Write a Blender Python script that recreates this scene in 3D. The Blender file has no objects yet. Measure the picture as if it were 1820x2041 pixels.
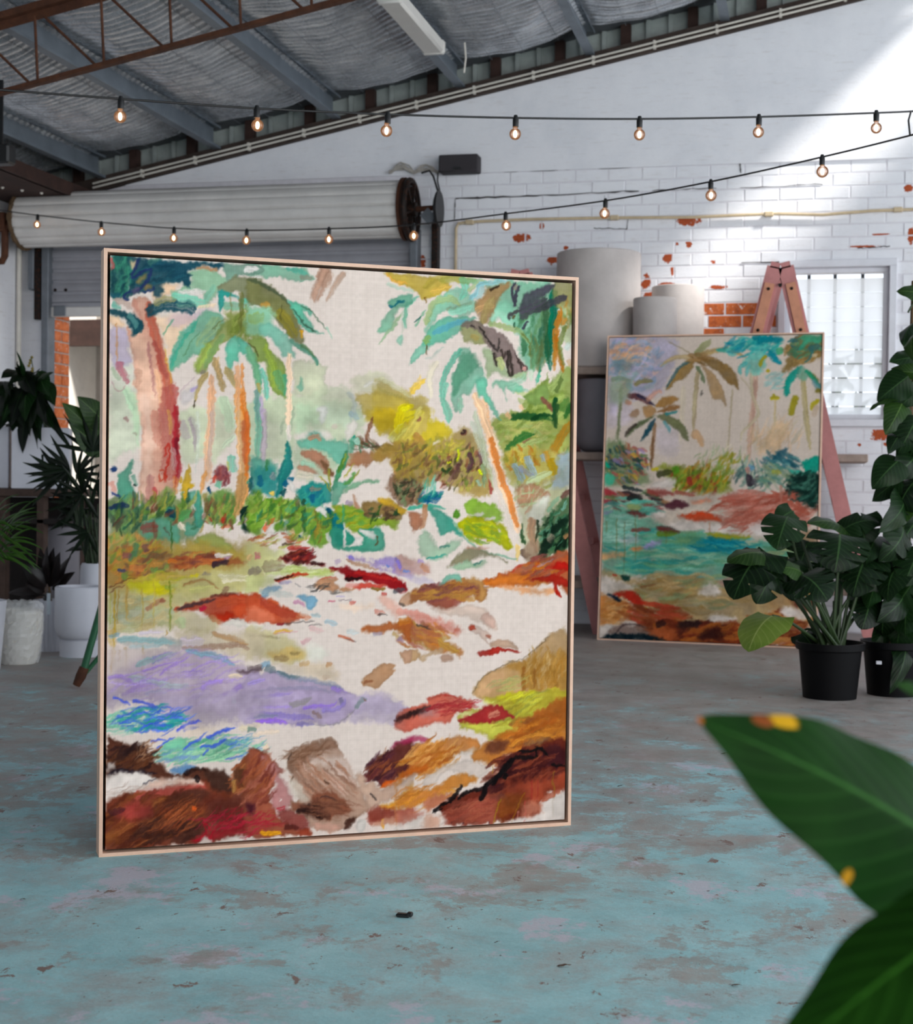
import bpy, math, random
import numpy as np
from mathutils import Vector, Matrix

# ================================================================== camera, world, lights, exposure
SC = bpy.context.scene
FPX, CX, CY = 3000.0, 910.0, 1020.5            # focal length and centre for an 1820x2041 frame
YAW, PITCH, ROLL, EYE = math.radians(13.3), math.atan(58.5 / 3000), 0.013, Vector((0, 0, 1.0))
_r = Vector((math.cos(YAW), math.sin(YAW), 0)); _h = Vector((-math.sin(YAW), math.cos(YAW), 0)); _z = Vector((0, 0, 1))
FWD = _h * math.cos(PITCH) - _z * math.sin(PITCH)
_u = _h * math.sin(PITCH) + _z * math.cos(PITCH)
RGT = _r * math.cos(ROLL) + _u * math.sin(ROLL)
UPV = _u * math.cos(ROLL) - _r * math.sin(ROLL)
cam = bpy.data.cameras.new('camera'); camo = bpy.data.objects.new('camera', cam); SC.collection.objects.link(camo)
m = Matrix.Identity(4)
for i in range(3):
    m[i][0], m[i][1], m[i][2], m[i][3] = RGT[i], UPV[i], -FWD[i], EYE[i]
camo.matrix_world = m
cam.sensor_width = 36; cam.lens = FPX * 36 / 2041; cam.clip_start = .05; cam.clip_end = 200
cam.dof.use_dof = True; cam.dof.focus_distance = 4.15; cam.dof.aperture_fstop = 6.0
SC.camera = camo

W = bpy.data.worlds.new('sky'); SC.world = W; W.use_nodes = True
W.node_tree.nodes['Background'].inputs[0].default_value = (.84, .91, 1.0, 1)
W.node_tree.nodes['Background'].inputs[1].default_value = 1.65

def light(kind, name, loc, target, energy, color=(1, 1, 1), size=1, size_y=None, angle=None, spread=None):
    l = bpy.data.lights.new(name, kind); o = bpy.data.objects.new(name, l); SC.collection.objects.link(o)
    o.location = loc; l.energy = energy; l.color = color
    o.rotation_euler = (Vector(target) - Vector(loc)).to_track_quat('-Z', 'Y').to_euler()
    if kind == 'AREA':
        l.shape = 'RECTANGLE'; l.size = size; l.size_y = size_y or size
        if spread: l.spread = spread
    if angle is not None: l.angle = angle
    return o
light('SUN', 'sun', (4, 6, 8), (4 - .62, 6.30, 8 - .62), 7.0, (1, .97, .92), angle=math.radians(6.5))
light('AREA', 'front_fill_area', (3.4, -1.6, 2.1), (-1.0, 4.3, .8), 134, (1, .88, .79), 3.6, 3.0)  # added area lamp under the roof, in place of daylight from behind the camera
light('AREA', 'side_fill_area', (5.6, 4.5, 2.3), (0, 6.0, 1.4), 185, (.92, .95, 1), 5.0, 3.2)  # added cool area lamp, fills the wall and room from the right

SC.view_settings.view_transform = 'Standard'; SC.view_settings.look = 'None'
SC.view_settings.exposure = 0.06; SC.view_settings.gamma = 1.0
SC.view_settings.use_curve_mapping = False
SC.cycles.use_denoising = True
SC.cycles.max_bounces = 8

# ================================================================== helpers
random.seed(7)
R = random.random
def U(a, b): return a + (b - a) * R()
def ray(px, py):
    return FWD + RGT * ((px - CX) / FPX) + UPV * ((CY - py) / FPX)
def at(px, py, depth):                         # point seen at a pixel, `depth` metres along the camera axis
    return EYE + ray(px, py) * depth
def on_y(px, py, Y):
    d = ray(px, py); return EYE + d * (Y / d.y)
def back(p, r):                                # step away from the lens along the floor
    d = Vector((p.x, p.y, 0)).normalized(); return p + d * r
def on_floor(px, py, z=0.0):
    d = ray(px, py); return EYE + d * ((z - 1.0) / d.z)
def lin(c):
    if isinstance(c, str): c = [int(c[i:i + 2], 16) / 255 for i in (0, 2, 4)]
    return tuple(x / 12.92 if x <= .04045 else ((x + .055) / 1.055) ** 2.4 for x in c)

class NT:                                      # tiny node helper
    def __init__(s, name):
        s.m = bpy.data.materials.new(name); s.m.use_nodes = True; s.t = s.m.node_tree
        s.b = s.t.nodes['Principled BSDF']; s.out = s.t.nodes['Material Output']
    def n(s, typ, **kw):
        nd = s.t.nodes.new('ShaderNode' + typ)
        for k, v in kw.items():
            if k.startswith('i_'):
                key = k[2:]; nd.inputs[int(key) if key.isdigit() else key.replace('_', ' ')].default_value = v
            else: setattr(nd, k, v)
        return nd
    def l(s, a, b): s.t.links.new(a, b)
    def noise(s, vec, scale, detail=4, rough=.6, dist=0.0):
        nd = s.n('TexNoise', i_Scale=scale, i_Detail=detail, i_Roughness=rough, i_Distortion=dist)
        if vec is not None: s.l(vec, nd.inputs['Vector'])
        return nd.outputs['Fac']
    def ramp(s, fac, stops):
        nd = s.n('ValToRGB'); e = nd.color_ramp.elements
        while len(e) < len(stops): e.new(.5)
        for el, (p, c) in zip(e, stops):
            el.position = p
            el.color = (c, c, c, 1) if isinstance(c, (int, float)) else (*lin(c), 1)
        s.l(fac, nd.inputs[0]); return nd.outputs[0]
    def mix(s, fac, a, b):
        nd = s.n('Mix', data_type='RGBA')
        for sock, v in ((nd.inputs[0], fac), (nd.inputs[6], a), (nd.inputs[7], b)):
            if isinstance(v, (int, float)): sock.default_value = v
            elif isinstance(v, str): sock.default_value = (*lin(v), 1)
            else: s.l(v, sock)
        return nd.outputs[2]
    def math(s, op, a, b=None, c=None):
        nd = s.n('Math', operation=op)
        for i, v in enumerate((a, b, c)):
            if v is None: continue
            if isinstance(v, (int, float)): nd.inputs[i].default_value = v
            else: s.l(v, nd.inputs[i])
        return nd.outputs[0]
    def bump(s, h, strength=.3, dist=.01):
        nd = s.n('Bump', i_Strength=strength, i_Distance=dist); s.l(h, nd.inputs['Height']); s.l(nd.outputs[0], s.b.inputs['Normal'])
    def geo(s): return s.n('NewGeometry').outputs['Position']
    def obj(s): return s.n('TexCoord').outputs['Object']
    def scale(s, v, sc):
        nd = s.n('Mapping'); nd.inputs['Scale'].default_value = sc; s.l(v, nd.inputs['Vector']); return nd.outputs[0]
def plain(name, col, rough=.6, metal=0.0, var=.12, vs=9.0, bump=.0, bs=60.0, spec=.4, col2=None, bright=None):
    n = NT(name); p = n.geo()
    f = n.noise(p, vs, 5, .65)
    c = lin(col); lo = tuple(x * (1 - var * 1.6) for x in c); hi = tuple(min(1, x * (1 + var)) for x in c)
    r = n.n('ValToRGB'); r.color_ramp.elements[0].position = .3; r.color_ramp.elements[1].position = .7
    r.color_ramp.elements[0].color = (*lo, 1); r.color_ramp.elements[1].color = (*hi, 1); n.l(f, r.inputs[0])
    o = r.outputs[0]
    if col2:
        f2 = n.ramp(n.noise(p, vs * 2.3, 6, .7, .4), [(.52, 0.0), (.62, 1.0)])
        o = n.mix(f2, o, col2)
    n.l(o, n.b.inputs['Base Color']); n.b.inputs['Roughness'].default_value = rough; n.b.inputs['Metallic'].default_value = metal
    n.b.inputs['Specular IOR Level'].default_value = spec
    if bump: n.bump(n.noise(p, bs, 4, .7), bump, .01)
    return n.m

class MB:                                      # collects geometry, builds ONE mesh object
    def __init__(s): s.v = []; s.f = []; s.uv = None; s.mi = []
    def add(s, vs, fs, mi=0):
        b = len(s.v); s.v += [Vector(p) for p in vs]; s.f += [tuple(b + i for i in f) for f in fs]; s.mi += [mi] * len(fs); return s
    def box(s, a, b):
        (x0, y0, z0), (x1, y1, z1) = a, b
        return s.add([(x0, y0, z0), (x1, y0, z0), (x1, y1, z0), (x0, y1, z0), (x0, y0, z1), (x1, y0, z1), (x1, y1, z1), (x0, y1, z1)],
                     [(0, 3, 2, 1), (4, 5, 6, 7), (0, 1, 5, 4), (1, 2, 6, 5), (2, 3, 7, 6), (3, 0, 4, 7)])
    def cbox(s, a, b, c):                      # box with chamfered edges
        (x0, y0, z0), (x1, y1, z1) = a, b; k = len(s.v); vs = []
        for z, dz in ((z0, 0), (z0 + c, 1), (z1 - c, 1), (z1, 0)):
            e = 0 if dz else c
            vs += [(x0 + c, y0 + e, z), (x1 - c, y0 + e, z), (x1 - e, y0 + c, z), (x1 - e, y1 - c, z), (x1 - c, y1 - e, z), (x0 + c, y1 - e, z), (x0 + e, y1 - c, z), (x0 + e, y0 + c, z)]
        fs = [tuple(range(7, -1, -1)), tuple(range(24, 32))]
        for j in range(3):
            for i in range(8):
                q = (i + 1) % 8; fs.append((j * 8 + i, j * 8 + q, j * 8 + 8 + q, j * 8 + 8 + i))
        return s.add(vs, fs)
    def beam(s, p, q, w, t, wdir):             # rectangular bar p->q, width w along wdir, thickness t
        p, q = Vector(p), Vector(q); a = (q - p).normalized(); wd = Vector(wdir); wd = (wd - a * wd.dot(a)).normalized(); td = a.cross(wd)
        vs = []
        for c in (p, q):
            for i, j in ((-1, -1), (1, -1), (1, 1), (-1, 1)): vs.append(c + wd * w / 2 * i + td * t / 2 * j)
        return s.add(vs, [(0, 3, 2, 1), (4, 5, 6, 7), (0, 1, 5, 4), (1, 2, 6, 5), (2, 3, 7, 6), (3, 0, 4, 7)])
    def tube(s, pts, r, n=8, cap=True):
        pts = [Vector(p) for p in pts]; rr = r if isinstance(r, (list, tuple)) else [r] * len(pts); k = len(pts); vs = []
        ref = None
        for i, p in enumerate(pts):
            a = (pts[min(i + 1, k - 1)] - pts[max(i - 1, 0)]).normalized()
            if ref is None: ref = a.orthogonal().normalized()
            ref = (ref - a * ref.dot(a)).normalized(); b = a.cross(ref)
            for j in range(n):
                t = 2 * math.pi * j / n; vs.append(p + (ref * math.cos(t) + b * math.sin(t)) * rr[i])
        fs = []
        for i in range(k - 1):
            for j in range(n): fs.append((i * n + j, i * n + (j + 1) % n, i * n + n + (j + 1) % n, i * n + n + j))
        if cap: fs += [tuple(range(n - 1, -1, -1)), tuple(range((k - 1) * n, k * n))]
        return s.add(vs, fs)
    def lathe(s, c, prof, n=40, axis='Z'):     # profile of (radius, height)
        c = Vector(c); vs = []
        for r, h in prof:
            for j in range(n):
                t = 2 * math.pi * j / n; a, b = math.cos(t) * r, math.sin(t) * r
                vs.append(c + Vector({'Z': (a, b, h), 'X': (h, a, b), 'Y': (b, h, a)}[axis]))
        fs = []
        for i in range(len(prof) - 1):
            for j in range(n): fs.append((i * n + j, i * n + (j + 1) % n, i * n + n + (j + 1) % n, i * n + n + j))
        if prof[0][0] > 1e-4: fs.append(tuple(range(n - 1, -1, -1)))
        if prof[-1][0] > 1e-4: fs.append(tuple(range((len(prof) - 1) * n, len(prof) * n)))
        return s.add(vs, fs)
    def torus(s, c, R0, r, axis='X', n=40, k=8):
        c = Vector(c); vs = []; fs = []
        for i in range(n):
            t = 2 * math.pi * i / n
            for j in range(k):
                q = 2 * math.pi * j / k; a = (R0 + r * math.cos(q)) * math.cos(t); b = (R0 + r * math.cos(q)) * math.sin(t); h = r * math.sin(q)
                vs.append(c + Vector({'X': (h, a, b), 'Y': (a, h, b), 'Z': (a, b, h)}[axis]))
        for i in range(n):
            for j in range(k): fs.append((i * k + j, ((i + 1) % n) * k + j, ((i + 1) % n) * k + (j + 1) % k, i * k + (j + 1) % k))
        return s.add(vs, fs)
    def ball(s, c, r, n=14, m=10, sc=(1, 1, 1)):
        return s.lathe((0, 0, 0), [(max(r * math.sin(math.pi * i / m), 1e-5), -r * math.cos(math.pi * i / m)) for i in range(m + 1)], n)._tail(n * (m + 1), c, sc)
    def _tail(s, k, c, sc):
        for i in range(len(s.v) - k, len(s.v)): s.v[i] = Vector((s.v[i].x * sc[0], s.v[i].y * sc[1], s.v[i].z * sc[2])) + Vector(c)
        return s
    def grid(s, rows):                         # rows of points -> quads
        nc = len(rows[0]); vs = [p for r in rows for p in r]
        return s.add(vs, [(i * nc + j, i * nc + j + 1, i * nc + nc + j + 1, i * nc + nc + j) for i in range(len(rows) - 1) for j in range(nc - 1)])
    def build(s, name, mat, parent=None, smooth=False, origin=None, kind=None, label=None):
        me = bpy.data.meshes.new(name)
        base = origin if origin is not None else (WORLD[parent] if parent is not None else Vector((0, 0, 0)))
        me.from_pydata([p - base for p in s.v], [], s.f)
        for mm in (mat if isinstance(mat, (list, tuple)) else [mat]): me.materials.append(mm)
        if any(s.mi): me.polygons.foreach_set('material_index', s.mi)
        if smooth is True: me.polygons.foreach_set('use_smooth', [True] * len(me.polygons))
        elif smooth: me.polygons.foreach_set('use_smooth', [True] * len(me.polygons)); me.set_sharp_from_angle(angle=smooth)
        if s.uv:
            ul = me.uv_layers.new(name='UVMap')
            idx = np.empty(len(me.loops), int); me.loops.foreach_get('vertex_index', idx)
            ul.data.foreach_set('uv', np.asarray(s.uv, float)[idx].ravel())
        me.update()
        o = bpy.data.objects.new(name, me); SC.collection.objects.link(o)
        o.location = base if parent is None else base - WORLD[parent]
        if parent is not None: o.parent = parent
        WORLD[o] = Vector(base)
        if kind: o['kind'] = kind
        if label: o['label'] = label
        return o
WORLD = {}
def empty(name, loc, parent=None):
    o = bpy.data.objects.new(name, None); SC.collection.objects.link(o); o.empty_display_size = .1
    o.location = Vector(loc) - (WORLD[parent] if parent is not None else Vector((0, 0, 0))); WORLD[o] = Vector(loc)
    if parent is not None: o.parent = parent
    return o
def tag(o, label=None, cat=None, group=None, kind=None):
    for k, v in (('label', label), ('category', cat), ('group', group), ('kind', kind)):
        if v: o[k] = v
    return o
def thing(name, loc, label, cat, group=None): return tag(empty(name, loc), label, cat, group)
SM = math.radians(40)
def curve(p0, p1, sag=.0, side=None, n=8):
    p0, p1 = Vector(p0), Vector(p1); sd = side or Vector((0, 0, -1))
    return [p0.lerp(p1, i / n) + sd * sag * 4 * (i / n) * (1 - i / n) for i in range(n + 1)]
def copy_tree(o, parent=None):
    c = o.copy(); SC.collection.objects.link(c); WORLD[c] = WORLD[o]
    if parent is not None: c.parent = parent
    for ch in list(o.children): copy_tree(ch, c)
    return c
# ================================================================== materials
def painted_wall_mat(name, patches):
    n = NT(name); p = n.geo(); sep = n.n('SeparateXYZ'); n.l(p, sep.inputs[0])
    wob = n.noise(p, 22, 6, .75); wob2 = n.noise(p, 60, 4, .7)
    base = n.ramp(n.noise(p, 2.2, 6, .7), [(.3, 'dddee3'), (.5, 'e6e6ea'), (.72, 'ececef')])
    base = n.mix(n.ramp(n.noise(n.scale(p, (3, 3, 26)), 2.0, 5, .8), [(.56, 0.0), (.72, .35)]), base, 'b5a79c')
    mask = None
    for (px, py, rx, ry) in patches:
        c = on_y(px, py, 10.7); k = 10.5 / FPX
        dx = n.math('MULTIPLY', n.math('SUBTRACT', sep.outputs[0], c.x), 1 / (rx * k))
        dz = n.math('MULTIPLY', n.math('SUBTRACT', sep.outputs[2], c.z), 1 / (ry * k))
        d = n.math('ADD', n.math('MULTIPLY', dx, dx), n.math('MULTIPLY', dz, dz))
        mask = d if mask is None else n.math('MINIMUM', mask, d)
    if mask is not None:
        d = n.math('ADD', mask, n.math('MULTIPLY', n.math('SUBTRACT', wob, .5), 5.0))
        d = n.math('ADD', d, n.math('MULTIPLY', n.math('SUBTRACT', wob2, .5), 1.2))
        msk = n.ramp(n.math('MULTIPLY', d, .5), [(.42, 1.0), (.5, 0.0)])
        bare = n.mix(n.ramp(wob2, [(.4, 0.0), (.7, 1.0)]), 'b4532c', '8f4426')
        base = n.mix(msk, base, bare)
    n.l(base, n.b.inputs['Base Color']); n.b.inputs['Roughness'].default_value = .75
    n.b.inputs['Specular IOR Level'].default_value = .25
    n.bump(n.noise(p, 70, 5, .7), .35, .004)
    return n.m
PATCH = [(1041, 474, 19, 10), (1080, 449, 5, 8), (1128, 494, 5, 4), (1103, 519, 15, 8), (1376, 441, 24, 10), (1373, 487, 6, 7), (1349, 486, 5, 3),
         (1331, 516, 9, 10), (1341, 540, 5, 10), (1421, 522, 6, 5), (1288, 562, 10, 15), (1292, 590, 14, 9), (1328, 568, 20, 5), (1432, 572, 18, 4),
         (1811, 375, 9, 7), (1816, 470, 6, 16), (1755, 467, 16, 2), (1720, 491, 34, 2), (1713, 886, 5, 4), (1765, 886, 5, 4), (842, 522, 7, 12), (865, 470, 6, 10), (1760, 866, 26, 13)]
M = {}
M['white_brick'] = painted_wall_mat('white painted brick', PATCH)
M['white_wall'] = painted_wall_mat('white painted render', [])
M['mortar'] = plain('painted mortar', 'd9d7dc', .8, var=.06, vs=14, bump=.2)
def bare_brick_mat():
    n = NT('bare orange brick'); p = n.geo()
    b = n.ramp(n.noise(p, 14, 6, .7), [(.3, '8e4320'), (.5, 'c2632c'), (.7, 'cf7440')])
    b = n.mix(n.ramp(n.noise(p, 30, 6, .75, .5), [(.58, 0.0), (.66, 1.0)]), b, 'e0d6d0')
    n.l(b, n.b.inputs['Base Color']); n.b.inputs['Roughness'].default_value = .85; n.bump(n.noise(p, 90, 4, .7), .5, .006); return n.m
M['bare_brick'] = bare_brick_mat()
M['crack_and_shade'] = plain('dark joint gap and lintel shade', '3a3434', .9)
def floor_mat():
    n = NT('worn teal floor paint'); p = n.obj(); sep = n.n('SeparateXYZ'); n.l(p, sep.inputs[0])
    streak = n.scale(p, (1.0, .95, 1)); g = n.scale(p, (1.3, 1.0, 1))
    conc = n.ramp(n.noise(p, 6, 9, .78), [(.28, '7f7068'), (.5, 'a0928b'), (.72, 'b5aaa4')])
    teal = n.ramp(n.noise(streak, 4.2, 9, .78, .3), [(.28, '86b4ba'), (.48, '9bcbd1'), (.62, 'a8d5da'), (.8, 'c2dcdf')])
    dust = n.ramp(n.noise(streak, 3.3, 9, .8, .3), [(.47, 0.0), (.62, .62)])
    teal = n.mix(dust, teal, 'a8a2a0')
    lav = n.ramp(n.noise(streak, 2.6, 9, .76), [(.56, 0.0), (.60, .85)])
    teal = n.mix(lav, teal, 'c9c5d2')
    # paint worn away with distance from the big canvas: y grows towards the back wall
    depth = n.math('MULTIPLY', n.math('SUBTRACT', sep.outputs[1], 3.4), .05)
    w = n.math('ADD', n.noise(streak, 2.3, 10, .78, .25), depth)
    w = n.math('ADD', w, n.math('MULTIPLY', n.math('SUBTRACT', n.noise(g, 11, 6, .75), .5), .28))
    wear = n.ramp(w, [(.53, 0.0), (.575, .6), (.70, .92)])
    c = n.mix(wear, teal, conc)
    flake = n.ramp(n.noise(n.scale(p, (1.1, .75, 1)), 9.5, 9, .76, .3), [(.61, 0.0), (.627, 1.0)])
    c = n.mix(flake, c, '857069')
    speck = n.ramp(n.noise(n.scale(p, (1.2, .7, 1)), 38, 3, .6), [(.70, 0.0), (.74, .85)])
    c = n.mix(speck, c, '4d4340')
    gr = n.ramp(n.noise(p, 130, 3, .8), [(.3, 0.0), (.7, 1.0)]); c = n.mix(n.math('MULTIPLY', n.math('SUBTRACT', 1.0, gr), .20), c, '6a6462')
    pale = n.ramp(n.noise(streak, 17, 5, .7), [(.70, 0.0), (.76, .6)])
    c = n.mix(pale, c, 'c9c9cc')
    n.l(c, n.b.inputs['Base Color'])
    r = n.ramp(n.noise(p, 6, 5, .7), [(.3, .42), (.7, .7)]); n.l(r, n.b.inputs['Roughness']); n.b.inputs['Specular IOR Level'].default_value = .35
    h = n.math('ADD', n.math('MULTIPLY', wear, -.6), n.math('MULTIPLY', n.noise(p, 60, 6, .75), .8)); n.bump(h, .25, .006)
    return n.m
M['floor'] = floor_mat()
def foil_mat():
    n = NT('silver insulation foil'); p = n.geo()
    c = n.ramp(n.noise(p, 5, 6, .7), [(.3, '9a9fa5'), (.55, 'bcc0c5'), (.75, 'd6d8da')])
    n.l(c, n.b.inputs['Base Color']); n.b.inputs['Metallic'].default_value = .55
    r = n.ramp(n.noise(p, 12, 5, .7), [(.3, .2), (.7, .34)]); n.l(r, n.b.inputs['Roughness'])
    n.bump(n.noise(n.scale(p, (2, 9, 2)), 6, 3, .6, .6), .10, .01); return n.m
M['foil'] = foil_mat()
M['roof'] = plain('dark roof sheet', '55585c', .7)
M['purlin'] = plain('galvanised blue grey steel', '78818a', .45, .35, var=.14, vs=5, bump=.1)
M['rust'] = plain('rusty brown steel', '55321f', .75, .2, var=.3, vs=14, bump=.3, col2='4a2a1c')
M['beam'] = plain('dark weathered timber', '3f332d', .85, var=.3, vs=8, bump=.4)
M['stud'] = plain('red brown stud', '3c2822', .85, var=.25, vs=10)
M['cladding'] = plain('grey green ribbed cladding', 'a3aaa6', .6, .2, var=.15, vs=6)
M['conduit'] = plain('off white conduit', 'd9d3c8', .5, var=.06)
M['beige_conduit'] = plain('aged beige conduit', 'c9b594', .6, var=.12, vs=12)
M['black'] = plain('black plastic', '141415', .45, var=.1, spec=.5)
M['cable'] = plain('black cable', '121214', .5)
M['door_white'] = plain('aged cream roller door', 'd6d3cf', .5, .1, var=.08, vs=3, bump=.05)
M['door_grey'] = plain('grey roller curtain', '9a9aa0', .5, .1, var=.1, vs=3, bump=.05)
M['steel_dark'] = plain('dark steel channel', '3a3c40', .5, .4, var=.15)
M['steel_grey'] = plain('grey steel channel', '6f747a', .5, .3, var=.12)
M['dark_iron'] = plain('dark greasy iron', '211a17', .6, .5, var=.3, vs=20, col2='4a2a1a')
M['speaker'] = plain('charcoal speaker cloth', '353134', .75, var=.06, bump=.2, bs=400)
M['concrete_pot'] = plain('pale grey concrete', 'beb6b2', .85, var=.07, vs=7, bump=.15, bs=120, spec=.2)
M['white_pot'] = plain('white glazed pot', 'cfd0d8', .35, var=.03)
M['grey_pot'] = plain('grey pot', '77747a', .6, var=.05)
M['cream_pot'] = plain('cream pot', 'd2cec4', .5, var=.05)
M['black_pot'] = plain('black nursery plastic', '060608', .55, var=.1, spec=.14)
M['soil'] = plain('dark potting soil', '2a201a', .95, var=.4, vs=60, bump=1, bs=120)
M['plank'] = plain('grey weathered plank', '9c8b80', .85, var=.16, vs=9, bump=.3)
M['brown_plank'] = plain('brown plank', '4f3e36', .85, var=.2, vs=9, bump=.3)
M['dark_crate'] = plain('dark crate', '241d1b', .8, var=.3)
M['pink'] = plain('dusty pink painted timber', 'c07f7c', .6, var=.08, vs=12, bump=.15, col2=None)
M['hinge'] = plain('peach hinge plate', 'c98a6c', .6, var=.1, vs=14)
M['green_paint'] = plain('chipped green paint', '1f5a38', .5, .1, var=.15, vs=30, col2=None)
M['frame'] = plain('raw oak frame', 'e0b9a0', .55, var=.07, vs=14, bump=.08)
M['tray'] = plain('dark stained tray', '2a1a12', .7)
M['window_frame'] = plain('white window frame', 'd9dae0', .5, var=.04)
M['outside_wall'] = plain('bright block wall', 'd8d2c8', .85, var=.08, vs=4)
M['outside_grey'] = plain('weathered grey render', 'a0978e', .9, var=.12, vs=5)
M['batten'] = plain('cream batten light', 'd3d0ca', .4, var=.03)
M['stem'] = plain('green stem', '263a1a', .5, var=.15)
M['cane'] = plain('brown cane', '5a4630', .8, var=.2)
def glassy(name, tint, mixv, rough=.05):
    n = NT(name); n.b.inputs['Base Color'].default_value = (*lin(tint), 1); n.b.inputs['Roughness'].default_value = rough
    tr = n.n('BsdfTransparent'); mx = n.n('MixShader', i_0=mixv); n.l(tr.outputs[0], mx.inputs[1]); n.l(n.b.outputs[0], mx.inputs[2]); n.l(mx.outputs[0], n.out.inputs[0]); return n.m
M['plastic_wrap'] = glassy('clear crinkled wrap', 'ffffff', .28, .08)
def frosted():
    n = NT('frosted louvre glass'); tl = n.n('BsdfTranslucent'); tl.inputs[0].default_value = (.96, .97, .98, 1)
    n.b.inputs['Base Color'].default_value = (.85, .88, .9, 1); n.b.inputs['Roughness'].default_value = .25
    tr = n.n('BsdfTransparent'); m1 = n.n('MixShader', i_0=.38); n.l(tl.outputs[0], m1.inputs[1]); n.l(tr.outputs[0], m1.inputs[2])
    m2 = n.n('MixShader', i_0=.05); n.l(m1.outputs[0], m2.inputs[1]); n.l(n.b.outputs[0], m2.inputs[2]); n.l(m2.outputs[0], n.out.inputs[0]); return n.m
M['frosted'] = frosted()
def emit(name, col, s):
    n = NT(name); e = n.n('Emission', i_Strength=s); e.inputs[0].default_value = (*col, 1); n.l(e.outputs[0], n.out.inputs[0]); return n.m
M['filament'] = emit('glowing filament', (1, .66, .32), 26)
def bulb_mat():
    n = NT('warm lit bulb glass'); e = n.n('Emission', i_Strength=.65); e.inputs[0].default_value = (1, .42, .16, 1)
    tr = n.n('BsdfTransparent'); gl = n.n('BsdfGlossy', i_Roughness=.05); fr = n.n('Fresnel', i_IOR=1.45)
    ad = n.n('MixShader', i_0=.34); n.l(tr.outputs[0], ad.inputs[1]); n.l(e.outputs[0], ad.inputs[2])
    mx = n.n('MixShader'); n.l(fr.outputs[0], mx.inputs[0]); n.l(ad.outputs[0], mx.inputs[1]); n.l(gl.outputs[0], mx.inputs[2]); n.l(mx.outputs[0], n.out.inputs[0]); return n.m
M['bulb'] = bulb_mat()
def leaf_mat(name, dark, light, vein, veins=9.0, rough=.40, damage=None, spec=.22):
    n = NT(name); uv = n.n('TexCoord').outputs['UV']; sep = n.n('SeparateXYZ'); n.l(uv, sep.inputs[0])
    off = n.math('ABSOLUTE', n.math('SUBTRACT', sep.outputs[0], .5))
    rnd = n.n('ObjectInfo').outputs['Random']
    f = n.math('ADD', n.math('MULTIPLY', n.noise(n.geo(), 7, 4, .6), .7), n.math('MULTIPLY', rnd, .3))
    c = n.mix(n.ramp(f, [(.3, 0.0), (.75, 1.0)]), dark, light)
    ph = n.math('SINE', n.math('MULTIPLY', n.math('SUBTRACT', sep.outputs[1], n.math('MULTIPLY', off, .55)), veins * 6.283))
    c = n.mix(n.ramp(n.math('ADD', n.math('MULTIPLY', ph, .5), .5), [(.86, 0.0), (1.0, .2)]), c, vein)
    c = n.mix(n.ramp(off, [(.008, .8), (.022, 0.0)]), c, vein)
    if damage:
        for (u, v, ru, rv, col) in damage:
            du = n.math('MULTIPLY', n.math('SUBTRACT', sep.outputs[0], u), 1 / ru); dv = n.math('MULTIPLY', n.math('SUBTRACT', sep.outputs[1], v), 1 / rv)
            d = n.math('ADD', n.math('ADD', n.math('MULTIPLY', du, du), n.math('MULTIPLY', dv, dv)), n.math('MULTIPLY', n.math('SUBTRACT', n.noise(uv, 14, 4, .7), .5), 1.2))
            c = n.mix(n.ramp(n.math('MULTIPLY', d, .5), [(.3, 1.0), (.55, 0.0)]), c, col)
    n.l(c, n.b.inputs['Base Color']); n.b.inputs['Roughness'].default_value = rough; n.b.inputs['Specular IOR Level'].default_value = spec
    tl = n.n('BsdfTranslucent'); n.l(c, tl.inputs[0]); mx = n.n('MixShader', i_0=.22); n.l(n.b.outputs[0], mx.inputs[1]); n.l(tl.outputs[0], mx.inputs[2]); n.l(mx.outputs[0], n.out.inputs[0])
    n.bump(n.math('MULTIPLY', ph, .5), .12, .003)
    return n.m
M['leaf_dark'] = leaf_mat('dark green leaf', '091a0a', '183414', '3f6034')
M['leaf_mid'] = leaf_mat('mid green leaf', '18300f', '33521e', '5f7c42')
M['leaf_bright'] = leaf_mat('bright green leaf', '5f7a2c', '8a9c48', 'a9b56a', 7)
M['leaf_palm'] = leaf_mat('palm leaf', '070f08', '12240f', '24391d', 1)
M['leaf_grass'] = leaf_mat('grassy leaf', '1d3812', '3f6a22', '6a8a3f', 1)
M['leaf_rubber'] = leaf_mat('burgundy black rubber leaf', '120f10', '2a2322', '3a2e2a', 14, .3)
M['leaf_front'] = leaf_mat('glossy dark leaf with yellow edge', '091f07', '1a4512', '34632a', 10, .55, spec=.06,
                           damage=[(.5, 1.0, .5, .025, 'b5652a'), (.93, .74, .10, .05, 'd0a020'), (.9, .80, .10, .035, '8a4a24'), (.04, .43, .05, .02, 'c08a20')])
M['leaf_front2'] = leaf_mat('fresh green foreground leaf', '0d2407', '235012', '3f7a26', 9, .55, spec=.07)
M['scrap'] = plain('dry brown scrap', '5a4436', .9)

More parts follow.
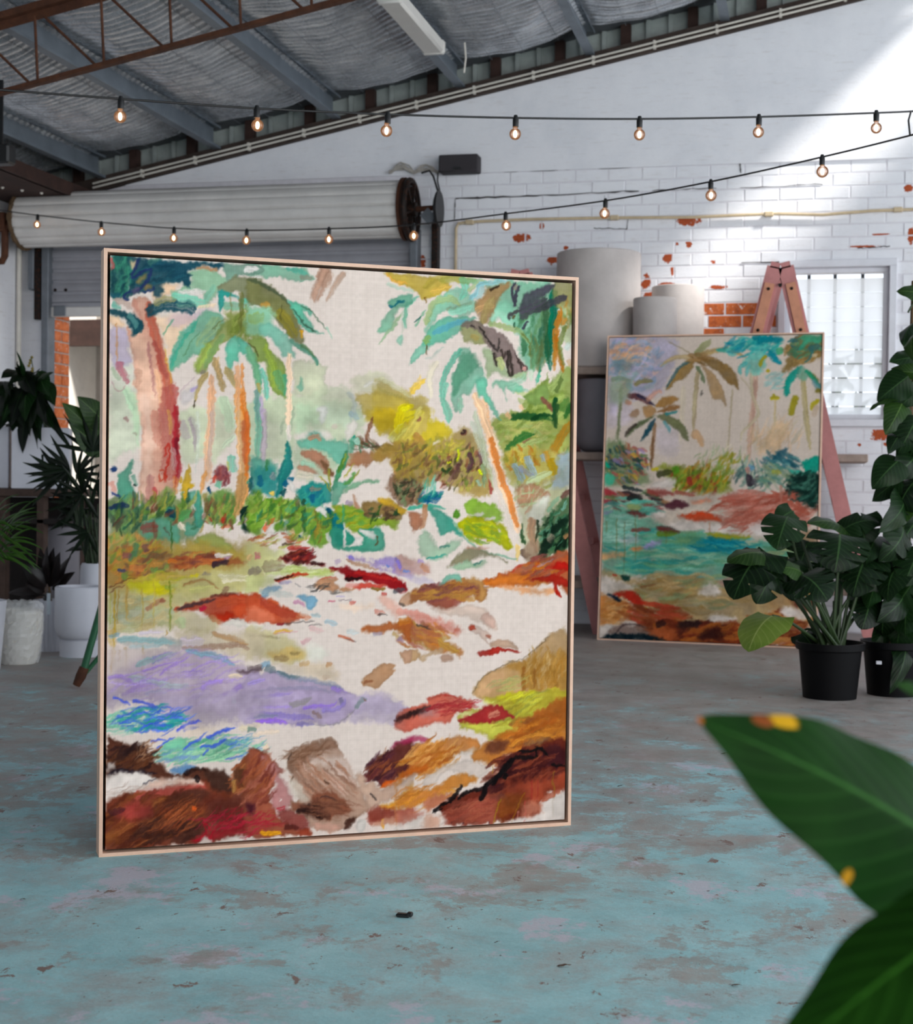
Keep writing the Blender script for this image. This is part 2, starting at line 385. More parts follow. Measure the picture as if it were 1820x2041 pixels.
# ================================================================== room shell
XL, YB, XJ, XD = -6.055, 10.7, -5.773, -2.888           # left wall, back wall face, door opening edges
RK = lambda x: 3.244 + .1973 * (x + 5.192)               # raking top edge of the back wall
WX0, WX1, WZ0, WZ1 = -.235, .515, 1.47, 2.545           # window opening
rs = lambda x, y: (x, y, RK(x) + .255)
fl = MB(); fl.add([(-14, -8, 0), (9, -8, 0), (9, 10.94, 0), (-14, 10.94, 0), (-14, -8, -.2), (9, -8, -.2), (9, 10.94, -.2), (-14, 10.94, -.2)],
                  [(0, 1, 2, 3), (7, 6, 5, 4), (0, 4, 5, 1), (1, 5, 6, 2), (2, 6, 7, 3), (3, 7, 4, 0)])
tag(fl.build('floor', M['floor']), 'concrete floor with worn flaking teal paint', 'floor', kind='structure')

wb = MB(); Y0, Y1 = YB + .003, YB + .245
wb.box((XL - .25, Y0, 0), (XJ, Y1, 3.3)); wb.box((XD, Y0, 0), (WX0, Y1, 3.25)); wb.box((WX1, Y0, 0), (7, Y1, 3.25))
wb.box((WX0, Y0, 0), (WX1, Y1, WZ0)); wb.box((WX0, Y0, WZ1), (WX1, Y1, 3.25)); wb.box((XJ, Y0, 2.55), (XD, Y1, 3.25))
wall_back = tag(wb.build('wall_back', M['mortar']), 'white painted brick back wall with chipped patches', 'wall', kind='structure')
pl = MB(); Z0 = 3.247
xa, xb = -5.17, 7.0
pl.add([(xa, YB - .012, Z0), (xb, YB - .012, Z0), (xb, YB - .012, RK(xb)), (xa, YB - .012, RK(xa)), (xa, Y1, Z0), (xb, Y1, Z0), (xb, Y1, RK(xb)), (xa, Y1, RK(xa))],
       [(0, 1, 2, 3), (4, 7, 6, 5), (0, 4, 5, 1), (3, 2, 6, 7), (0, 3, 7, 4), (1, 5, 6, 2)])
pl.build('rendered_gable', M['white_wall'], wall_back)
st = MB(); st.box((XL, YB - .004, 0), (XJ, YB + .01, 3.247)); st.build('plaster_strip', M['white_wall'], wall_back)
# bricks one by one
def px_of(p):
    d = Vector(p) - EYE; w = d.dot(FWD); return CX + FPX * d.dot(RGT) / w, CY - FPX * d.dot(UPV) / w
ORANGE = [(1443, 600, 1518, 626), (1408, 602, 1442, 626), (1404, 627, 1482, 654), (1483, 627, 1515, 654), (1530, 628, 1556, 656), (1400, 655, 1446, 680), (1690, 1005, 1745, 1032)]
PITCH_Z, LEN = .0876, .238
brick_me = []
for k in range(5):
    b = MB(); e = [U(-.003, .003) for _ in range(4)]
    hx, hz = LEN / 2 - .0045, PITCH_Z / 2 - .0042
    b.cbox((-hx, -U(.001, .0045), -hz), (hx, .06, hz), .003)
    for i in range(len(b.v)): b.v[i] += Vector((U(-.0012, .0012), U(-.0012, .0012), U(-.0012, .0012)))
    me = bpy.data.meshes.new('brick'); me.from_pydata([tuple(p) for p in b.v], [], b.f); me.materials.append(M['white_brick']); brick_me.append(me)
me_or = brick_me[0].copy(); me_or.materials.clear(); me_or.materials.append(M['bare_brick'])
rest = MB(); nb = 0; row = 0; z = Z0 - PITCH_Z / 2
while z > .04:
    x = -.618 + LEN / 2 + (LEN / 2 if (row - 11) % 2 else 0) - LEN * 14
    while x < 1.2:
        l, r_ = max(x - LEN / 2, XD + .002), min(x + LEN / 2, 1.0)
        inwin = z + .03 > WZ0 - .005 and z - .03 < WZ1 and r_ > WX0 - .01 and l < WX1 + .01
        if r_ - l > .05 and not (inwin and WX0 - .01 < x < WX1 + .01):
            if inwin:
                if x < WX0: r_ = min(r_, WX0)
                else: l = max(l, WX1)
            px, py = px_of((x, YB, z))
            seen = r_ - l > .09 and px < 1830 and py < 1050 and (py < 545 or px > 1150) and not (1205 < px < 1632 and py > 690) and not (px < 1400 and py > 690 and px > 1210)
            if seen and nb < 300:
                org = any(a <= px <= c and b_ <= py <= d for a, b_, c, d in ORANGE)
                o = bpy.data.objects.new('brick', me_or if org else brick_me[random.randrange(5)]); SC.collection.objects.link(o)
                o.parent = wall_back; o.location = ((l + r_) / 2, YB + .004, z); o.scale = ((r_ - l) / LEN, 1, 1); nb += 1
                if org: o['label'] = 'bare orange brick'
            elif r_ - l > .02:
                rest.box((l + .005, YB - .002, z - .039), (r_ - .005, YB + .03, z + .039))
        x += LEN
    z -= PITCH_Z; row += 1
rest.build('brickwork', M['white_brick'], wall_back, kind='stuff')
def crack_and_shade(pts, r=.0035):
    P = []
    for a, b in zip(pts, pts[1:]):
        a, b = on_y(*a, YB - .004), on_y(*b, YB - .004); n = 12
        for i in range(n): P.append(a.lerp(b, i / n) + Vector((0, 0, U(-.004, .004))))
    c = MB(); c.tube(P, [r * U(.4, 1.3) for _ in P], 5); c.build('crack_and_shade', M['crack_and_shade'], wall_back)
crack_and_shade([(906, 440), (908, 396), (960, 392)], .003); crack_and_shade([(908, 396), (1100, 389), (1290, 379)], .005); crack_and_shade([(1300, 380), (1440, 374)], .003)
crack_and_shade([(1475, 375), (1655, 366)], .0025); crack_and_shade([(880, 346), (1100, 339), (1300, 332)], .003); crack_and_shade([(1475, 326), (1477, 345)], .004)
crack_and_shade([(1478, 523), (1785, 517)], .004); crack_and_shade([(1205, 390), (1206, 410)], .002); crack_and_shade([(1710, 495), (1780, 490)], .003); crack_and_shade([(1184, 455), (1250, 456), (1252, 436)], .003)  # first one is the shadow under the window lintel, drawn as a dark tube

wl = MB(); wl.box((XL - .25, -8, 0), (XL, YB + .245, 3.3)); wall_left = tag(wl.build('wall_left', M['white_wall']), 'white painted left side wall', 'wall', kind='structure')
# brick reveal of the door opening (each brick a part)
jm = MB(); jm.box((XJ - .2, YB + .03, 0), (XJ + .002, Y1 + .01, 2.35)); jamb = tag(jm.build('trim_1', M['outside_grey']), 'orange brick reveal at the left edge of the roller door', 'reveal', kind='structure')
zz = 0.0; k = 0
while zz < 2.27:
    cuts = [YB + .005, YB + .125, YB + .25] if k % 2 == 0 else [YB + .005, YB + .25]
    for a, b in zip(cuts, cuts[1:]):
        q = MB(); q.cbox((XJ - .1, a + .004, zz + .005), (XJ + U(.006, .012), b - .004, zz + .081), .005)
        q.build('brick', M['bare_brick'], jamb)
    zz += .086; k += 1
# dark timber plate, cladding strip with studs
bm = MB(); xa, xb = XL - .1, 3.2
def rake_bar(mb, x0, x1, y0, y1, d0, d1):
    mb.add([(x0, y0, RK(x0) + d0), (x1, y0, RK(x1) + d0), (x1, y0, RK(x1) + d1), (x0, y0, RK(x0) + d1), (x0, y1, RK(x0) + d0), (x1, y1, RK(x1) + d0), (x1, y1, RK(x1) + d1), (x0, y1, RK(x0) + d1)],
           [(0, 1, 2, 3), (4, 7, 6, 5), (0, 4, 5, 1), (3, 2, 6, 7), (0, 3, 7, 4), (1, 5, 6, 2)]); return mb
tag(rake_bar(MB(), xa, xb, YB - .06, Y1, 0.0, .10).build('trim_2', M['beam']), 'dark raking timber plate along the top of the white gable', 'plate', kind='structure')
gable = MB(); rake_bar(gable, xa, xb, YB + .07, YB + .1, .07, .3)
gable = tag(gable.build('wall_gable', M['cladding']), 'grey green ribbed cladding strip under the roof', 'cladding', kind='structure')
x = xa + .1; i = 0
while x < 3.0:
    s = MB()
    if i % 3 == 0: s.box((x - .035, YB - .0, RK(x) + .10), (x + .035, YB + .065, RK(x) + .26)); s.build('stud', M['stud'], gable)
    else: s.box((x - .016, YB + .04, RK(x) + .10), (x + .016, YB + .068, RK(x) + .26)); s.build('rib', M['cladding'], gable)
    x += .157; i += 1
# roof: sheet, purlins, sagging foil blankets
SKX0, SKX1, SKY0 = 1.06, 2.15, 8.9                         # roof light beyond the right edge of the view
rf = MB()
def slab(x0, x1, y0, y1): rake_bar(rf, x0, x1, y0, y1, .262, .29)
slab(XL - .4, SKX0, -9, 11.15); slab(SKX0, SKX1, -9, SKY0); slab(SKX1, 9.0, -9, 11.15)
ceiling = tag(rf.build('ceiling', M['roof']), 'sloping steel roof lined with silver insulation foil', 'roof', kind='structure')
PX = [-5.34 + .9385 * i for i in range(13)]
def purlin(x):
    b = MB(); h0, h1 = RK(x) + .082, RK(x) + .25; w = .065; t = .004; y0, y1 = -4.5, 10.635
    prof = [(0, h0), (w, h0), (w, h0 + .018), (w - t, h0 + .018), (w - t, h0 + t), (t, h0 + t), (t, h1 - t), (w - t, h1 - t), (w - t, h1 - .018), (w, h1 - .018), (w, h1), (0, h1)]
    vs = [(x - w / 2 + a, y, c) for y in (y0, y1) for a, c in prof]; n = len(prof)
    b.add(vs, [(i, (i + 1) % n, (i + 1) % n + n, i + n) for i in range(n)]); b.build('purlin', M['purlin'], ceiling)
for i, x in enumerate(PX[:12]):
    if i != 7: purlin(x)                                 # the roof light replaces one purlin
for bi in range(-1, 12):
    xs, xe = PX[0] + .9385 * bi, PX[0] + .9385 * (bi + 1)
    if bi == -1: xs = XL
    y_end = 10.46 if not (SKX0 - .1 < xs < SKX1) else 8.95
    if xs > 5.5: continue
    nx, ny = 18, 620 if bi < 7 else 60; ph = [U(0, 9) for _ in range(6)]; rows = []
    rr = np.random.RandomState(bi + 40); jit = np.cumsum(rr.randn(ny + 1) * .22); amp = .006 + np.convolve(rr.rand(ny + 15), np.ones(15) / 15, 'valid') * .016
    ys = 4.2 if bi < 7 else -4
    for j in range(ny + 1):
        y = ys + (y_end - ys) * j / ny; row_ = []
        for i in range(nx + 1):
            u = i / nx; x = xs + (xe - xs) * u
            s = math.sin(math.pi * u)
            sag = s ** .8 * (.095 + .015 * math.sin(y * 1.3 + ph[0])) * (1 - .45 * max(0, 1 - (y_end - y) / .5))
            wr = amp[j] * (1 - 2 * abs(math.sin(y * 42 + jit[j] * .6 + 1.3 * math.sin(u * 3.1 + ph[1]) + .5 * math.sin(u * 7 + y * 2.1 + ph[4]))) ** .7) * (.4 + .6 * s)
            wr += .004 * math.sin(u * 21 + y * 8 + ph[3])
            row_.append((x, y, RK(x) + .25 - sag * .95 + wr))
        rows.append(row_)
    mb = MB(); mb.grid(rows); mb.build('foil_blanket', M['foil'], ceiling, smooth=True)
mw = MB()
for bi in range(-1, 7):
    for u in (.3, .55, .8):
        x = PX[0] + .9385 * (bi + u)
        if x < XL + .1: continue
        sag = math.sin(math.pi * u) ** .8 * .105
        mw.tube([(x, 2.2, RK(x) + .237 - sag), (x, 10.4, RK(x) + .237 - sag)], .0016, 4, False)
mw.build('safety_mesh_wire', M['steel_grey'], ceiling, kind='stuff')
# eave board on the left
eb = MB(); eb.box((XL + .002, 6.0, 3.10), (XL + .62, 10.60, 3.16)); eb.box((XL + .60, 6.0, 3.10), (XL + .64, 10.6, 3.2))
eb = tag(eb.build('trim_3', M['stud']), 'dark brown eave board above the roller door corner', 'board', kind='structure')
for k in range(3):
    b = MB(); b.ball((XL + .3 + k * .09, 9.9 + k * .12, 3.098), .012); b.build('screw_cap', M['conduit'], eb, True)
# steel truss
TY = 7.40
tr = thing('roof_truss', (-4.4, TY, 3.1), 'rusty brown open web steel truss under the roof', 'truss')
def chord(d0, d1, y0, y1, name):
    x0, x1 = -6.0, 3.0; b = MB(); rake_bar(b, x0, x1, y0, y1, d0, d1); return b
b = chord(.045, .082, TY - .045, TY + .045, 'top_chord'); rake_bar(b, -6.0, 3.0, TY - .004, TY + .004, .0, .05); b.build('top_chord', M['rust'], tr)
b = chord(-.350, -.326, TY - .022, TY + .022, 'bottom_chord'); b.build('bottom_chord', M['rust'], tr)
v0 = on_y(75, 178, TY).x; vd = on_y(480, 63, TY).x; vd = (vd - v0) / 3; vx = [v0 + vd * i for i in range(-2, 18)]
for i, x in enumerate(vx):
    q = MB(); q.tube([(x, TY, RK(x) - .33), (x - .02, TY, RK(x) + .02)], .008, 8); q.build('web', M['rust'], tr, SM)
    if i % 2 == 0 or True:
        q = MB(); q.tube([(x + .03, TY, RK(x) + .02), (x + vd - .05, TY, RK(x + vd) - .335)], .008, 8); q.build('web', M['rust'], tr, SM)
# outside: ground, walls, fence, bush
og = MB(); og.box((-30, 10.945, -.2), (30, 40, -.02)); tag(og.build('floor_outside', plain('pale outside paving', 'c9c2b8', .9)), 'pale paving outside the shed', 'paving', kind='structure')
ow = MB(); ow.box((-7.4, 11.2, -.02), (-6.95, 15.5, 3.2)); tag(ow.build('wall_outside_left', M['outside_wall']), 'sunlit pale block wall outside the roller door', 'wall', kind='structure')
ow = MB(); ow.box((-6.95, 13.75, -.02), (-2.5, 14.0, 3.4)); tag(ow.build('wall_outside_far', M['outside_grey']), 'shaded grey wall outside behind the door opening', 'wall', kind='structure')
aw = MB(); aw.box((-6.9, 13.15, 2.35), (-2.6, 13.74, 2.5)); aw.box((-6.9, 13.1, 2.25), (-2.6, 13.15, 2.5)); tag(aw.build('trim_4', M['stud']), 'dark brown awning outside above the door opening', 'awning', kind='structure')
# ---- canvas painter: strokes -> per-vertex colours -------------------------------------------------
def paint_canvas(W, H, base, strokes, seed=1):
    rs = np.random.RandomState(seed)
    def vnoise(cell):
        gh, gw = int(H / cell) + 3, int(W / cell) + 3
        g = rs.rand(gh, gw)
        y = np.arange(H) / cell; x = np.arange(W) / cell
        yi = y.astype(int); xi = x.astype(int)
        fy = (y - yi)[:, None]; fx = (x - xi)[None, :]
        fy = fy * fy * (3 - 2 * fy); fx = fx * fx * (3 - 2 * fx)
        a = g[yi][:, xi]; b = g[yi][:, xi + 1]; c = g[yi + 1][:, xi]; d = g[yi + 1][:, xi + 1]
        return (a * (1 - fx) + b * fx) * (1 - fy) + (c * (1 - fx) + d * fx) * fy
    k = W / 560.0
    n1, n2, n3 = vnoise(2.2 * k), vnoise(7 * k), vnoise(26 * k)
    wea = rs.rand(H, 1) * 0.5 + rs.rand(1, W) * 0.5 + 0.35 * rs.rand(H, W)
    img = np.empty((H, W, 3)); img[:] = base
    img += (wea[..., None] - 0.67) * 0.012 + (n3[..., None] - 0.5) * 0.02
    sx, sy = W / 1000.0, H / 1000.0
    asp = H / W
    def catmull(p, closed):
        p = np.asarray(p, float)
        if len(p) < 3: return p
        out = []
        n = len(p)
        rng = range(n) if closed else range(n - 1)
        for i in rng:
            if closed: p0, p1, p2, p3 = p[i - 1], p[i], p[(i + 1) % n], p[(i + 2) % n]
            else: p0, p1, p2, p3 = p[max(i - 1, 0)], p[i], p[i + 1], p[min(i + 2, n - 1)]
            for t in (0, .25, .5, .75):
                out.append(.5 * (2 * p1 + (p2 - p0) * t + (2 * p0 - 5 * p1 + 4 * p2 - p3) * t * t + (3 * p1 - p0 - 3 * p2 + p3) * t ** 3))
        if not closed: out.append(p[-1])
        return np.array(out)
    def sm(a, b, x):
        t = np.clip((x - a) / (b - a + 1e-9), 0, 1)
        return t * t * (3 - 2 * t)
    def box(p, m):
        x0 = max(int(p[:, 0].min() - m), 0); x1 = min(int(p[:, 0].max() + m) + 2, W)
        y0 = max(int(p[:, 1].min() - m), 0); y1 = min(int(p[:, 1].max() + m) + 2, H)
        return x0, x1, y0, y1
    def segs(p, X, Y):
        best = np.full(X.shape, 1e9); tt = np.zeros(X.shape); vv = np.zeros(X.shape)
        d = np.diff(p, axis=0); ln = np.hypot(d[:, 0], d[:, 1]) + 1e-9
        cum = np.concatenate([[0], np.cumsum(ln)]); tot = cum[-1]
        for i in range(len(d)):
            ax, ay = p[i]; ux, uy = d[i] / ln[i]
            s = np.clip((X - ax) * ux + (Y - ay) * uy, 0, ln[i])
            qx = X - ax - s * ux; qy = Y - ay - s * uy
            dd = np.hypot(qx, qy)
            m = dd < best
            best = np.where(m, dd, best); tt = np.where(m, (cum[i] + s), tt)
            vv = np.where(m, (X - ax) * -uy + (Y - ay) * ux, vv)
        return best, tt / tot, vv, tot
    def blend(x0, x1, y0, y1, col, al, var):
        c = np.asarray(col)[None, None, :] * (1 + var[..., None])
        a = np.clip(al, 0, 1)[..., None]
        reg = img[y0:y1, x0:x1]
        img[y0:y1, x0:x1] = np.clip(reg * (1 - a) + c * a, 0, 1)
    def brush(col, alpha, w, pts, dry, tap):
        p = catmull(np.asarray(pts, float) * [sx, sy], False)
        if len(p) < 2: return
        w = max(w * sx * .5, .55)
        x0, x1, y0, y1 = box(p, w + 3)
        if x1 <= x0 or y1 <= y0: return
        Y, X = np.mgrid[y0:y1, x0:x1].astype(float)
        d, t, v, tot = segs(p, X, Y)
        tab = rs.rand(64)
        fr = v / max(w, .8) * 5.0 + 20 + (n2[y0:y1, x0:x1] - .5) * 1.2
        fi = fr.astype(int); ff = fr - fi
        br = tab[fi % 64] * (1 - ff) + tab[(fi + 1) % 64] * ff
        ww = w * np.minimum(1, np.sqrt(np.clip(t / max(tap[0], 1e-3), .0, 1)) + (0 if tap[0] > .02 else 1))
        ww = ww * np.minimum(1, np.sqrt(np.clip((1 - t) / max(tap[1], 1e-3), .0, 1)) + (0 if tap[1] > .02 else 1))
        e = .8 + w * .10
        al = sm(-e, e, ww - d + (n1[y0:y1, x0:x1] - .5) * w * .35 + (n2[y0:y1, x0:x1] - .5) * w * .25)
        th = dry * (.35 + .75 * t)
        al = al * (1 - np.clip(th, 0, .95) * sm(.25, .7, 1 - br * .75 - wea[y0:y1, x0:x1] * .3))
        blend(x0, x1, y0, y1, col, al * alpha, (br - .5) * .22 + (n3[y0:y1, x0:x1] - .5) * .12)
    def poly(col, alpha, pts, soft, rough):
        p = catmull(np.asarray(pts, float) * [sx, sy], True)
        soft = soft * sx
        x0, x1, y0, y1 = box(p, soft + 3)
        if x1 <= x0 or y1 <= y0: return
        Y, X = np.mgrid[y0:y1, x0:x1].astype(float)
        pc = np.vstack([p, p[:1]])
        d, _, _, _ = segs(pc, X, Y)
        ins = np.zeros(X.shape, bool)
        for i in range(len(p)):
            (ax, ay), (bx, by) = pc[i], pc[i + 1]
            if ay == by: continue
            m = ((ay > Y) != (by > Y)) & (X < (bx - ax) * (Y - ay) / (by - ay) + ax)
            ins ^= m
        sd = np.where(ins, d, -d)
        q = rough * sx * .65
        al = sm(-soft - .6, soft + .6, sd + (n2[y0:y1, x0:x1] - .5) * q + (n1[y0:y1, x0:x1] - .5) * q * .5)
        var = (n3[y0:y1, x0:x1] - .5) * .22 + (n2[y0:y1, x0:x1] - .5) * .10 - .10 * np.exp(-(sd / (2.5 * k)) ** 2) * (soft < 3)
        blend(x0, x1, y0, y1, col, al * alpha * (.82 + .36 * n3[y0:y1, x0:x1]), var)
    for s in strokes:
        kind = s[0]
        if kind == 'H':
            _, cols, alpha, n, (cx, cy, rx, ry), ln, w, ang, jit = s
            for _i in range(n):
                a = rs.rand() * 6.283; r = math.sqrt(rs.rand())
                x = cx + math.cos(a) * r * rx; y = cy + math.sin(a) * r * ry
                th = math.radians(ang + (rs.rand() * 2 - 1) * jit)
                l = ln * (.6 + .8 * rs.rand()) * .5
                bend = (rs.rand() - .5) * l * .5
                dx, dy = math.cos(th) * l, -math.sin(th) * l / asp
                c = np.array(cols[rs.randint(len(cols))]) * (.92 + .16 * rs.rand())
                brush(c, alpha * (.7 + .3 * rs.rand()), w * (.6 + .7 * rs.rand()),
                      [(x - dx, y - dy), (x - dy * .2 + bend * .3, y + bend), (x + dx, y + dy)], .5, (.25, .4))
        elif kind == 'B':
            brush(s[1], s[2], s[3], s[4], s[5], s[6])
        elif kind == 'P':
            poly(s[1], s[2], s[3], s[4], s[5])
    img = np.clip(np.asarray(base) + (img - np.asarray(base)) * 1.12, 0, 1)
    # dry-brush break-up: warp the paint a little along noise so edges go ragged like bristles
    a1, a2, b1, b2 = vnoise(3.2 * k), vnoise(3.2 * k), vnoise(13 * k), vnoise(13 * k)
    yy, xx = np.mgrid[0:H, 0:W].astype(float)
    xq = np.clip(xx + ((a1 - .5) * 2.2 + (b1 - .5) * 2.4) * k, 0, W - 1.01); yq = np.clip(yy + ((a2 - .5) * 2.2 + (b2 - .5) * 2.4) * k, 0, H - 1.01)
    xi, yi = xq.astype(int), yq.astype(int); fx, fy = (xq - xi)[..., None], (yq - yi)[..., None]
    img = (img[yi, xi] * (1 - fx) + img[yi, xi + 1] * fx) * (1 - fy) + (img[yi + 1, xi] * (1 - fx) + img[yi + 1, xi + 1] * fx) * fy
    img += (wea[..., None] - 0.67) * 0.018 + (vnoise(4 * k)[..., None] - .5) * .03
    return np.clip(img, 0, 1)
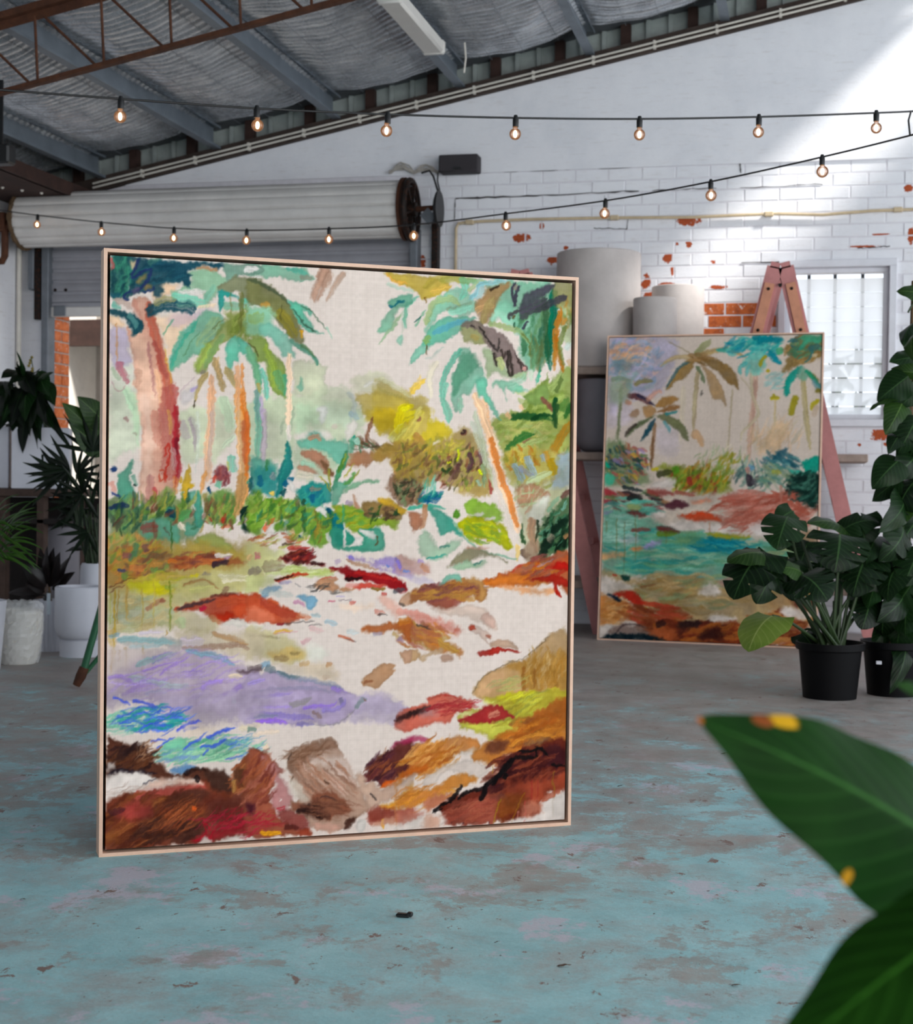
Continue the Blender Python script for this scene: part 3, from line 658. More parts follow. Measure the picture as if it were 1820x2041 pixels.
# ---- end canvas painter
STROKES_LARGE = [
('P','c9c6b5',.8,'2,175 35,178 51,204 61,261 2,262',6.5,17.2),
('P','b9a9bf',.75,'2,123 29,119 38,151 40,178 2,181',4.3,12.9),
('P','f0c9a4',.85,'1,104 16,102 29,109 27,118 2,116',3.2,8.6),
('P','f0cba8',.8,'82,105 111,99 154,93 165,102 147,124 130,155 115,165 101,133',8.6,19.4),
('P','bfa7b2',.6,'129,94 169,86 202,80 176,100 136,112 118,110',8.6,15.1),
('P','efc7a2',.85,'82,59 103,40 128,40 135,43 118,61 100,65 85,71',4.3,10.8),
('P','e9c9ae',.8,'38,7 51,3 53,15 40,19',3.2,8.6),
('P','c6c7b0',.8,'0,229 53,227 63,258 65,303 54,322 31,331 2,341',6.5,15.1),
('P','b5cda8',.65,'27,228 48,227 63,262 58,313 52,310 45,270',5.4,10.8),
('P','c0c4a4',.75,'135,260 193,254 197,319 176,341 146,342 139,302',6.5,15.1),
('P','c3c4a6',.8,'211,239 248,238 254,276 249,309 227,328 207,341 208,288',5.4,12.9),
('B','b9ccaa',.7,23.4,'226,229 241,269 238,292',.4,(.08,.25)),
('B','c3cdb0',.7,11.7,'256,297 238,309 227,322',.3,(.08,.25)),
('B','a89399',.55,17.5,'144,271 149,289 155,305',.5,(.08,.25)),
('B','a39897',.55,13.6,'164,264 173,294 172,320',.5,(.08,.25)),
('B','9c8290',.5,7.8,'160,264 168,289 172,326',.4,(.08,.25)),
('B','d6d8cb',.6,5.8,'175,255 179,301 172,363',.4,(.08,.25)),
('P','bccab0',.75,'282,241 308,230 309,336 287,340',4.3,10.8),
('P','c5c4a6',.8,'376,166 416,166 445,172 440,197 448,210 440,226 398,227 375,215',3.2,12.9),
('P','bfc2a4',.75,'281,242 333,228 367,221 398,220 459,206 502,218 509,268 279,273',6.5,21.5),
('P','c0c4a6',.85,'282,238 502,233 527,274 504,300 469,310 441,287 383,293 384,331 367,337 325,341 284,335',6.5,21.5),
('P','b0c5a4',.6,'383,245 425,244 433,282 410,276 383,288',10.8,21.5),
('P','b9c3ac',.6,'444,237 483,243 515,252 491,275 445,268',10.8,21.5),
('P','cdc9a8',.7,'496,196 513,185 545,178 577,185 593,199 577,216 518,217',6.5,12.9),
('B','dcd3c9',.8,7.8,'526,207 545,196 577,203 605,212',.4,(.08,.25)),
('B','a7a9a6',.55,9.7,'487,215 504,230 497,266',.5,(.08,.25)),
('B','9fafb5',.7,13.6,'493,251 507,257 515,261',.5,(.08,.25)),
('B','c8a5a0',.4,11.7,'460,274 468,282',.5,(.08,.25)),
('P','79a990',.75,'390,191 395,195 394,211 386,216 380,208 386,200',2.2,6.5),
('P','ded6d0',.85,'427,244 446,244 439,271 433,269',3.2,6.5),
('P','e0d3c8',.9,'503,263 515,274 509,285 494,302 487,297 491,275',3.2,8.6),
('P','ddd2c8',.85,'385,294 441,285 449,298 410,299 395,302',5.4,12.9),
('P','c5a834',.9,'524,247 566,241 629,233 631,314 607,306 578,279 546,274 528,258',4.3,15.1),
('P','c2aa3a',.9,'596,236 625,233 664,240 683,261 715,270 724,288 665,305 634,317 598,316',6.5,21.5),
('P','b7a05a',.85,'552,193 601,206 634,217 662,226 660,283 553,285',5.4,17.2),
('P','bba352',.85,'510,219 565,213 617,224 630,237 630,265 542,263 514,240',4.3,12.9),
('P','c4a52c',.9,'553,241 602,246 627,261 598,282 553,283',8.6,17.2),
('B','d9c61e',.95,13.3,'597,262 609,244 634,237',.3,(.08,.25)),
('B','cdbb28',.9,17,'595,282 615,258 657,247',.4,(.08,.25)),
('B','c9bb74',.8,14.5,'640,269 644,247 652,239',.4,(.08,.25)),
('B','8d6b45',.8,8.5,'642,267 652,257',.3,(.08,.25)),
('B','e0b84e',.9,14.5,'629,213 641,199 661,186',.4,(.1,.5)),
('B','e5c070',.85,7.3,'644,196 648,178',.4,(.1,.5)),
('B','cbc39c',.7,12.1,'552,191 581,196 627,221',.5,(.08,.25)),
('B','a8995c',.7,4.8,'552,205 589,218 622,223',.3,(.08,.25)),
('B','dfcf18',.95,9.7,'604,251 612,243 626,239',.3,(.08,.25)),
('B','d3b51e',.9,11.7,'594,284 602,266 606,253',.3,(.08,.25)),
('B','d5be22',.9,19.7,'597,278 603,257 610,245',.4,(.08,.25)),
('B','cbb75c',.8,24,'611,306 633,275 655,245',.5,(.08,.25)),
('B','e2d42a',.9,8.7,'610,246 623,242',.3,(.08,.25)),
('B','c9c26a',.7,23.4,'587,302 606,279 622,270',.6,(.08,.25)),
('B','ab7f4a',.9,13.1,'638,286 656,300 668,314',.4,(.08,.25)),
('B','8f5c4c',.8,6.6,'644,266 651,256',.3,(.08,.25)),
('B','b2894d',.8,15.3,'604,317 629,306 649,297',.5,(.08,.25)),
('B','8a5f46',.9,8.8,'537,309 533,291 544,261',.4,(.08,.25)),
('B','7b4d3c',.8,4.9,'544,264 546,257',.2,(.08,.25)),
('P','a58c58',.9,'665,309 720,288 756,274 794,296 809,336 819,384 782,398 740,385 694,367 671,353 621,339 602,325 611,317',6.5,19.4),
('H','7c5a52 8a6a55 59422f 6f7a3c a89a4c 8f4f40 b5a75a 4a4a2a 9a7a6a',.85,150,(744,345,65.6,41.2),19.7,5.7,70,45),
('H','b39d4c a3953e 8d8a44 c5b14e',.8,60,(706,306,43.7,19.7),21.9,6.6,40,60),
('B','573a45',.85,10.9,'762,318 767,337 758,355',.4,(.08,.25)),
('B','6f4a55',.8,9.8,'787,314 790,336',.4,(.08,.25)),
('B','5c3d3c',.8,10.9,'739,337 735,356 726,367',.4,(.08,.25)),
('B','c9cf26',.9,5.2,'736,313 739,326 732,335',.2,(.08,.25)),
('B','d7df1e',.95,6.1,'785,348 790,359',.2,(.08,.25)),
('B','d0d028',.9,4.4,'711,334 721,337',.2,(.08,.25)),
('B','2f4a2a',.85,8.7,'700,347 712,354 721,345',.3,(.08,.25)),
('B','3b4a2c',.8,6.6,'670,324 684,329 688,336',.3,(.08,.25)),
('B','6b3f3a',.85,8.7,'745,286 754,278',.3,(.08,.25)),
('B','3b2f2c',.8,5.5,'745,284 752,278',.2,(.08,.25)),
('B','9d4a45',.9,6.6,'809,366 812,379 817,392',.2,(.4,.1)),
('B','8fa680',.85,10.9,'792,336 797,355 800,381',.4,(.08,.25)),
('B','9fc0b0',.8,8.7,'781,368 793,379',.3,(.08,.25)),
('P','a5714f',.9,'478,323 527,319 567,321 587,321 579,331 557,334 538,344 518,346 489,348 477,336',4.3,12.9),
('P','b08060',.75,'603,321 631,307 631,353 607,343',5.4,10.8),
('H','4d5a3a 6a4a3c 8a6a4a 3f6a4a',.85,26,(527,308,31.2,9.6),23.4,5.1,150,40),
('H','4a4030 6a4a3c 8a6a4a',.85,18,(587,315,31.2,6.4),27.3,5.8,160,20),
('B','57a488',.85,13.6,'496,323 502,305 509,293',.3,(.08,.25)),
('B','9cc5ae',.85,15.6,'508,306 517,297',.4,(.08,.25)),
('B','2f8a74',.8,4.7,'503,297 509,292',.2,(.08,.25)),
('B','3a3f36',.75,8.8,'571,318 587,311 619,314',.4,(.08,.25)),
('P','8f6a52',.9,'580,376 588,360 619,350 631,353 632,402 608,405 584,394',4.3,12.9),
('P','8a6a50',.9,'598,355 625,353 657,371 660,393 653,410 622,413 599,412',4.3,12.9),
('H','4a3a30 39432f 5a4a35 a58a6a',.85,26,(608,379,21.4,20.8),21.4,5.8,60,60),
('H','4a3a30 39432f 7a8a62 a58a6a',.85,34,(624,384,28.4,21.5),24,5.7,60,60),
('B','d69070',.8,9.7,'595,358 607,350 621,350',.3,(.08,.25)),
('P','a39c5e',.9,'812,260 849,252 998,249 999,364 972,409 929,432 888,410 863,373 841,328',8.6,21.5),
('P','b3ae90',.85,'870,369 942,364 999,375 1000,466 950,511 902,515 881,447',8.6,21.5),
('H','8f9a4c b0a055 7a7a3c a8763a 6a8a4a 9a8a5a',.8,110,(922,327,72.1,59.1),26.2,7.4,50,50),
('P','ac8a45',.88,'563,309 631,301 632,359 595,357 579,334 547,335',6.5,17.2),
('P','9c8248',.85,'598,308 665,305 693,356 666,378 625,361 599,368',6.5,17.2),
('H','7a5a3c a8924a 5f6a35 8a6a4a b59a3c',.8,80,(643,331,48.1,32.2),21.9,6.1,60,50),
('P','a9b296',.8,'384,302 498,302 492,335 465,355 423,367 384,362',10.8,21.5),
('P','8d9a52',.85,'813,257 852,242 893,233 898,210 919,189 951,184 961,169 1001,161 1001,276 811,280',5.4,17.2),
('H','7d8c42 98a65c 6a7a3a a6b06a',.8,40,(930,224,55.7,39.7),36.3,9.7,25,50),
('P','7e9254',.9,'890,214 909,205 922,193 943,190 949,213 930,226 909,228',2.2,8.6),
('B','9aa868',.8,26.6,'951,202 972,183 982,166',.5,(.08,.25)),
('B','5c6b3a',.8,9.7,'962,202 972,187 975,170',.4,(.08,.25)),
('B','7b4a42',.85,10.9,'927,215 946,225 960,239',.4,(.08,.25)),
('B','35552d',.9,17,'857,254 883,247 936,253',.3,(.3,.3)),
('B','4f7042',.85,14.5,'989,243 1000,222',.4,(.08,.25)),
('B','1f4a2a',.95,9.7,'962,212 960,244 963,271',.2,(.08,.25)),
('B','567a3e',.8,17,'973,237 994,212',.4,(.08,.25)),
('B','a3ae66',.8,14.5,'821,267 870,260 952,263',.5,(.08,.25)),
('B','edbf95',.8,10.9,'878,227 883,237',.3,(.08,.25)),
('B','e8b285',.8,9.7,'846,242 855,256',.3,(.08,.25)),
('P','a3a75e',.85,'810,260 826,253 849,261 873,255 959,255 998,258 994,300 946,316 874,309 841,317 826,286',5.4,15.1),
('H','8f9c50 b0b26a 7d8a44 c0b070 9aa868',.8,60,(897,279,72.1,25.1),28.4,7.4,15,50),
('B','2f5c32',.95,13.1,'856,256 880,248 920,249 959,253',.3,(.25,.3)),
('B','1d4526',.9,8.7,'904,255 935,244 959,248',.2,(.08,.25)),
('B','33522f',.9,8.7,'966,221 964,249 964,270',.2,(.08,.25)),
('B','33632f',.85,10.9,'983,249 997,232 999,220',.3,(.08,.25)),
('B','3a6b36',.95,16.4,'843,315 857,302 883,287 914,280',.35,(.2,.3)),
('B','8b5a50',.8,5.7,'888,296 907,290',.3,(.08,.25)),
('B','b4bf82',.8,13.1,'846,328 874,311 921,293 945,284',.5,(.08,.25)),
('B','a8792a',.9,19.7,'955,315 969,296 998,254',.5,(.08,.25)),
('B','a27c3a',.8,17.5,'941,327 960,308',.5,(.08,.25)),
('P','b5a55c',.8,'841,313 898,305 960,312 961,357 899,371 866,365 846,343',8.6,17.2),
('H','b5752e a3822f c3a94c 8d8a3a',.85,40,(884,328,43.7,23.3),19.7,8.7,110,30),
('B','8fa2ae',.9,17.5,'863,337 877,352 889,371',.4,(.08,.25)),
('B','93a3ad',.9,15.3,'896,322 905,339 920,359',.4,(.08,.25)),
('B','8f93a0',.8,13.1,'877,343 899,352 918,361',.4,(.08,.25)),
('P','98a2a8',.85,'970,319 999,315 999,371 981,381 957,379 961,357',5.4,12.9),
('B','9aa7b0',.85,13.1,'934,318 941,334',.4,(.08,.25)),
('B','a8871e',.9,19.7,'951,327 958,344 961,357',.4,(.08,.25)),
('B','b88a3a',.8,10.9,'941,312 946,334',.4,(.08,.25)),
('B','b5bf98',.8,17.5,'897,371 927,359 956,351',.4,(.08,.25)),
('P','a57c60',.85,'875,378 918,372 942,385 952,393 919,402 895,412 876,412 871,391',4.3,12.9),
('H','93a878 b08a70 c5b59a a38a6a',.8,40,(900,400,32.8,21.5),26.2,4.4,50,40),
('P','d5cfc2',.8,'916,410 938,396 952,398 934,443 912,445 902,425',4.3,8.6),
('B','7da284',.8,8.7,'948,425 962,406 976,396',.4,(.08,.25)),
('B','6b4a42',.9,15.3,'981,402 995,388 1003,383',.4,(.08,.25)),
('P','4f6a48',.9,'936,438 962,419 981,400 1000,409 1000,489 974,500 935,511 923,500 932,466',5.4,17.2),
('H','1f3322 2d4a33 3f6b4a 16281c 5f8a70',.9,70,(968,460,30.6,39.4),30.6,6.1,55,35),
('B','1a2f22',.95,17.5,'956,462 973,451 996,438',.3,(.08,.25)),
('B','1a2b20',.9,19.7,'933,511 942,489 963,473',.3,(.08,.25)),
('B','7fae9a',.85,8.7,'982,421 993,404',.3,(.08,.25)),
('B','8a7a6a',.8,15.3,'949,477 963,466',.5,(.08,.25)),
('B','c08058',.8,10.9,'987,472 997,464',.4,(.08,.25)),
('B','a58065',.95,19.7,'912,443 908,466 923,492',.3,(.02,.02)),
('B','2d4a2c',.9,6.6,'894,485 887,466 886,445',.2,(.08,.25)),
('B','2f3a28',.9,5.7,'922,436 925,458 918,483',.2,(.08,.25)),
('B','6f5a4c',.9,13.1,'885,494 894,505 909,505',.3,(.08,.25)),
('P','a58870',.85,'889,496 908,481 930,500 930,515 899,517',4.3,8.6),
('B','efc39c',.9,19.7,'786,226 808,286 842,379 864,421 879,464',.3,(.02,.05)),
('B','d8813f',.92,13.1,'810,286 830,340 849,382 877,453',.35,(.05,.05)),
('B','f2d3b3',.9,6.6,'797,237 819,286 834,321',.4,(.08,.25)),
('B','c9ab96',.8,5.2,'816,355 833,401 843,416',.3,(.08,.25)),
('B','d9c9bb',.85,10.9,'818,344 828,388 848,419 873,485',.4,(.08,.25)),
('B','e3c07c',.9,10.9,'875,485 878,515',.3,(.1,.4)),
('B','c8cbb5',.8,13.1,'765,259 780,287 804,344',.5,(.08,.25)),
('B','b9bfa2',.75,13.1,'774,241 794,303 819,379',.6,(.08,.25)),
('B','edc29c',.9,18.2,'771,209 792,245 808,280',.3,(.05,.02)),
('B','e3a878',.7,5.8,'794,213 805,243 813,274',.4,(.08,.25)),
('B','d9ccb0',.6,14.5,'691,153 668,180 674,220',.6,(.08,.25)),
('P','7fb398',.85,'736,133 759,128 777,156 790,162 793,180 773,193 763,213 743,218 733,243 725,239 722,190 731,161',2.2,8.6),
('P','5f9878',.75,'746,137 772,140 785,156 762,177 742,198 727,214 724,190 734,157',4.3,10.8),
('B','6fb096',.9,13.3,'741,131 719,154 706,178 699,209 702,239',.3,(.1,.2)),
('B','7fb79c',.9,17,'702,223 713,249 718,265',.2,(.2,.2)),
('B','83bfa4',.85,9.7,'712,190 704,215 702,225',.2,(.08,.25)),
('B','8fc0a2',.85,12.1,'743,218 738,245',.3,(.08,.25)),
('P','77b79b',.9,'775,189 796,182 804,212 820,232 834,255 826,251 805,231 791,213 784,217',1.6,6.5),
('P','9fb085',.85,'792,127 824,134 850,166 890,165 890,181 850,180 819,171 804,182 798,155',3.2,10.8),
('P','7cb898',.8,'819,185 856,186 890,198 890,204 861,205 843,195 846,222 833,201 817,192 810,216 812,194',2.2,8.6),
('B','9cc3a8',.8,17,'851,191 877,184 892,171',.5,(.08,.25)),
('B','b5c9ae',.6,14.5,'905,156 903,185',.6,(.08,.25)),
('B','3aa07a',.8,5.8,'926,157 916,189',.3,(.08,.25)),
('P','78a58a',.85,'801,8 863,1 910,3 958,5 965,88 944,130 918,151 903,164 878,136 870,99 848,67 817,56 801,43',6.5,17.2),
('H','5f8a68 7aa583 4f7a58 8fb398 6a8f60',.8,60,(906,81,43.6,51.6),41.2,10.7,85,25),
('H','3f6f58 5a7f5a 6f9a72 7a7a4a',.75,40,(928,122,31.5,27.8),48.4,10.7,85,12),
('B','12614c',.9,19.4,'955,13 954,67 944,122 950,163',.45,(.05,.3)),
('B','167a5c',.85,9.7,'951,53 944,122',.4,(.08,.25)),
('B','3f5f3e',.8,14.5,'932,27 938,89 945,151',.5,(.08,.25)),
('P','8f8a5a',.85,'958,-1 1001,1 1002,49 969,50 953,26',4.3,10.8),
('P','aab389',.8,'972,46 1002,49 1002,111 981,108 970,79',5.4,10.8),
('H','b5823f 8f9a6a 7a8a52 a7894a',.8,26,(983,60,14.5,25.8),21.8,6.3,90,30),
('B','b8782f',.95,13.3,'972,46 962,96 958,163',.3,(.1,.4)),
('B','a86a22',.9,9.7,'962,96 971,137 980,166',.3,(.1,.3)),
('B','6f7c42',.85,10.9,'986,78 971,112 980,154',.4,(.08,.25)),
('B','c2cfc4',.8,12.1,'984,124 997,111',.4,(.08,.25)),
('B','c79a6a',.6,14.5,'988,149 1001,145',.5,(.08,.25)),
('P','8fc4a6',.75,'817,52 848,37 861,54 854,84 828,72 812,85 802,65',4.3,10.8),
('B','96a46a',.85,12.1,'802,81 849,88 880,95 899,115',.4,(.05,.3)),
('B','6a6b36',.9,2.4,'880,95 896,109 901,137',.15,(.05,.1)),
('P','8abd9f',.85,'657,107 664,75 684,44 709,28 739,21 770,40 776,58 740,72 709,61 689,68 674,91',3.2,12.9),
('B','a3b27d',.85,14.5,'659,91 674,54 699,43 729,46 740,60',.4,(.08,.25)),
('B','86967a',.7,7.3,'704,59 735,56 765,44',.3,(.08,.25)),
('B','7fc5a8',.85,17,'739,-1 749,19 740,41',.4,(.08,.25)),
('B','95cdb2',.8,14.5,'709,65 740,60 765,50',.4,(.08,.25)),
('P','c7aa4a',.95,'568,2 630,2 673,4 708,12 719,20 689,33 659,43 648,39 623,24 593,16 578,10',2.2,8.6),
('B','e0a94c',.85,7.3,'571,3 591,16 616,17',.3,(.08,.25)),
('B','b7a34a',.8,12.1,'653,23 678,8 723,-1',.4,(.08,.25)),
('B','a9a24c',.85,14.5,'688,9 724,6 775,5',.5,(.08,.25)),
('B','d8b05c',.8,12.1,'668,30 704,23 719,16',.4,(.08,.25)),
('B','7c5a1e',.9,2.9,'658,39 660,51',.15,(.05,.1)),
('B','8ab98c',.85,14.5,'734,5 775,7 801,8',.4,(.08,.25)),
('B','9bc9b0',.8,14.5,'724,22 755,28',.4,(.08,.25)),
('B','a7b586',.8,9.7,'755,26 770,16 790,2',.3,(.08,.25)),
('B','9fb9b5',.85,14.5,'782,5 785,29 760,38',.4,(.08,.25)),
('B','8fbcc0',.85,9.7,'757,41 775,28 785,11 852,1',.4,(.08,.25)),
('P','a5825a',.9,'770,50 791,33 801,16 842,6 847,16 827,31 812,59 802,81 786,80 776,68',4.3,10.8),
('B','caa070',.8,14.5,'771,60 791,53 814,50',.5,(.08,.25)),
('B','a39060',.8,17,'792,82 794,61 816,32',.5,(.08,.25)),
('B','3f2f22',.9,5.3,'806,22 816,15 826,12',.15,(.05,.1)),
('B','77b79b',.9,7.3,'612,97 616,61 631,48 646,39',.2,(.3,.2)),
('P','6fa88c',.9,'573,55 589,44 628,38 624,56 601,61 587,62',1.6,6.5),
('B','1f6470',.9,5.3,'577,59 587,61 599,51 614,51',.2,(.08,.25)),
('P','88b095',.9,'584,64 599,61 580,100 558,109 553,103 565,87',1.6,5.4),
('B','94ab86',.9,7.3,'556,129 577,106 609,69',.3,(.5,.2)),
('B','86b196',.85,6.3,'617,97 614,77 616,61',.3,(.4,.1)),
('P','95bca4',.85,'610,109 608,129 597,120',2.2,4.3),
('B','c9cbb8',.7,5.8,'609,69 607,109',.4,(.08,.25)),
('B','7fa98a',.85,4.8,'637,94 649,75 659,63',.3,(.08,.25)),
('B','1f4f48',.85,2.9,'635,85 649,75',.15,(.05,.1)),
('B','a5bfa8',.6,7.3,'574,23 613,29 633,32',.6,(.08,.25)),
('P','6fb498',.9,'652,120 667,99 689,82 725,72 776,72 751,88 730,105 705,116 680,123 668,129 650,130',2.2,8.6),
('B','5f9fb0',.75,13.3,'675,107 700,94 725,85 755,77',.5,(.2,.3)),
('B','89a35e',.85,14.5,'655,124 670,111',.3,(.08,.25)),
('P','86b89f',.85,'623,162 635,138 650,128 668,133 650,146',1.6,6.5),
('P','a5c0b0',.6,'660,152 690,136 700,130 675,149',3.2,8.6),
('B','5a4a2a',.85,3.4,'663,127 663,145',.15,(.05,.1)),
('P','93945c',.85,'740,96 750,84 781,78 797,98 802,114 777,119 746,114',3.2,10.8),
('P','8e7a74',.95,'740,88 766,77 792,84 823,93 849,110 868,132 879,149 895,160 884,165 856,174 847,154 832,144 821,161 813,134 792,113 776,95',2.2,8.6),
('B','3a332f',.85,5.3,'781,88 802,112 824,132',.15,(.05,.1)),
('B','3f3834',.85,4.4,'824,132 828,107',.15,(.05,.1)),
('B','3a322c',.85,4.8,'816,134 824,161',.15,(.05,.1)),
('B','3a322c',.85,6.3,'847,129 850,154 853,174 861,166 849,127',.15,(.05,.1)),
('B','40362f',.8,5.3,'831,125 837,144 842,131',.15,(.05,.1)),
('B','3a302b',.85,3.4,'865,132 876,153 882,167',.15,(.05,.1)),
('B','3a302b',.8,3.4,'876,149 895,162',.15,(.05,.1)),
('B','d8a095',.9,8.7,'882,159 889,163',.2,(.08,.25)),
('B','b59a5a',.7,9.7,'761,105 782,111',.4,(.08,.25)),
('B','bcbd80',.8,14.5,'826,142 840,166',.4,(.08,.25)),
('B','3a3232',.8,3.9,'761,86 771,90',.15,(.05,.1)),
('P','57525a',.92,'877,44 889,26 913,13 958,3 947,18 921,33 895,49 874,52',3.2,8.6),
('B','4f4a50',.95,14.5,'985,26 948,40 906,57 875,70',.25,(.05,.1)),
('B','565058',.95,14.5,'874,60 906,48 942,30',.3,(.08,.25)),
('B','4f4a4a',.95,8.2,'851,73 853,63 877,56',.1,(.08,.25)),
('B','5b4a30',.9,6.3,'856,69 867,65',.1,(.08,.25)),
('B','45404a',.95,6.3,'863,3 855,26 864,46 863,30 876,9',.15,(.05,.1)),
('B','45404a',.9,5.8,'896,74 883,89',.15,(.05,.1)),
('B','8f7a70',.8,9.7,'863,19 868,7',.3,(.08,.25)),
('B','2a4a36',.85,3.9,'862,77 862,87',.15,(.05,.1)),
('P','80b094',.85,'274,1 318,0 368,2 396,4 404,12 414,19 395,25 364,23 330,20 300,23 285,21 274,18',2.2,8.6),
('B','55a590',.75,7.8,'356,3 379,7 402,12',.4,(.08,.25)),
('B','dcd2ca',.8,7,'274,15 296,6',.3,(.08,.25)),
('B','8f8a7a',.8,9.7,'385,17 410,17',.4,(.08,.25)),
('H','af8c78 b89682 a5806c',.85,14,(435,12,11.7,11.2),33.1,11.7,55,10),
('B','b08b77',.9,25.3,'444,3 429,26 414,62',.45,(.05,.3)),
('B','b8957f',.85,13.6,'481,3 456,35 443,57',.5,(.1,.3)),
('B','c9ab98',.5,11.7,'456,6 435,36',.6,(.08,.25)),
('P','93b193',.9,'153,24 175,14 201,14 227,22 242,33 218,47 205,66 190,70 187,56 163,49 136,57 125,60 146,44 161,34',3.2,12.9),
('P','7f9a88',.92,'225,3 256,2 304,1 305,18 267,20 245,33 232,31 227,17',2.2,8.6),
('B','7fae96',.8,11.7,'190,67 198,54 208,41',.4,(.08,.25)),
('B','97b898',.8,13.6,'121,62 146,53 168,49',.5,(.08,.25)),
('B','d9cfc6',.9,11.7,'132,59 157,56 190,51',.4,(.08,.25)),
('B','7cc0a4',.85,21.4,'121,64 145,66 170,71 198,76',.5,(.1,.3)),
('B','e6c9a8',.8,7.8,'172,81 202,74 213,72',.4,(.08,.25)),
('P','848468',.92,'216,44 241,27 267,20 305,24 305,62 290,69 264,70 257,51 231,50',3.2,12.9),
('B','d8d0c8',.95,11.7,'269,10 299,7',.2,(.08,.25)),
('B','d8d0c8',.85,9.7,'290,23 305,26',.3,(.08,.25)),
('P','3f9488',.9,'215,53 227,48 246,52 257,61 242,58 231,59 227,74 218,84',2.2,6.5),
('P','ddd0c6',.95,'232,57 246,61 257,67 283,67 257,72 231,65',1.1,3.2),
('P','72b59c',.9,'262,59 283,58 287,63 275,68 262,67',1.1,4.3),
('P','e2d0bd',.95,'226,78 235,74 250,75 242,82 227,83',1.1,3.2),
('B','86b596',.9,17.5,'227,73 250,74 283,71',.3,(.08,.25)),
('B','6a5a38',.8,1.9,'272,80 290,67',.15,(.05,.1)),
('P','7fb294',.95,'213,84 191,85 173,98 155,118 137,143 124,166 120,188 130,186 148,176 166,162 184,155 208,131 228,105',2.2,8.6),
('B','4fa98e',.85,13.6,'176,100 147,127 130,158 123,186',.4,(.2,.2)),
('B','9aab7c',.7,23.4,'217,95 195,122 173,146',.6,(.08,.25)),
('B','6b6a3c',.7,1.6,'202,116 217,104 231,99',.15,(.05,.1)),
('B','5a7a50',.6,1.6,'148,164 160,139 178,120',.15,(.05,.1)),
('P','98a25c',.95,'231,101 209,122 188,150 174,175 170,188 181,192 192,190 203,168 217,145 235,133 258,120 257,98',2.2,8.6),
('B','a3b35a',.8,15.6,'199,141 177,174 176,188',.5,(.08,.25)),
('B','7ea06c',.7,11.7,'228,121 203,153 188,184',.5,(.08,.25)),
('B','8f8377',.8,7.8,'181,191 190,187',.2,(.08,.25)),
('P','88904c',.9,'231,90 264,82 306,80 306,127 273,125 239,127',6.5,15.1),
('H','76803c 9aa25a 8a8448 6f7a40',.8,40,(274,104,31.2,20.8),29.2,7.8,70,40),
('B','6b6a3a',.8,9.7,'262,48 263,82 265,116',.5,(.05,.4)),
('B','7a7440',.7,1.9,'241,49 242,89',.15,(.05,.1)),
('P','6fb59a',.92,'234,135 254,126 260,151 258,168 249,170 244,183 236,173 232,152',2.2,8.6),
('P','65b095',.92,'258,129 280,139 295,159 303,178 307,196 307,215 296,197 288,178 277,160 262,148',2.2,8.6),
('P','7c7a52',.95,'274,26 296,26 319,33 346,51 365,65 380,88 392,108 396,129 387,134 373,127 350,110 327,87 301,73 274,62',3.2,10.8),
('B','4f5a45',.75,7.8,'276,27 311,35 349,55 369,73',.4,(.08,.25)),
('B','8f8237',.85,21.4,'337,78 358,96 381,125',.5,(.1,.2)),
('B','b98c46',.85,9.7,'303,68 323,69',.3,(.08,.25)),
('B','55502f',.7,2.3,'348,69 344,87 348,96',.15,(.05,.1)),
('B','d8a034',.95,7,'390,110 392,126',.2,(.08,.25)),
('P','8fb89a',.88,'275,77 297,72 323,78 331,94 313,119 275,121',6.5,12.9),
('B','8fa05c',.7,21.4,'280,99 312,87',.6,(.08,.25)),
('P','84b9a2',.92,'297,104 331,103 354,115 364,127 378,153 370,158 359,157 349,157 339,140 320,124 303,120',2.2,8.6),
('P','5f9a80',.95,'366,127 387,136 404,143 422,156 426,169 408,155 385,145 370,135',1.6,5.4),
('B','5c7a52',.8,7.8,'387,136 408,146 420,157',.3,(.08,.25)),
('P','6cb598',.95,'359,58 380,63 399,69 411,78 407,84 392,75 411,97 419,109 436,114 408,114 396,107 380,92 369,76',1.6,5.4),
('B','3a4a3a',.8,3.1,'369,73 396,97 419,114',.15,(.05,.1)),
('B','4f6a50',.8,2.7,'388,68 411,78 426,93 442,107',.15,(.05,.1)),
('B','8fbba0',.7,3.9,'442,102 450,113 456,122',.3,(.1,.5)),
('P','8a9a55',.95,'275,130 305,123 320,132 328,147 345,162 357,181 360,228 348,228 333,219 321,204 317,185 315,169 304,173 295,172 287,148',2.2,8.6),
('B','9fb04c',.8,13.6,'313,137 323,158 332,181 331,213',.5,(.08,.25)),
('B','4f9a80',.8,9.7,'355,187 357,209 354,228',.4,(.08,.25)),
('B','6a9a6a',.8,17.5,'336,181 346,205 352,222',.5,(.08,.25)),
('B','4a3f28',.85,2.3,'277,136 292,145 300,162',.15,(.05,.1)),
('P','7faf86',.9,'275,138 289,148 300,173 304,193 307,221 299,220 293,198 285,173 276,160',2.2,6.5),
('B','b79c5c',.8,5.8,'299,204 305,223',.2,(.08,.25)),
('B','79b8a0',.92,11.7,'306,179 316,204 319,235',.2,(.3,.3)),
('B','ab9062',.95,15.6,'208,162 218,191 229,223',.3,(.2,.2)),
('B','b29a68',.95,11.7,'197,189 178,212 171,240',.25,(.15,.4)),
('B','af9866',.92,14.6,'232,177 246,198 261,219',.3,(.2,.2)),
('B','3a2f1f',.9,2.7,'170,237 169,250',.15,(.05,.1)),
('B','d9b07a',.85,5.1,'216,160 216,186 229,208',.4,(.08,.25)),
('P','b9b0b0',.5,'143,226 167,214 176,211 167,231 149,244 140,238',4.3,8.6),
('B','a890c8',.6,5.8,'161,221 174,212',.4,(.08,.25)),
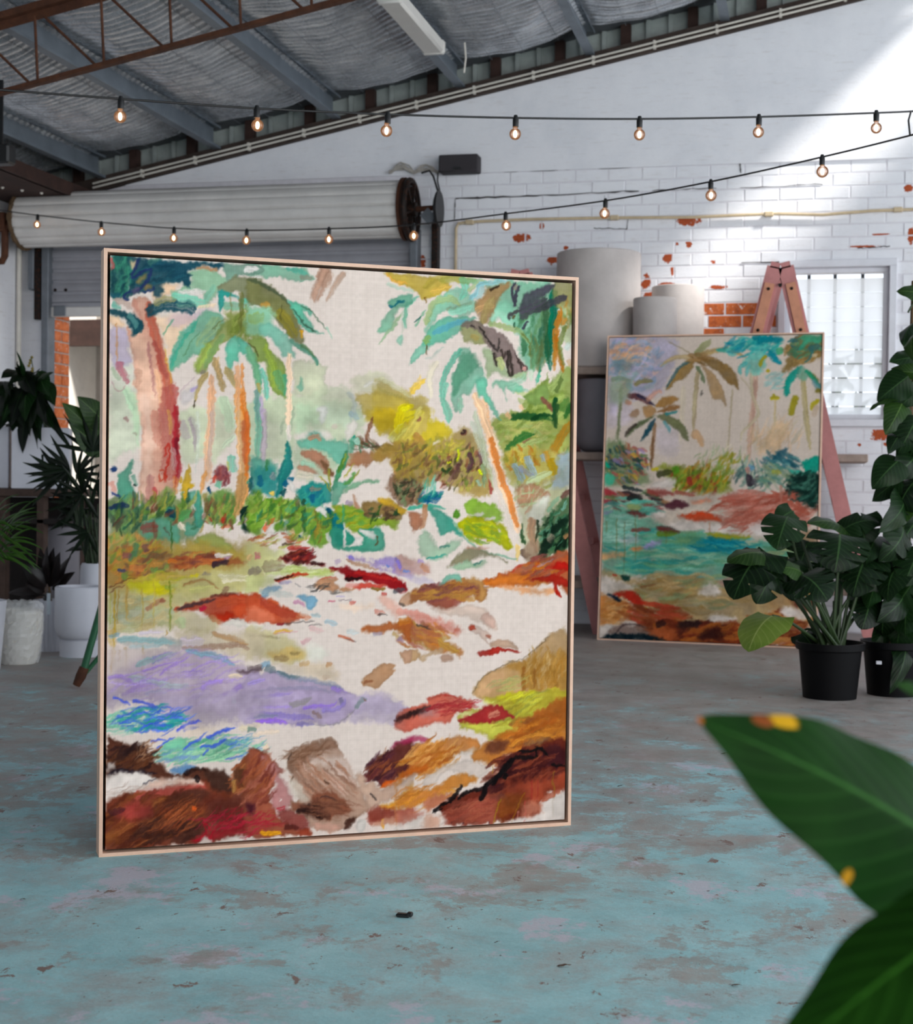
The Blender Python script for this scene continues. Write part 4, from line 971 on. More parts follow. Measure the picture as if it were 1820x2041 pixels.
('B','b08f98',.5,1.9,'140,238 141,223 170,197',.15,(.05,.1)),
('P','d4a08a',.95,'43,73 60,66 80,72 86,99 101,133 112,168 123,202 133,244 137,278 140,324 140,361 134,392 90,426 72,434 59,387 64,348 65,303 59,249 51,204 42,151 36,118 47,128 61,120 61,101 46,82',2.2,6.5),
('P','e3b9a0',.75,'47,131 61,127 76,157 91,203 102,260 59,261 53,204',6.5,15.1),
('B','b8604c',.85,17.5,'75,73 82,111 97,156 112,202 127,259',.45,(.05,.02)),
('B','a0524a',.75,11.7,'84,139 97,164 112,205',.5,(.08,.25)),
('B','e8b48c',.7,11.7,'90,187 100,218 106,260',.5,(.08,.25)),
('B','c98a78',.6,11.7,'50,73 52,91 75,127',.5,(.08,.25)),
('B','8a5058',.5,5.8,'75,142 83,188 91,233',.6,(.08,.25)),
('B','ba8f7a',.6,13.6,'55,188 57,219',.6,(.08,.25)),
('B','d9a83a',.6,3.5,'108,148 119,194 123,232',.4,(.08,.25)),
('P','e2bda8',.8,'61,236 84,242 92,303 85,349 75,395 62,392 64,349 67,296',8.6,15.1),
('B','b5625a',.85,33.1,'120,225 113,272 121,318 118,376',.55,(.02,.1)),
('B','a8333a',.92,11.7,'131,245 133,276 133,317 138,356 133,388',.3,(.1,.2)),
('B','7a2530',.85,7,'135,302 134,333',.3,(.08,.25)),
('B','cf9b5a',.7,7.8,'118,256 121,299',.4,(.08,.25)),
('B','bd9a94',.7,11.7,'126,318 129,358',.5,(.08,.25)),
('B','c07a68',.6,17.5,'91,257 96,318',.6,(.08,.25)),
('B','b8837a',.8,13.6,'82,364 82,398 79,419',.4,(.08,.25)),
('B','b53a2f',.85,4.3,'110,336 114,321 121,316 114,364 111,381',.15,(.05,.1)),
('B','b8442f',.8,3.5,'100,358 110,359 111,373 102,375 100,361',.15,(.05,.1)),
('B','b04a4a',.8,7.8,'89,386 91,401 79,416',.3,(.08,.25)),
('B','d98f5a',.7,11.7,'136,367 129,404',.5,(.08,.25)),
('B','e3b08c',.95,15.6,'205,223 204,262 199,316 196,378',.3,(.02,.05)),
('B','bfa79b',.8,7.8,'209,232 203,301 202,360',.4,(.08,.25)),
('B','d99a5e',.9,7,'194,357 189,378 184,403',.3,(.08,.25)),
('B','dd9e60',.95,21.4,'261,222 265,268 272,331 272,393 264,425',.3,(.02,.1)),
('B','d9792f',.9,9.7,'266,225 274,268 277,331 276,374',.4,(.02,.2)),
('B','b5684a',.85,11.7,'271,268 275,309 274,346',.45,(.08,.25)),
('B','e8bf94',.9,5.8,'259,222 261,261 264,331 267,378',.4,(.08,.25)),
('B','b58a5a',.85,17.5,'267,390 262,418 254,440',.4,(.08,.25)),
('B','e0aa84',.9,11.7,'203,193 205,222 204,257',.35,(.08,.25)),
('B','d88f55',.9,7.8,'266,171 266,207 274,256',.3,(.08,.25)),
('B','e0a57a',.85,9.7,'255,171 257,213 259,256',.4,(.08,.25)),
('B','d4733a',.95,9.7,'277,254 279,301 279,364',.3,(.08,.25)),
('B','7fae96',.95,14.6,'299,238 302,277 301,332',.3,(.02,.1)),
('B','b3a0a8',.85,11.7,'313,247 313,300 312,354',.4,(.05,.2)),
('B','7a9a90',.9,11.7,'297,217 299,245 303,272',.3,(.08,.25)),
('B','b5a0b8',.8,7,'307,229 311,272',.3,(.08,.25)),
('B','f0cdae',.95,11.3,'364,155 365,196 364,271',.2,(.02,.02)),
('B','f0cdae',.95,9.4,'365,236 365,268 366,299',.2,(.02,.2)),
('B','e0d3c8',.9,9.7,'366,276 365,306',.2,(.08,.25)),
('B','8f9a84',.6,4.7,'374,241 372,288',.4,(.08,.25)),
('B','8f9a84',.5,5.1,'353,268 349,289 358,257',.4,(.08,.25)),
('B','c98a4a',.8,1.9,'13,111 14,144 14,179',.15,(.05,.1)),
('B','a8606a',.75,13.6,'15,177 28,197 39,213',.5,(.08,.25)),
('B','9aa58a',.7,9.7,'3,187 23,209',.5,(.08,.25)),
('B','a8707a',.6,1.8,'4,208 11,223 23,226 34,216',.15,(.05,.1)),
('B','b5ccab',.7,11.7,'28,223 48,259',.4,(.08,.25)),
('B','8a5a5c',.6,7.8,'31,272 38,279',.4,(.08,.25)),
('B','8f7a70',.5,5.1,'49,296 54,302',.4,(.08,.25)),
('P','35675f',.95,'1,1 35,2 42,22 37,45 28,62 14,71 2,70',4.3,12.9),
('P','2f545f',.95,'33,2 85,3 180,4 224,1 217,13 212,12 182,10 155,22 162,26 159,47 143,41 110,40 98,46 107,54 96,63 87,62 85,53 71,60 53,61 34,74 28,62 39,41',3.2,10.8),
('P','b58e6c',.9,'171,14 186,9 214,13 208,18 186,16',2.2,5.4),
('B','5f8f7a',.75,9.7,'74,12 88,4 99,2',.5,(.08,.25)),
('B','c2605a',.85,7,'1,5 5,17 1,27',.4,(.08,.25)),
('H','2a4f52 3f7a6e 24454d 4a8a72',.8,50,(24,35,25.3,30.4),29.2,5.8,75,25),
('H','284a58 35606a 2b5560',.7,30,(108,24,50.7,17.6),39,6.6,20,20),
('P','9a8a5c',.85,'51,39 71,28 74,32 60,44',3.2,6.5),
('P','9a7f55',.85,'67,46 81,43 82,50 71,57',3.2,6.5),
('P','e8c8a0',.9,'39,9 53,7 46,18 41,17',2.2,5.4),
('B','333f66',.92,5.1,'58,4 49,15 42,35 56,28 81,20 74,38 57,54 34,61',.15,(.05,.1)),
('B','333f66',.85,5.8,'36,74 27,66 39,57',.15,(.05,.1)),
('B','35466a',.85,4.7,'64,59 82,55 89,47',.15,(.05,.1)),
('B','6a5a70',.7,11.7,'42,61 58,51',.4,(.08,.25)),
('B','2d5a66',.9,11.7,'2,67 21,64',.3,(.08,.25)),
('B','2b525c',.96,23.4,'82,88 103,80 129,79 154,81 169,89',.55,(.02,.1)),
('B','6f9a86',.6,7.8,'129,76 154,78 169,77',.6,(.08,.25)),
('B','9a9468',.8,13.6,'84,78 107,70 129,68',.4,(.08,.25)),
('P','2d545c',.95,'2,92 22,89 39,93 54,100 64,113 59,127 47,134 45,122 32,107 16,99 2,98',2.2,8.6),
('B','6f9a90',.6,11.7,'34,95 50,109 52,121',.7,(.08,.25)),
('B','4aa08a',.7,11.7,'2,81 22,86',.5,(.08,.25)),
('B','b89a8c',.7,11.7,'7,75 27,77 43,88',.4,(.08,.25)),
('B','5f9f80',.85,2.7,'104,129 116,113 127,103',.15,(.05,.1)),
('P','7d8a64',.85,'1,418 32,408 65,426 93,433 140,418 177,433 177,472 141,484 69,487 2,487',10.8,23.7),
('P','a8925a',.8,'2,466 68,456 141,478 214,465 251,479 311,478 312,515 3,514',10.8,23.7),
('H','8a9a4c b0a03a 6a7a4a a5764a c08a4f',.8,70,(51,478,56.5,25.6),23.4,6.6,60,40),
('P','9aa35a',.85,'174,475 214,465 248,487 252,497 214,490 177,484',3.2,8.6),
('P','5b9a80',.92,'15,374 28,362 37,350 47,337 44,357 41,369 48,392 57,410 65,441 51,456 24,426',2.2,8.6),
('P','6a7a52',.9,'1,408 36,411 65,438 72,456 33,466 22,459 3,441',6.5,17.2),
('H','4a6a4f 6f8f5a 2f4a44 8a9a5a 5a5a48',.88,60,(38,429,37,27.2),29.2,7.8,75,35),
('B','2f3f5c',.95,9.7,'2,425 18,418 40,418',.2,(.08,.25)),
('B','3f4a7a',.95,5.1,'4,397 23,402',.2,(.08,.25)),
('B','27406a',.95,11.7,'5,355 12,362',.1,(.1,.4)),
('B','d99a8a',.85,11.7,'2,377 14,396',.4,(.08,.25)),
('B','6fa08a',.8,7.8,'46,365 55,386',.3,(.08,.25)),
('B','24352f',.85,5.8,'50,381 52,386',.1,(.08,.25)),
('B','2a3f2a',.85,2.7,'24,456 26,472',.15,(.05,.1)),
('B','2a3a38',.85,4.3,'50,438 54,453',.15,(.05,.1)),
('P','86945c',.88,'86,407 125,385 140,407 165,399 162,425 137,444 126,453 101,432',5.4,15.1),
('H','5f7a3a 8fa04a 3f5a38 a59a4c 6a6a48',.85,50,(115,419,42.9,20.8),27.3,7.4,60,45),
('P','d9ad35',.97,'138,393 147,387 150,367 161,345 163,363 162,380 171,383 167,388 160,391 160,402 151,405 151,393',1.1,3.2),
('B','c99f2a',.9,7,'143,379 145,367',.3,(.08,.25)),
('B','d3a93a',.9,5.8,'151,397 156,410',.3,(.08,.25)),
('P','4f8f78',.92,'115,424 129,419 133,438 122,444',2.2,6.5),
('B','223f50',.9,15.6,'118,425 128,438',.3,(.08,.25)),
('P','67a288',.92,'97,438 130,447 141,465 137,481 115,475 94,472 69,470 65,450',4.3,10.8),
('P','5fa890',.95,'170,441 173,419 180,394 186,417 184,453 175,453',1.6,5.4),
('P','6faa92',.92,'160,396 176,393 173,407 160,407',2.2,5.4),
('P','68a68c',.92,'153,448 170,448 179,459 175,467 154,469',2.2,6.5),
('B','5a9a5a',.9,17.5,'137,439 151,433 164,425',.4,(.08,.25)),
('B','e3cfba',.9,11.7,'141,447 152,459',.4,(.08,.25)),
('B','3a5a2a',.9,2.7,'123,444 125,472 125,502',.15,(.05,.1)),
('B','8f4a44',.8,17.5,'65,459 79,456 101,456',.5,(.08,.25)),
('B','5a3a30',.7,2.3,'110,455 121,470',.15,(.05,.1)),
('P','6f8a4c',.88,'191,409 213,394 246,390 262,417 258,443 229,447 203,447',5.4,15.1),
('H','5a7a3c 8a9a4a 7a5a40 4f7a4a a5965a',.85,50,(226,420,35.1,24),27.3,6.6,80,35),
('P','8f5a5c',.9,'209,363 224,350 239,362 231,373 215,375',3.2,8.6),
('H','8a4a4a a55a50 6a3f48',.85,18,(222,366,19.5,11.2),21.4,5.1,70,40),
('B','c8523f',.85,7,'207,378 213,366',.3,(.08,.25)),
('B','e0b24a',.9,5.8,'238,341 239,359',.3,(.08,.25)),
('B','7fb49c',.9,21.4,'246,331 250,362',.5,(.08,.25)),
('B','2d4f66',.95,11.7,'200,392 206,388',.2,(.08,.25)),
('B','23485c',.9,9,'203,431 208,434',.2,(.08,.25)),
('B','6fae8f',.85,11.7,'217,384 224,375',.3,(.08,.25)),
('B','b83c2f',.95,11.7,'232,447 234,431',.2,(.1,.4)),
('B','b0433a',.85,3.9,'203,437 208,447',.2,(.08,.25)),
('B','a34a3a',.8,2.3,'188,444 201,448',.15,(.05,.1)),
('B','d8754a',.85,7.8,'229,453 247,451',.4,(.08,.25)),
('P','6f9c8a',.9,'285,337 309,335 310,362 287,362',4.3,8.6),
('H','2a6a78 3f8a70 2f5f5a 5f8a4a',.88,34,(297,374,17.5,19.2),29.2,6.2,80,20),
('P','6a8a3e',.9,'280,401 310,385 311,465 288,462 280,429',5.4,12.9),
('H','5a7a30 8aa04a 3f5f34 95a860',.85,34,(295,424,17.5,27.2),27.3,6.6,70,40),
('P','1f352b',.95,'265,425 280,418 284,429 277,443 287,461 273,461 266,443',2.2,6.5),
('P','6faa96',.9,'284,338 304,335 340,344 343,372 320,388 290,388',4.3,10.8),
('P','3f8a84',.9,'290,360 323,347 343,366 341,401 313,395',5.4,12.9),
('B','1f5f78',.85,11.7,'305,384 303,363',.4,(.08,.25)),
('B','3f7a4a',.8,7.8,'320,357 321,335',.3,(.08,.25)),
('B','8f8a8a',.8,13.6,'326,371 339,360',.4,(.08,.25)),
('P','2f807a',.97,'359,304 367,318 372,337 373,356 362,372 354,388 339,404 343,379 344,360 352,341 358,325',1.6,5.4),
('B','3f9a8a',.7,5.8,'361,315 357,347 350,375',.5,(.08,.25)),
('B','18607a',.95,9.7,'356,383 365,374 377,369',.2,(.08,.25)),
('B','1f4f52',.9,11.7,'351,399 360,386',.3,(.08,.25)),
('P','dcd2c8',.9,'362,372 373,375 381,388 373,392 368,386',1.1,3.2),
('B','e3b85a',.9,9.7,'328,398 337,393',.2,(.08,.25)),
('P','3a8f84',.96,'381,391 392,383 419,376 442,376 456,382 456,409 428,417 401,416 387,400',2.2,8.6),
('H','2f7a7a 3f9a8a 1f6478 4aa08a',.8,30,(418,400,31.2,14.4),17.5,7.8,60,50),
('B','a8806a',.7,7.8,'410,387 437,386',.5,(.08,.25)),
('B','1d5a78',.85,9.7,'416,411 418,394',.4,(.08,.25)),
('P','76ab94',.9,'384,305 403,299 410,289 429,289 441,298 461,302 492,302 494,323 473,342 461,337 449,323 418,317 391,318',3.2,10.8),
('B','b8876c',.9,9.7,'406,299 422,294 435,303',.4,(.08,.25)),
('P','a87a62',.92,'391,321 418,319 440,327 450,342 464,365 446,358 422,340 399,330',2.2,8.6),
('B','6a4f38',.85,9,'434,336 446,347 464,366',.4,(.2,.2)),
('P','b88a72',.9,'388,346 411,349 429,357 425,360 390,357',2.2,6.5),
('B','9fbfa4',.85,11.7,'392,340 423,346',.4,(.08,.25)),
('B','cbbca8',.8,15.6,'381,362 419,363',.5,(.08,.25)),
('P','56906a',.95,'492,318 490,342 479,361 470,382 460,390 458,387 467,364 477,340',1.1,4.3),
('B','54752f',.85,7.8,'486,332 473,358',.4,(.08,.25)),
('B','98a04a',.85,3.9,'490,323 483,344',.3,(.08,.25)),
('P','6aa68a',.9,'462,377 485,371 501,369 489,382 481,393 474,414 458,412',2.2,6.5),
('B','5a8a4a',.9,7,'485,377 501,367 508,354',.3,(.2,.3)),
('B','8a8a3a',.85,3.9,'505,367 518,351',.2,(.08,.25)),
('B','a0983f',.85,3.5,'487,366 506,342',.2,(.08,.25)),
('B','a0923c',.9,3.9,'432,363 446,377 456,393',.2,(.08,.25)),
('B','8f8f3c',.9,4.7,'452,349 454,369 457,387',.2,(.08,.25)),
('P','7fa986',.85,'485,387 505,374 552,368 558,373 528,377 499,387 482,395',2.2,6.5),
('P','7a9a3c',.95,'285,423 317,407 358,404 385,411 401,424 397,464 371,473 347,442 317,442 302,464 284,464',4.3,12.9),
('H','5f8a2f 8fae4a 4f6f34 a5b45a 7a7a3a',.88,70,(338,429,52.6,24),27.3,7.4,45,40),
('P','7c9a44',.95,'401,424 435,425 463,435 473,457 452,480 425,489 413,483 413,467 397,467',4.3,12.9),
('H','6a8a35 95a84c 55763a 8a6a3a',.85,50,(430,452,29.2,27.2),25.3,7,80,40),
('B','2f4a34',.85,9,'397,403 399,426 401,464',.4,(.08,.25)),
('B','a07a35',.7,7.8,'432,446 424,473',.5,(.08,.25)),
('B','1f4f50',.9,9.7,'388,470 401,473',.3,(.08,.25)),
('P','1f6f72',.95,'447,419 463,425 482,430 488,448 489,483 471,483 459,457 455,435',3.2,8.6),
('B','1a4a5c',.85,8.6,'451,420 459,440',.3,(.08,.25)),
('P','3f8f78',.95,'455,460 486,457 508,470 506,483 471,488 460,483',2.2,8.6),
('P','ddd3c9',.95,'424,424 437,417 449,432 445,435 431,425',1.1,3.2),
('P','ddd3c9',.95,'485,448 488,451 492,484 486,484',1.1,2.2),
('P','ddd3c9',.95,'494,457 510,470 526,473 520,488 506,484 508,472',1.1,3.2),
('P','d5cfc4',.9,'446,470 453,464 458,480 450,478',1.1,3.2),
('P','869a38',.95,'460,417 494,415 529,423 549,438 581,431 609,441 597,454 565,451 538,463 510,465 490,446 482,438',3.2,10.8),
('H','75902f 98a53f a89a30 5f8a45',.85,40,(519,436,44.8,16),29.2,6.6,15,20),
('P','4a967c',.95,'514,460 549,454 569,463 578,483 574,493 554,496 511,496 471,492 467,488 506,488 526,483 528,472',2.2,6.5),
('P','ddd3c9',.92,'518,459 541,460 555,468 550,475 536,470',1.1,4.3),
('B','6a4a2f',.85,2.7,'556,486 560,478 556,470',.15,(.05,.1)),
('P','8a7048',.92,'525,418 533,406 553,407 580,407 604,413 617,424 609,442 581,438 557,430 537,438',3.2,10.8),
('P','cda23a',.9,'560,405 584,405 608,413 621,426 609,431 588,418 569,415',3.2,8.6),
('H','4a3a30 5f4a3a 8a6a4a 2f4a2f',.85,24,(569,428,37,11.2),21.4,7,30,50),
('B','3a5a2a',.9,5.1,'555,430 568,413',.3,(.08,.25)),
('P','b9886a',.85,'503,395 509,403 519,419 509,419',2.2,4.3),
('B','8f7a90',.7,9.7,'488,411 505,415',.5,(.08,.25)),
('B','d8673f',.85,11.7,'316,461 325,446 336,440',.3,(.08,.25)),
('P','ddd2c8',.9,'317,464 336,448 363,442 363,454 378,464 355,464',3.2,8.6),
('P','6a8f35',.95,'338,450 355,445 359,459 340,461',2.2,6.5),
('B','d9b08a',.8,7.8,'372,457 380,465',.3,(.08,.25)),
('P','4f9c86',.95,'667,415 695,424 718,435 741,459 748,468 727,461 698,470 693,451 676,431',2.2,6.5),
('B','3f9a80',.85,7.9,'622,421 663,415 708,420',.3,(.08,.25)),
('H','1f6a70 2a7a74 17557a',.9,30,(680,400,26.2,9),24,5.7,20,40),
('B','b07a55',.9,13.1,'665,411 661,439 652,459',.4,(.08,.25)),
('P','a8745a',.92,'624,428 651,430 656,444 647,461 634,455',3.2,8.6),
('H','6fae98 4fa08a 8ac0a8',.8,16,(673,380,15.3,16.1),28.4,3.5,80,15),
('P','8aa844',.95,'754,422 759,407 782,403 805,410 824,412 843,436 820,444 796,438 778,440',3.2,10.8),
('P','a9a81c',.95,'732,448 759,435 792,433 848,455 861,481 854,496 821,479 765,473 746,459',3.2,10.8),
('H','bdb81e 8fa03a c5c42a 7a9a3a',.85,40,(802,462,48.1,17.9),35,7.4,-18,20),
('P','ddd3c9',.95,'759,431 796,426 794,433 773,431',1.1,3.2),
('P','ddd3c9',.95,'799,436 824,433 820,438 806,440',1.1,3.2),
('P','ded6cc',.9,'831,455 839,459 837,463',1.1,2.2),
('P','5f8a35',.97,'726,431 734,420 742,431 736,438 728,437',1.1,2.2),
('P','9fb59a',.85,'648,472 668,463 696,488 728,477 751,473 737,492 710,507 676,512 657,506 648,490',4.3,12.9),
('B','3f9484',.8,5.2,'666,510 691,507 714,501',.3,(.08,.25)),
('B','4a7a6a',.8,5.2,'698,488 723,488',.3,(.08,.25)),
('B','7fa98f',.85,3.9,'727,442 751,468 783,492 831,505 878,511',.15,(.05,.1)),
('P','8d8468',.92,'715,525 737,505 756,492 783,490 807,496 850,515 845,516 807,505 775,512 747,518',3.2,8.6),
('P','9db394',.9,'719,527 761,514 784,520 803,512 798,522 761,529',3.2,6.5),
('B','2a6a5a',.8,3.1,'775,522 798,514',.3,(.08,.25)),
('P','d9a08a',.7,'756,490 807,490 802,494 774,494',3.2,6.5),
('H','4f7a3a 2f6a52 7a9a3c 3f8a6a a5983f 5a5a34',.8,45,(385,435,101.4,27.2),29.2,6.6,60,55),
('H','b5683f 8a4a34 c9a05a a8b05a',.8,40,(342,476,58.5,11.2),23.4,4.3,15,20),
('H','3f6a4a 6f8a3c 8a9a4a 2f5a4a a58a4a 7a4a3a',.8,55,(140,430,165.7,30.4),29.2,5.8,75,40),
('P','ddd3c9',.9,'494,457 510,470 526,473 520,488 506,484 508,472',1.1,3.2),
('P','ddd3c9',.9,'485,448 488,451 492,484 486,484',1.1,2.2),
('P','ddd3c9',.9,'424,424 437,417 449,432 445,435 431,425',1.1,3.2),
('B','b58a5a',.9,17.5,'268,362 267,393 262,418 254,440',.4,(.08,.25)),
('P','5fa890',.9,'170,441 173,419 180,394 186,417 184,453 175,453',1.6,5.4),
('P','b3984a',.85,'1,498 65,489 141,486 196,483 251,493 311,490 312,546 234,568 160,579 88,588 3,596',8.6,19.4),
('P','a07a45',.8,'1,495 69,492 123,495 123,520 61,541 2,556',8.6,17.2),
('H','b0763f 8f5a45 a58a3a c08a4a 7a5f4a 6f8a4a',.85,90,(58,511,66.3,28.8),29.2,8.6,20,45),
('H','a9a03a bfae44 b5984a',.8,40,(106,548,64.3,19.2),39,6.6,10,15),
('B','4f7a5a',.8,13.6,'54,480 51,498 42,512',.4,(.08,.25)),
('B','6a4a52',.7,11.7,'69,483 76,498',.4,(.08,.25)),
('B','7a4a5a',.6,13.6,'30,501 48,503',.5,(.08,.25)),
('B','3f4a70',.85,7,'21,530 35,527',.3,(.08,.25)),
('B','c9804a',.85,11.7,'41,524 73,525',.4,(.08,.25)),
('P','b5aa2e',.9,'39,553 80,545 124,545 147,554 124,566 81,572 52,566',5.4,12.9),
('B','c4b41e',.85,11.7,'59,566 95,565 127,556',.4,(.08,.25)),
('B','b8a86a',.8,9.7,'102,548 142,548',.3,(.08,.25)),
('B','8f9a4a',.85,9,'113,556 142,554',.3,(.08,.25)),
('B','cbb81e',.9,6.6,'162,539 184,536',.3,(.08,.25)),
('P','a8643f',.9,'120,511 141,506 178,505 211,496 222,505 244,508 278,513 278,519 244,522 204,517 171,519 141,523 123,526',4.3,12.9),
('H','9a5038 b5683f 7a4a40 c47a45',.85,50,(174,511,54.6,11.2),29.2,6.6,12,20),
('B','d9803a',.9,9,'118,512 138,511',.3,(.08,.25)),
('B','2f2a3c',.85,11.7,'207,521 226,516 244,511',.4,(.08,.25)),
('B','5a4a5c',.8,7.8,'189,536 208,535',.4,(.08,.25)),
('B','e8d8d0',.95,9,'213,503 250,502',.3,(.08,.25)),
('B','b08ab0',.7,4.7,'229,507 248,506',.3,(.08,.25)),
('P','c5bb86',.85,'142,545 215,530 312,518 312,562 297,568 264,568 215,574 160,581 133,573',6.5,15.1),
('B','d9cdb2',.8,11.7,'222,538 286,540',.5,(.08,.25)),
('B','e3d5bd',.8,7,'228,547 282,546',.5,(.08,.25)),
('B','9a7048',.75,5.1,'149,554 171,547 197,545 223,560',.3,(.05,.1)),
('B','8a6a58',.75,11.7,'230,568 241,558',.5,(.08,.25)),
('B','c7c27a',.7,11.7,'160,564 215,555',.6,(.08,.25)),
('P','b0a67c',.8,'2,559 88,572 133,570 160,582 142,595 135,628 88,628 35,630 3,632',8.6,19.4),
('P','b0ae98',.7,'6,578 66,580 95,603 56,618 17,617',12.9,21.5),
('H','b39c6a a8a880 c0a878 9fa58a',.6,50,(67,600,70.2,27.2),35.1,9.7,10,20),
('B','a06a50',.75,9.7,'74,597 95,585 113,576',.5,(.08,.25)),
('B','8a4f42',.7,5.8,'102,580 113,577',.4,(.08,.25)),
('B','a8862a',.75,3.9,'13,559 14,623 13,688',.3,(.05,.3)),
('B','a07a3a',.75,2.7,'20,559 21,588 19,617',.3,(.05,.3)),
('B','ad8a4a',.75,3.9,'38,553 38,582 37,612',.3,(.05,.3)),
('B','a8904a',.75,3.1,'68,557 69,591 67,624',.3,(.05,.3)),
('B','9a9a4a',.75,1.9,'4,565 5,596 3,626',.3,(.05,.3)),
('B','6f7a26',.75,3.9,'124,545 125,589 123,633',.3,(.05,.3)),
('B','b08a4a',.75,5.1,'71,655 72,684 70,712',.3,(.05,.3)),
('B','b8986a',.75,7,'37,656 38,677 36,699',.3,(.05,.3)),
('B','a8742a',.75,3.5,'9,660 9,681 8,703',.3,(.05,.3)),
('B','a87a4a',.75,3.1,'23,660 23,670 22,680',.3,(.05,.3)),
('B','a87a2a',.75,1.9,'116,631 117,636 115,641',.3,(.05,.3)),
('B','b39a4a',.75,2.3,'91,548 92,585 91,622',.3,(.05,.3)),
('B','8a6a4a',.75,2.3,'208,633 209,640 207,647',.3,(.05,.3)),
('B','6a4030',.8,1.6,'2,556 34,544 59,541',.15,(.05,.1)),
('B','6a4030',.7,1.6,'2,565 16,556 34,553',.15,(.05,.1)),
('P','b5482f',.95,'135,594 168,586 197,577 234,572 264,569 290,570 313,581 313,620 279,612 249,613 223,617 201,608 179,598 161,598',3.2,10.8),
('B','4a3a3c',.85,7,'137,596 168,587 216,580',.4,(.08,.25)),
('B','6a3a34',.8,7,'204,575 238,571 264,569',.4,(.08,.25)),
('B','c02a48',.9,11.7,'183,595 197,591',.4,(.08,.25)),
('P','bd3a22',.9,'201,605 249,601 251,610 223,617',2.2,8.6),
('P','c85a38',.85,'249,599 279,587 313,590 313,611 272,609',5.4,12.9),
('P','d08a7a',.85,'264,618 279,607 313,606 313,620 287,618',4.3,8.6),
('B','b8583a',.8,15.6,'216,589 253,582 290,581',.5,(.08,.25)),
('B','3a3432',.7,1.6,'249,610 261,613 281,614',.15,(.05,.1)),
('P','e0d5c8',.9,'229,618 264,612 279,618 313,620 313,631 264,626',3.2,8.6),
('P','bd583a',.95,'281,570 304,573 319,584 334,580 353,591 388,604 403,611 388,618 358,623 320,620 293,615 282,614',3.2,10.8),
('P','d0775a',.8,'282,596 316,597 339,614 320,620 282,615',6.5,12.9),
('B','c8603a',.85,13.6,'321,586 346,588',.4,(.08,.25)),
('B','a84a38',.75,17.5,'308,581 350,600 388,610',.5,(.08,.25)),
('B','c27a5a',.7,11.7,'388,606 415,614',.5,(.08,.25)),
('B','8a2a30',.9,4.7,'344,624 360,623',.2,(.08,.25)),
('B','3f3a3a',.7,1.6,'358,624 384,620 423,619',.15,(.05,.1)),
('B','4a4442',.6,1.6,'409,627 427,624 442,626',.15,(.05,.1)),
('P','c4c08e',.8,'280,483 337,490 367,499 360,512 337,526 281,533',6.5,15.1),
('P','c2c189',.8,'281,540 330,537 338,554 300,562 281,568',5.4,12.9),
('P','c2c48c',.85,'337,528 371,521 418,526 458,533 457,541 414,541 356,532',3.2,10.8),
('H','aab45c c5c88a d0d0a0',.7,26,(395,533,64.3,8),42.9,3.9,0,6),
('B','b0606a',.7,15.6,'297,504 311,505',.5,(.08,.25)),
('B','8a7a60',.7,23.4,'313,523 358,521',.6,(.08,.25)),
('B','7a6a62',.7,13.6,'281,532 311,526',.5,(.08,.25)),
('B','d8a878',.7,11.7,'281,512 292,502',.5,(.08,.25)),
('P','7a3230',.95,'345,510 364,501 394,493 417,501 419,509 412,517 444,517 437,522 414,520 402,518 379,513 360,513',3.2,10.8),
('H','8a2a2c 5a2a24 6a3038 b5523a 4a2422',.9,40,(392,504,29.2,12.8),21.4,5.1,20,30),
('B','a5342f',.9,5.1,'365,494 386,491 413,490',.4,(.08,.25)),
('B','3a1f1c',.9,5.8,'414,518 445,518',.3,(.08,.25)),
('B','b0412f',.8,5.8,'363,490 394,487',.3,(.08,.25)),
('B','4f3a2a',.8,4.7,'352,483 379,482',.4,(.08,.25)),
('P','8f2226',.97,'458,525 484,524 527,530 570,535 615,550 627,567 611,570 583,560 547,551 507,549 488,543 484,536 464,531',2.2,8.6),
('B','2a1a1a',.9,9.7,'488,543 511,545 529,543',.4,(.08,.25)),
('B','b5342f',.8,7.8,'507,532 551,538 611,553',.5,(.08,.25)),
('P','c4584a',.9,'508,559 535,551 567,555 583,560 559,561 531,564',2.2,8.6),
('B','7a5a20',.85,7,'545,563 579,564',.4,(.08,.25)),
('B','5a5a5c',.8,9.7,'595,568 623,565',.4,(.08,.25)),
('B','a83a34',.8,5.8,'567,571 583,573',.3,(.08,.25)),
('B','d0877a',.7,7.8,'490,557 521,556',.4,(.08,.25)),
('B','b5402a',.95,7.8,'336,548 360,543 387,537 412,537',.3,(.08,.25)),
('B','3a2a22',.85,4.7,'336,546 360,542 379,539',.3,(.08,.25)),
('B','8a80a8',.6,5.8,'345,551 376,550',.5,(.08,.25)),
('B','5f5a5c',.6,1.6,'383,552 395,560',.15,(.05,.1)),
('P','b98a6a',.92,'420,557 433,547 457,544 472,546 468,555 484,560 508,564 453,565 430,563',2.2,8.6),
('B','b5583f',.85,3.1,'433,547 453,543 472,545',.2,(.08,.25)),
('H','3a3838 55504c',.7,16,(432,560,21.4,6.4),21.4,1.8,15,25),
('H','55504c 6a625c',.6,8,(484,567,21.4,1.9),23.4,1.6,0,8),
('P','86a2b5',.92,'315,562 334,556 353,558 345,564 325,568 323,575 312,576',2.2,6.5),
('P','7e9fb0',.92,'386,575 418,573 428,584 419,596 407,595 403,585',2.2,6.5),
('B','c088a0',.85,7.8,'378,583 392,585 403,593',.3,(.08,.25)),
('B','a5b0aa',.5,13.6,'306,568 357,569 380,572',.6,(.08,.25)),
('B','9aaeb0',.8,9,'415,608 438,608',.4,(.08,.25)),
('B','9fb3bb',.8,11.7,'446,618 473,626',.4,(.08,.25)),
('B','b5bfbf',.6,9.7,'493,638 521,641',.5,(.08,.25)),
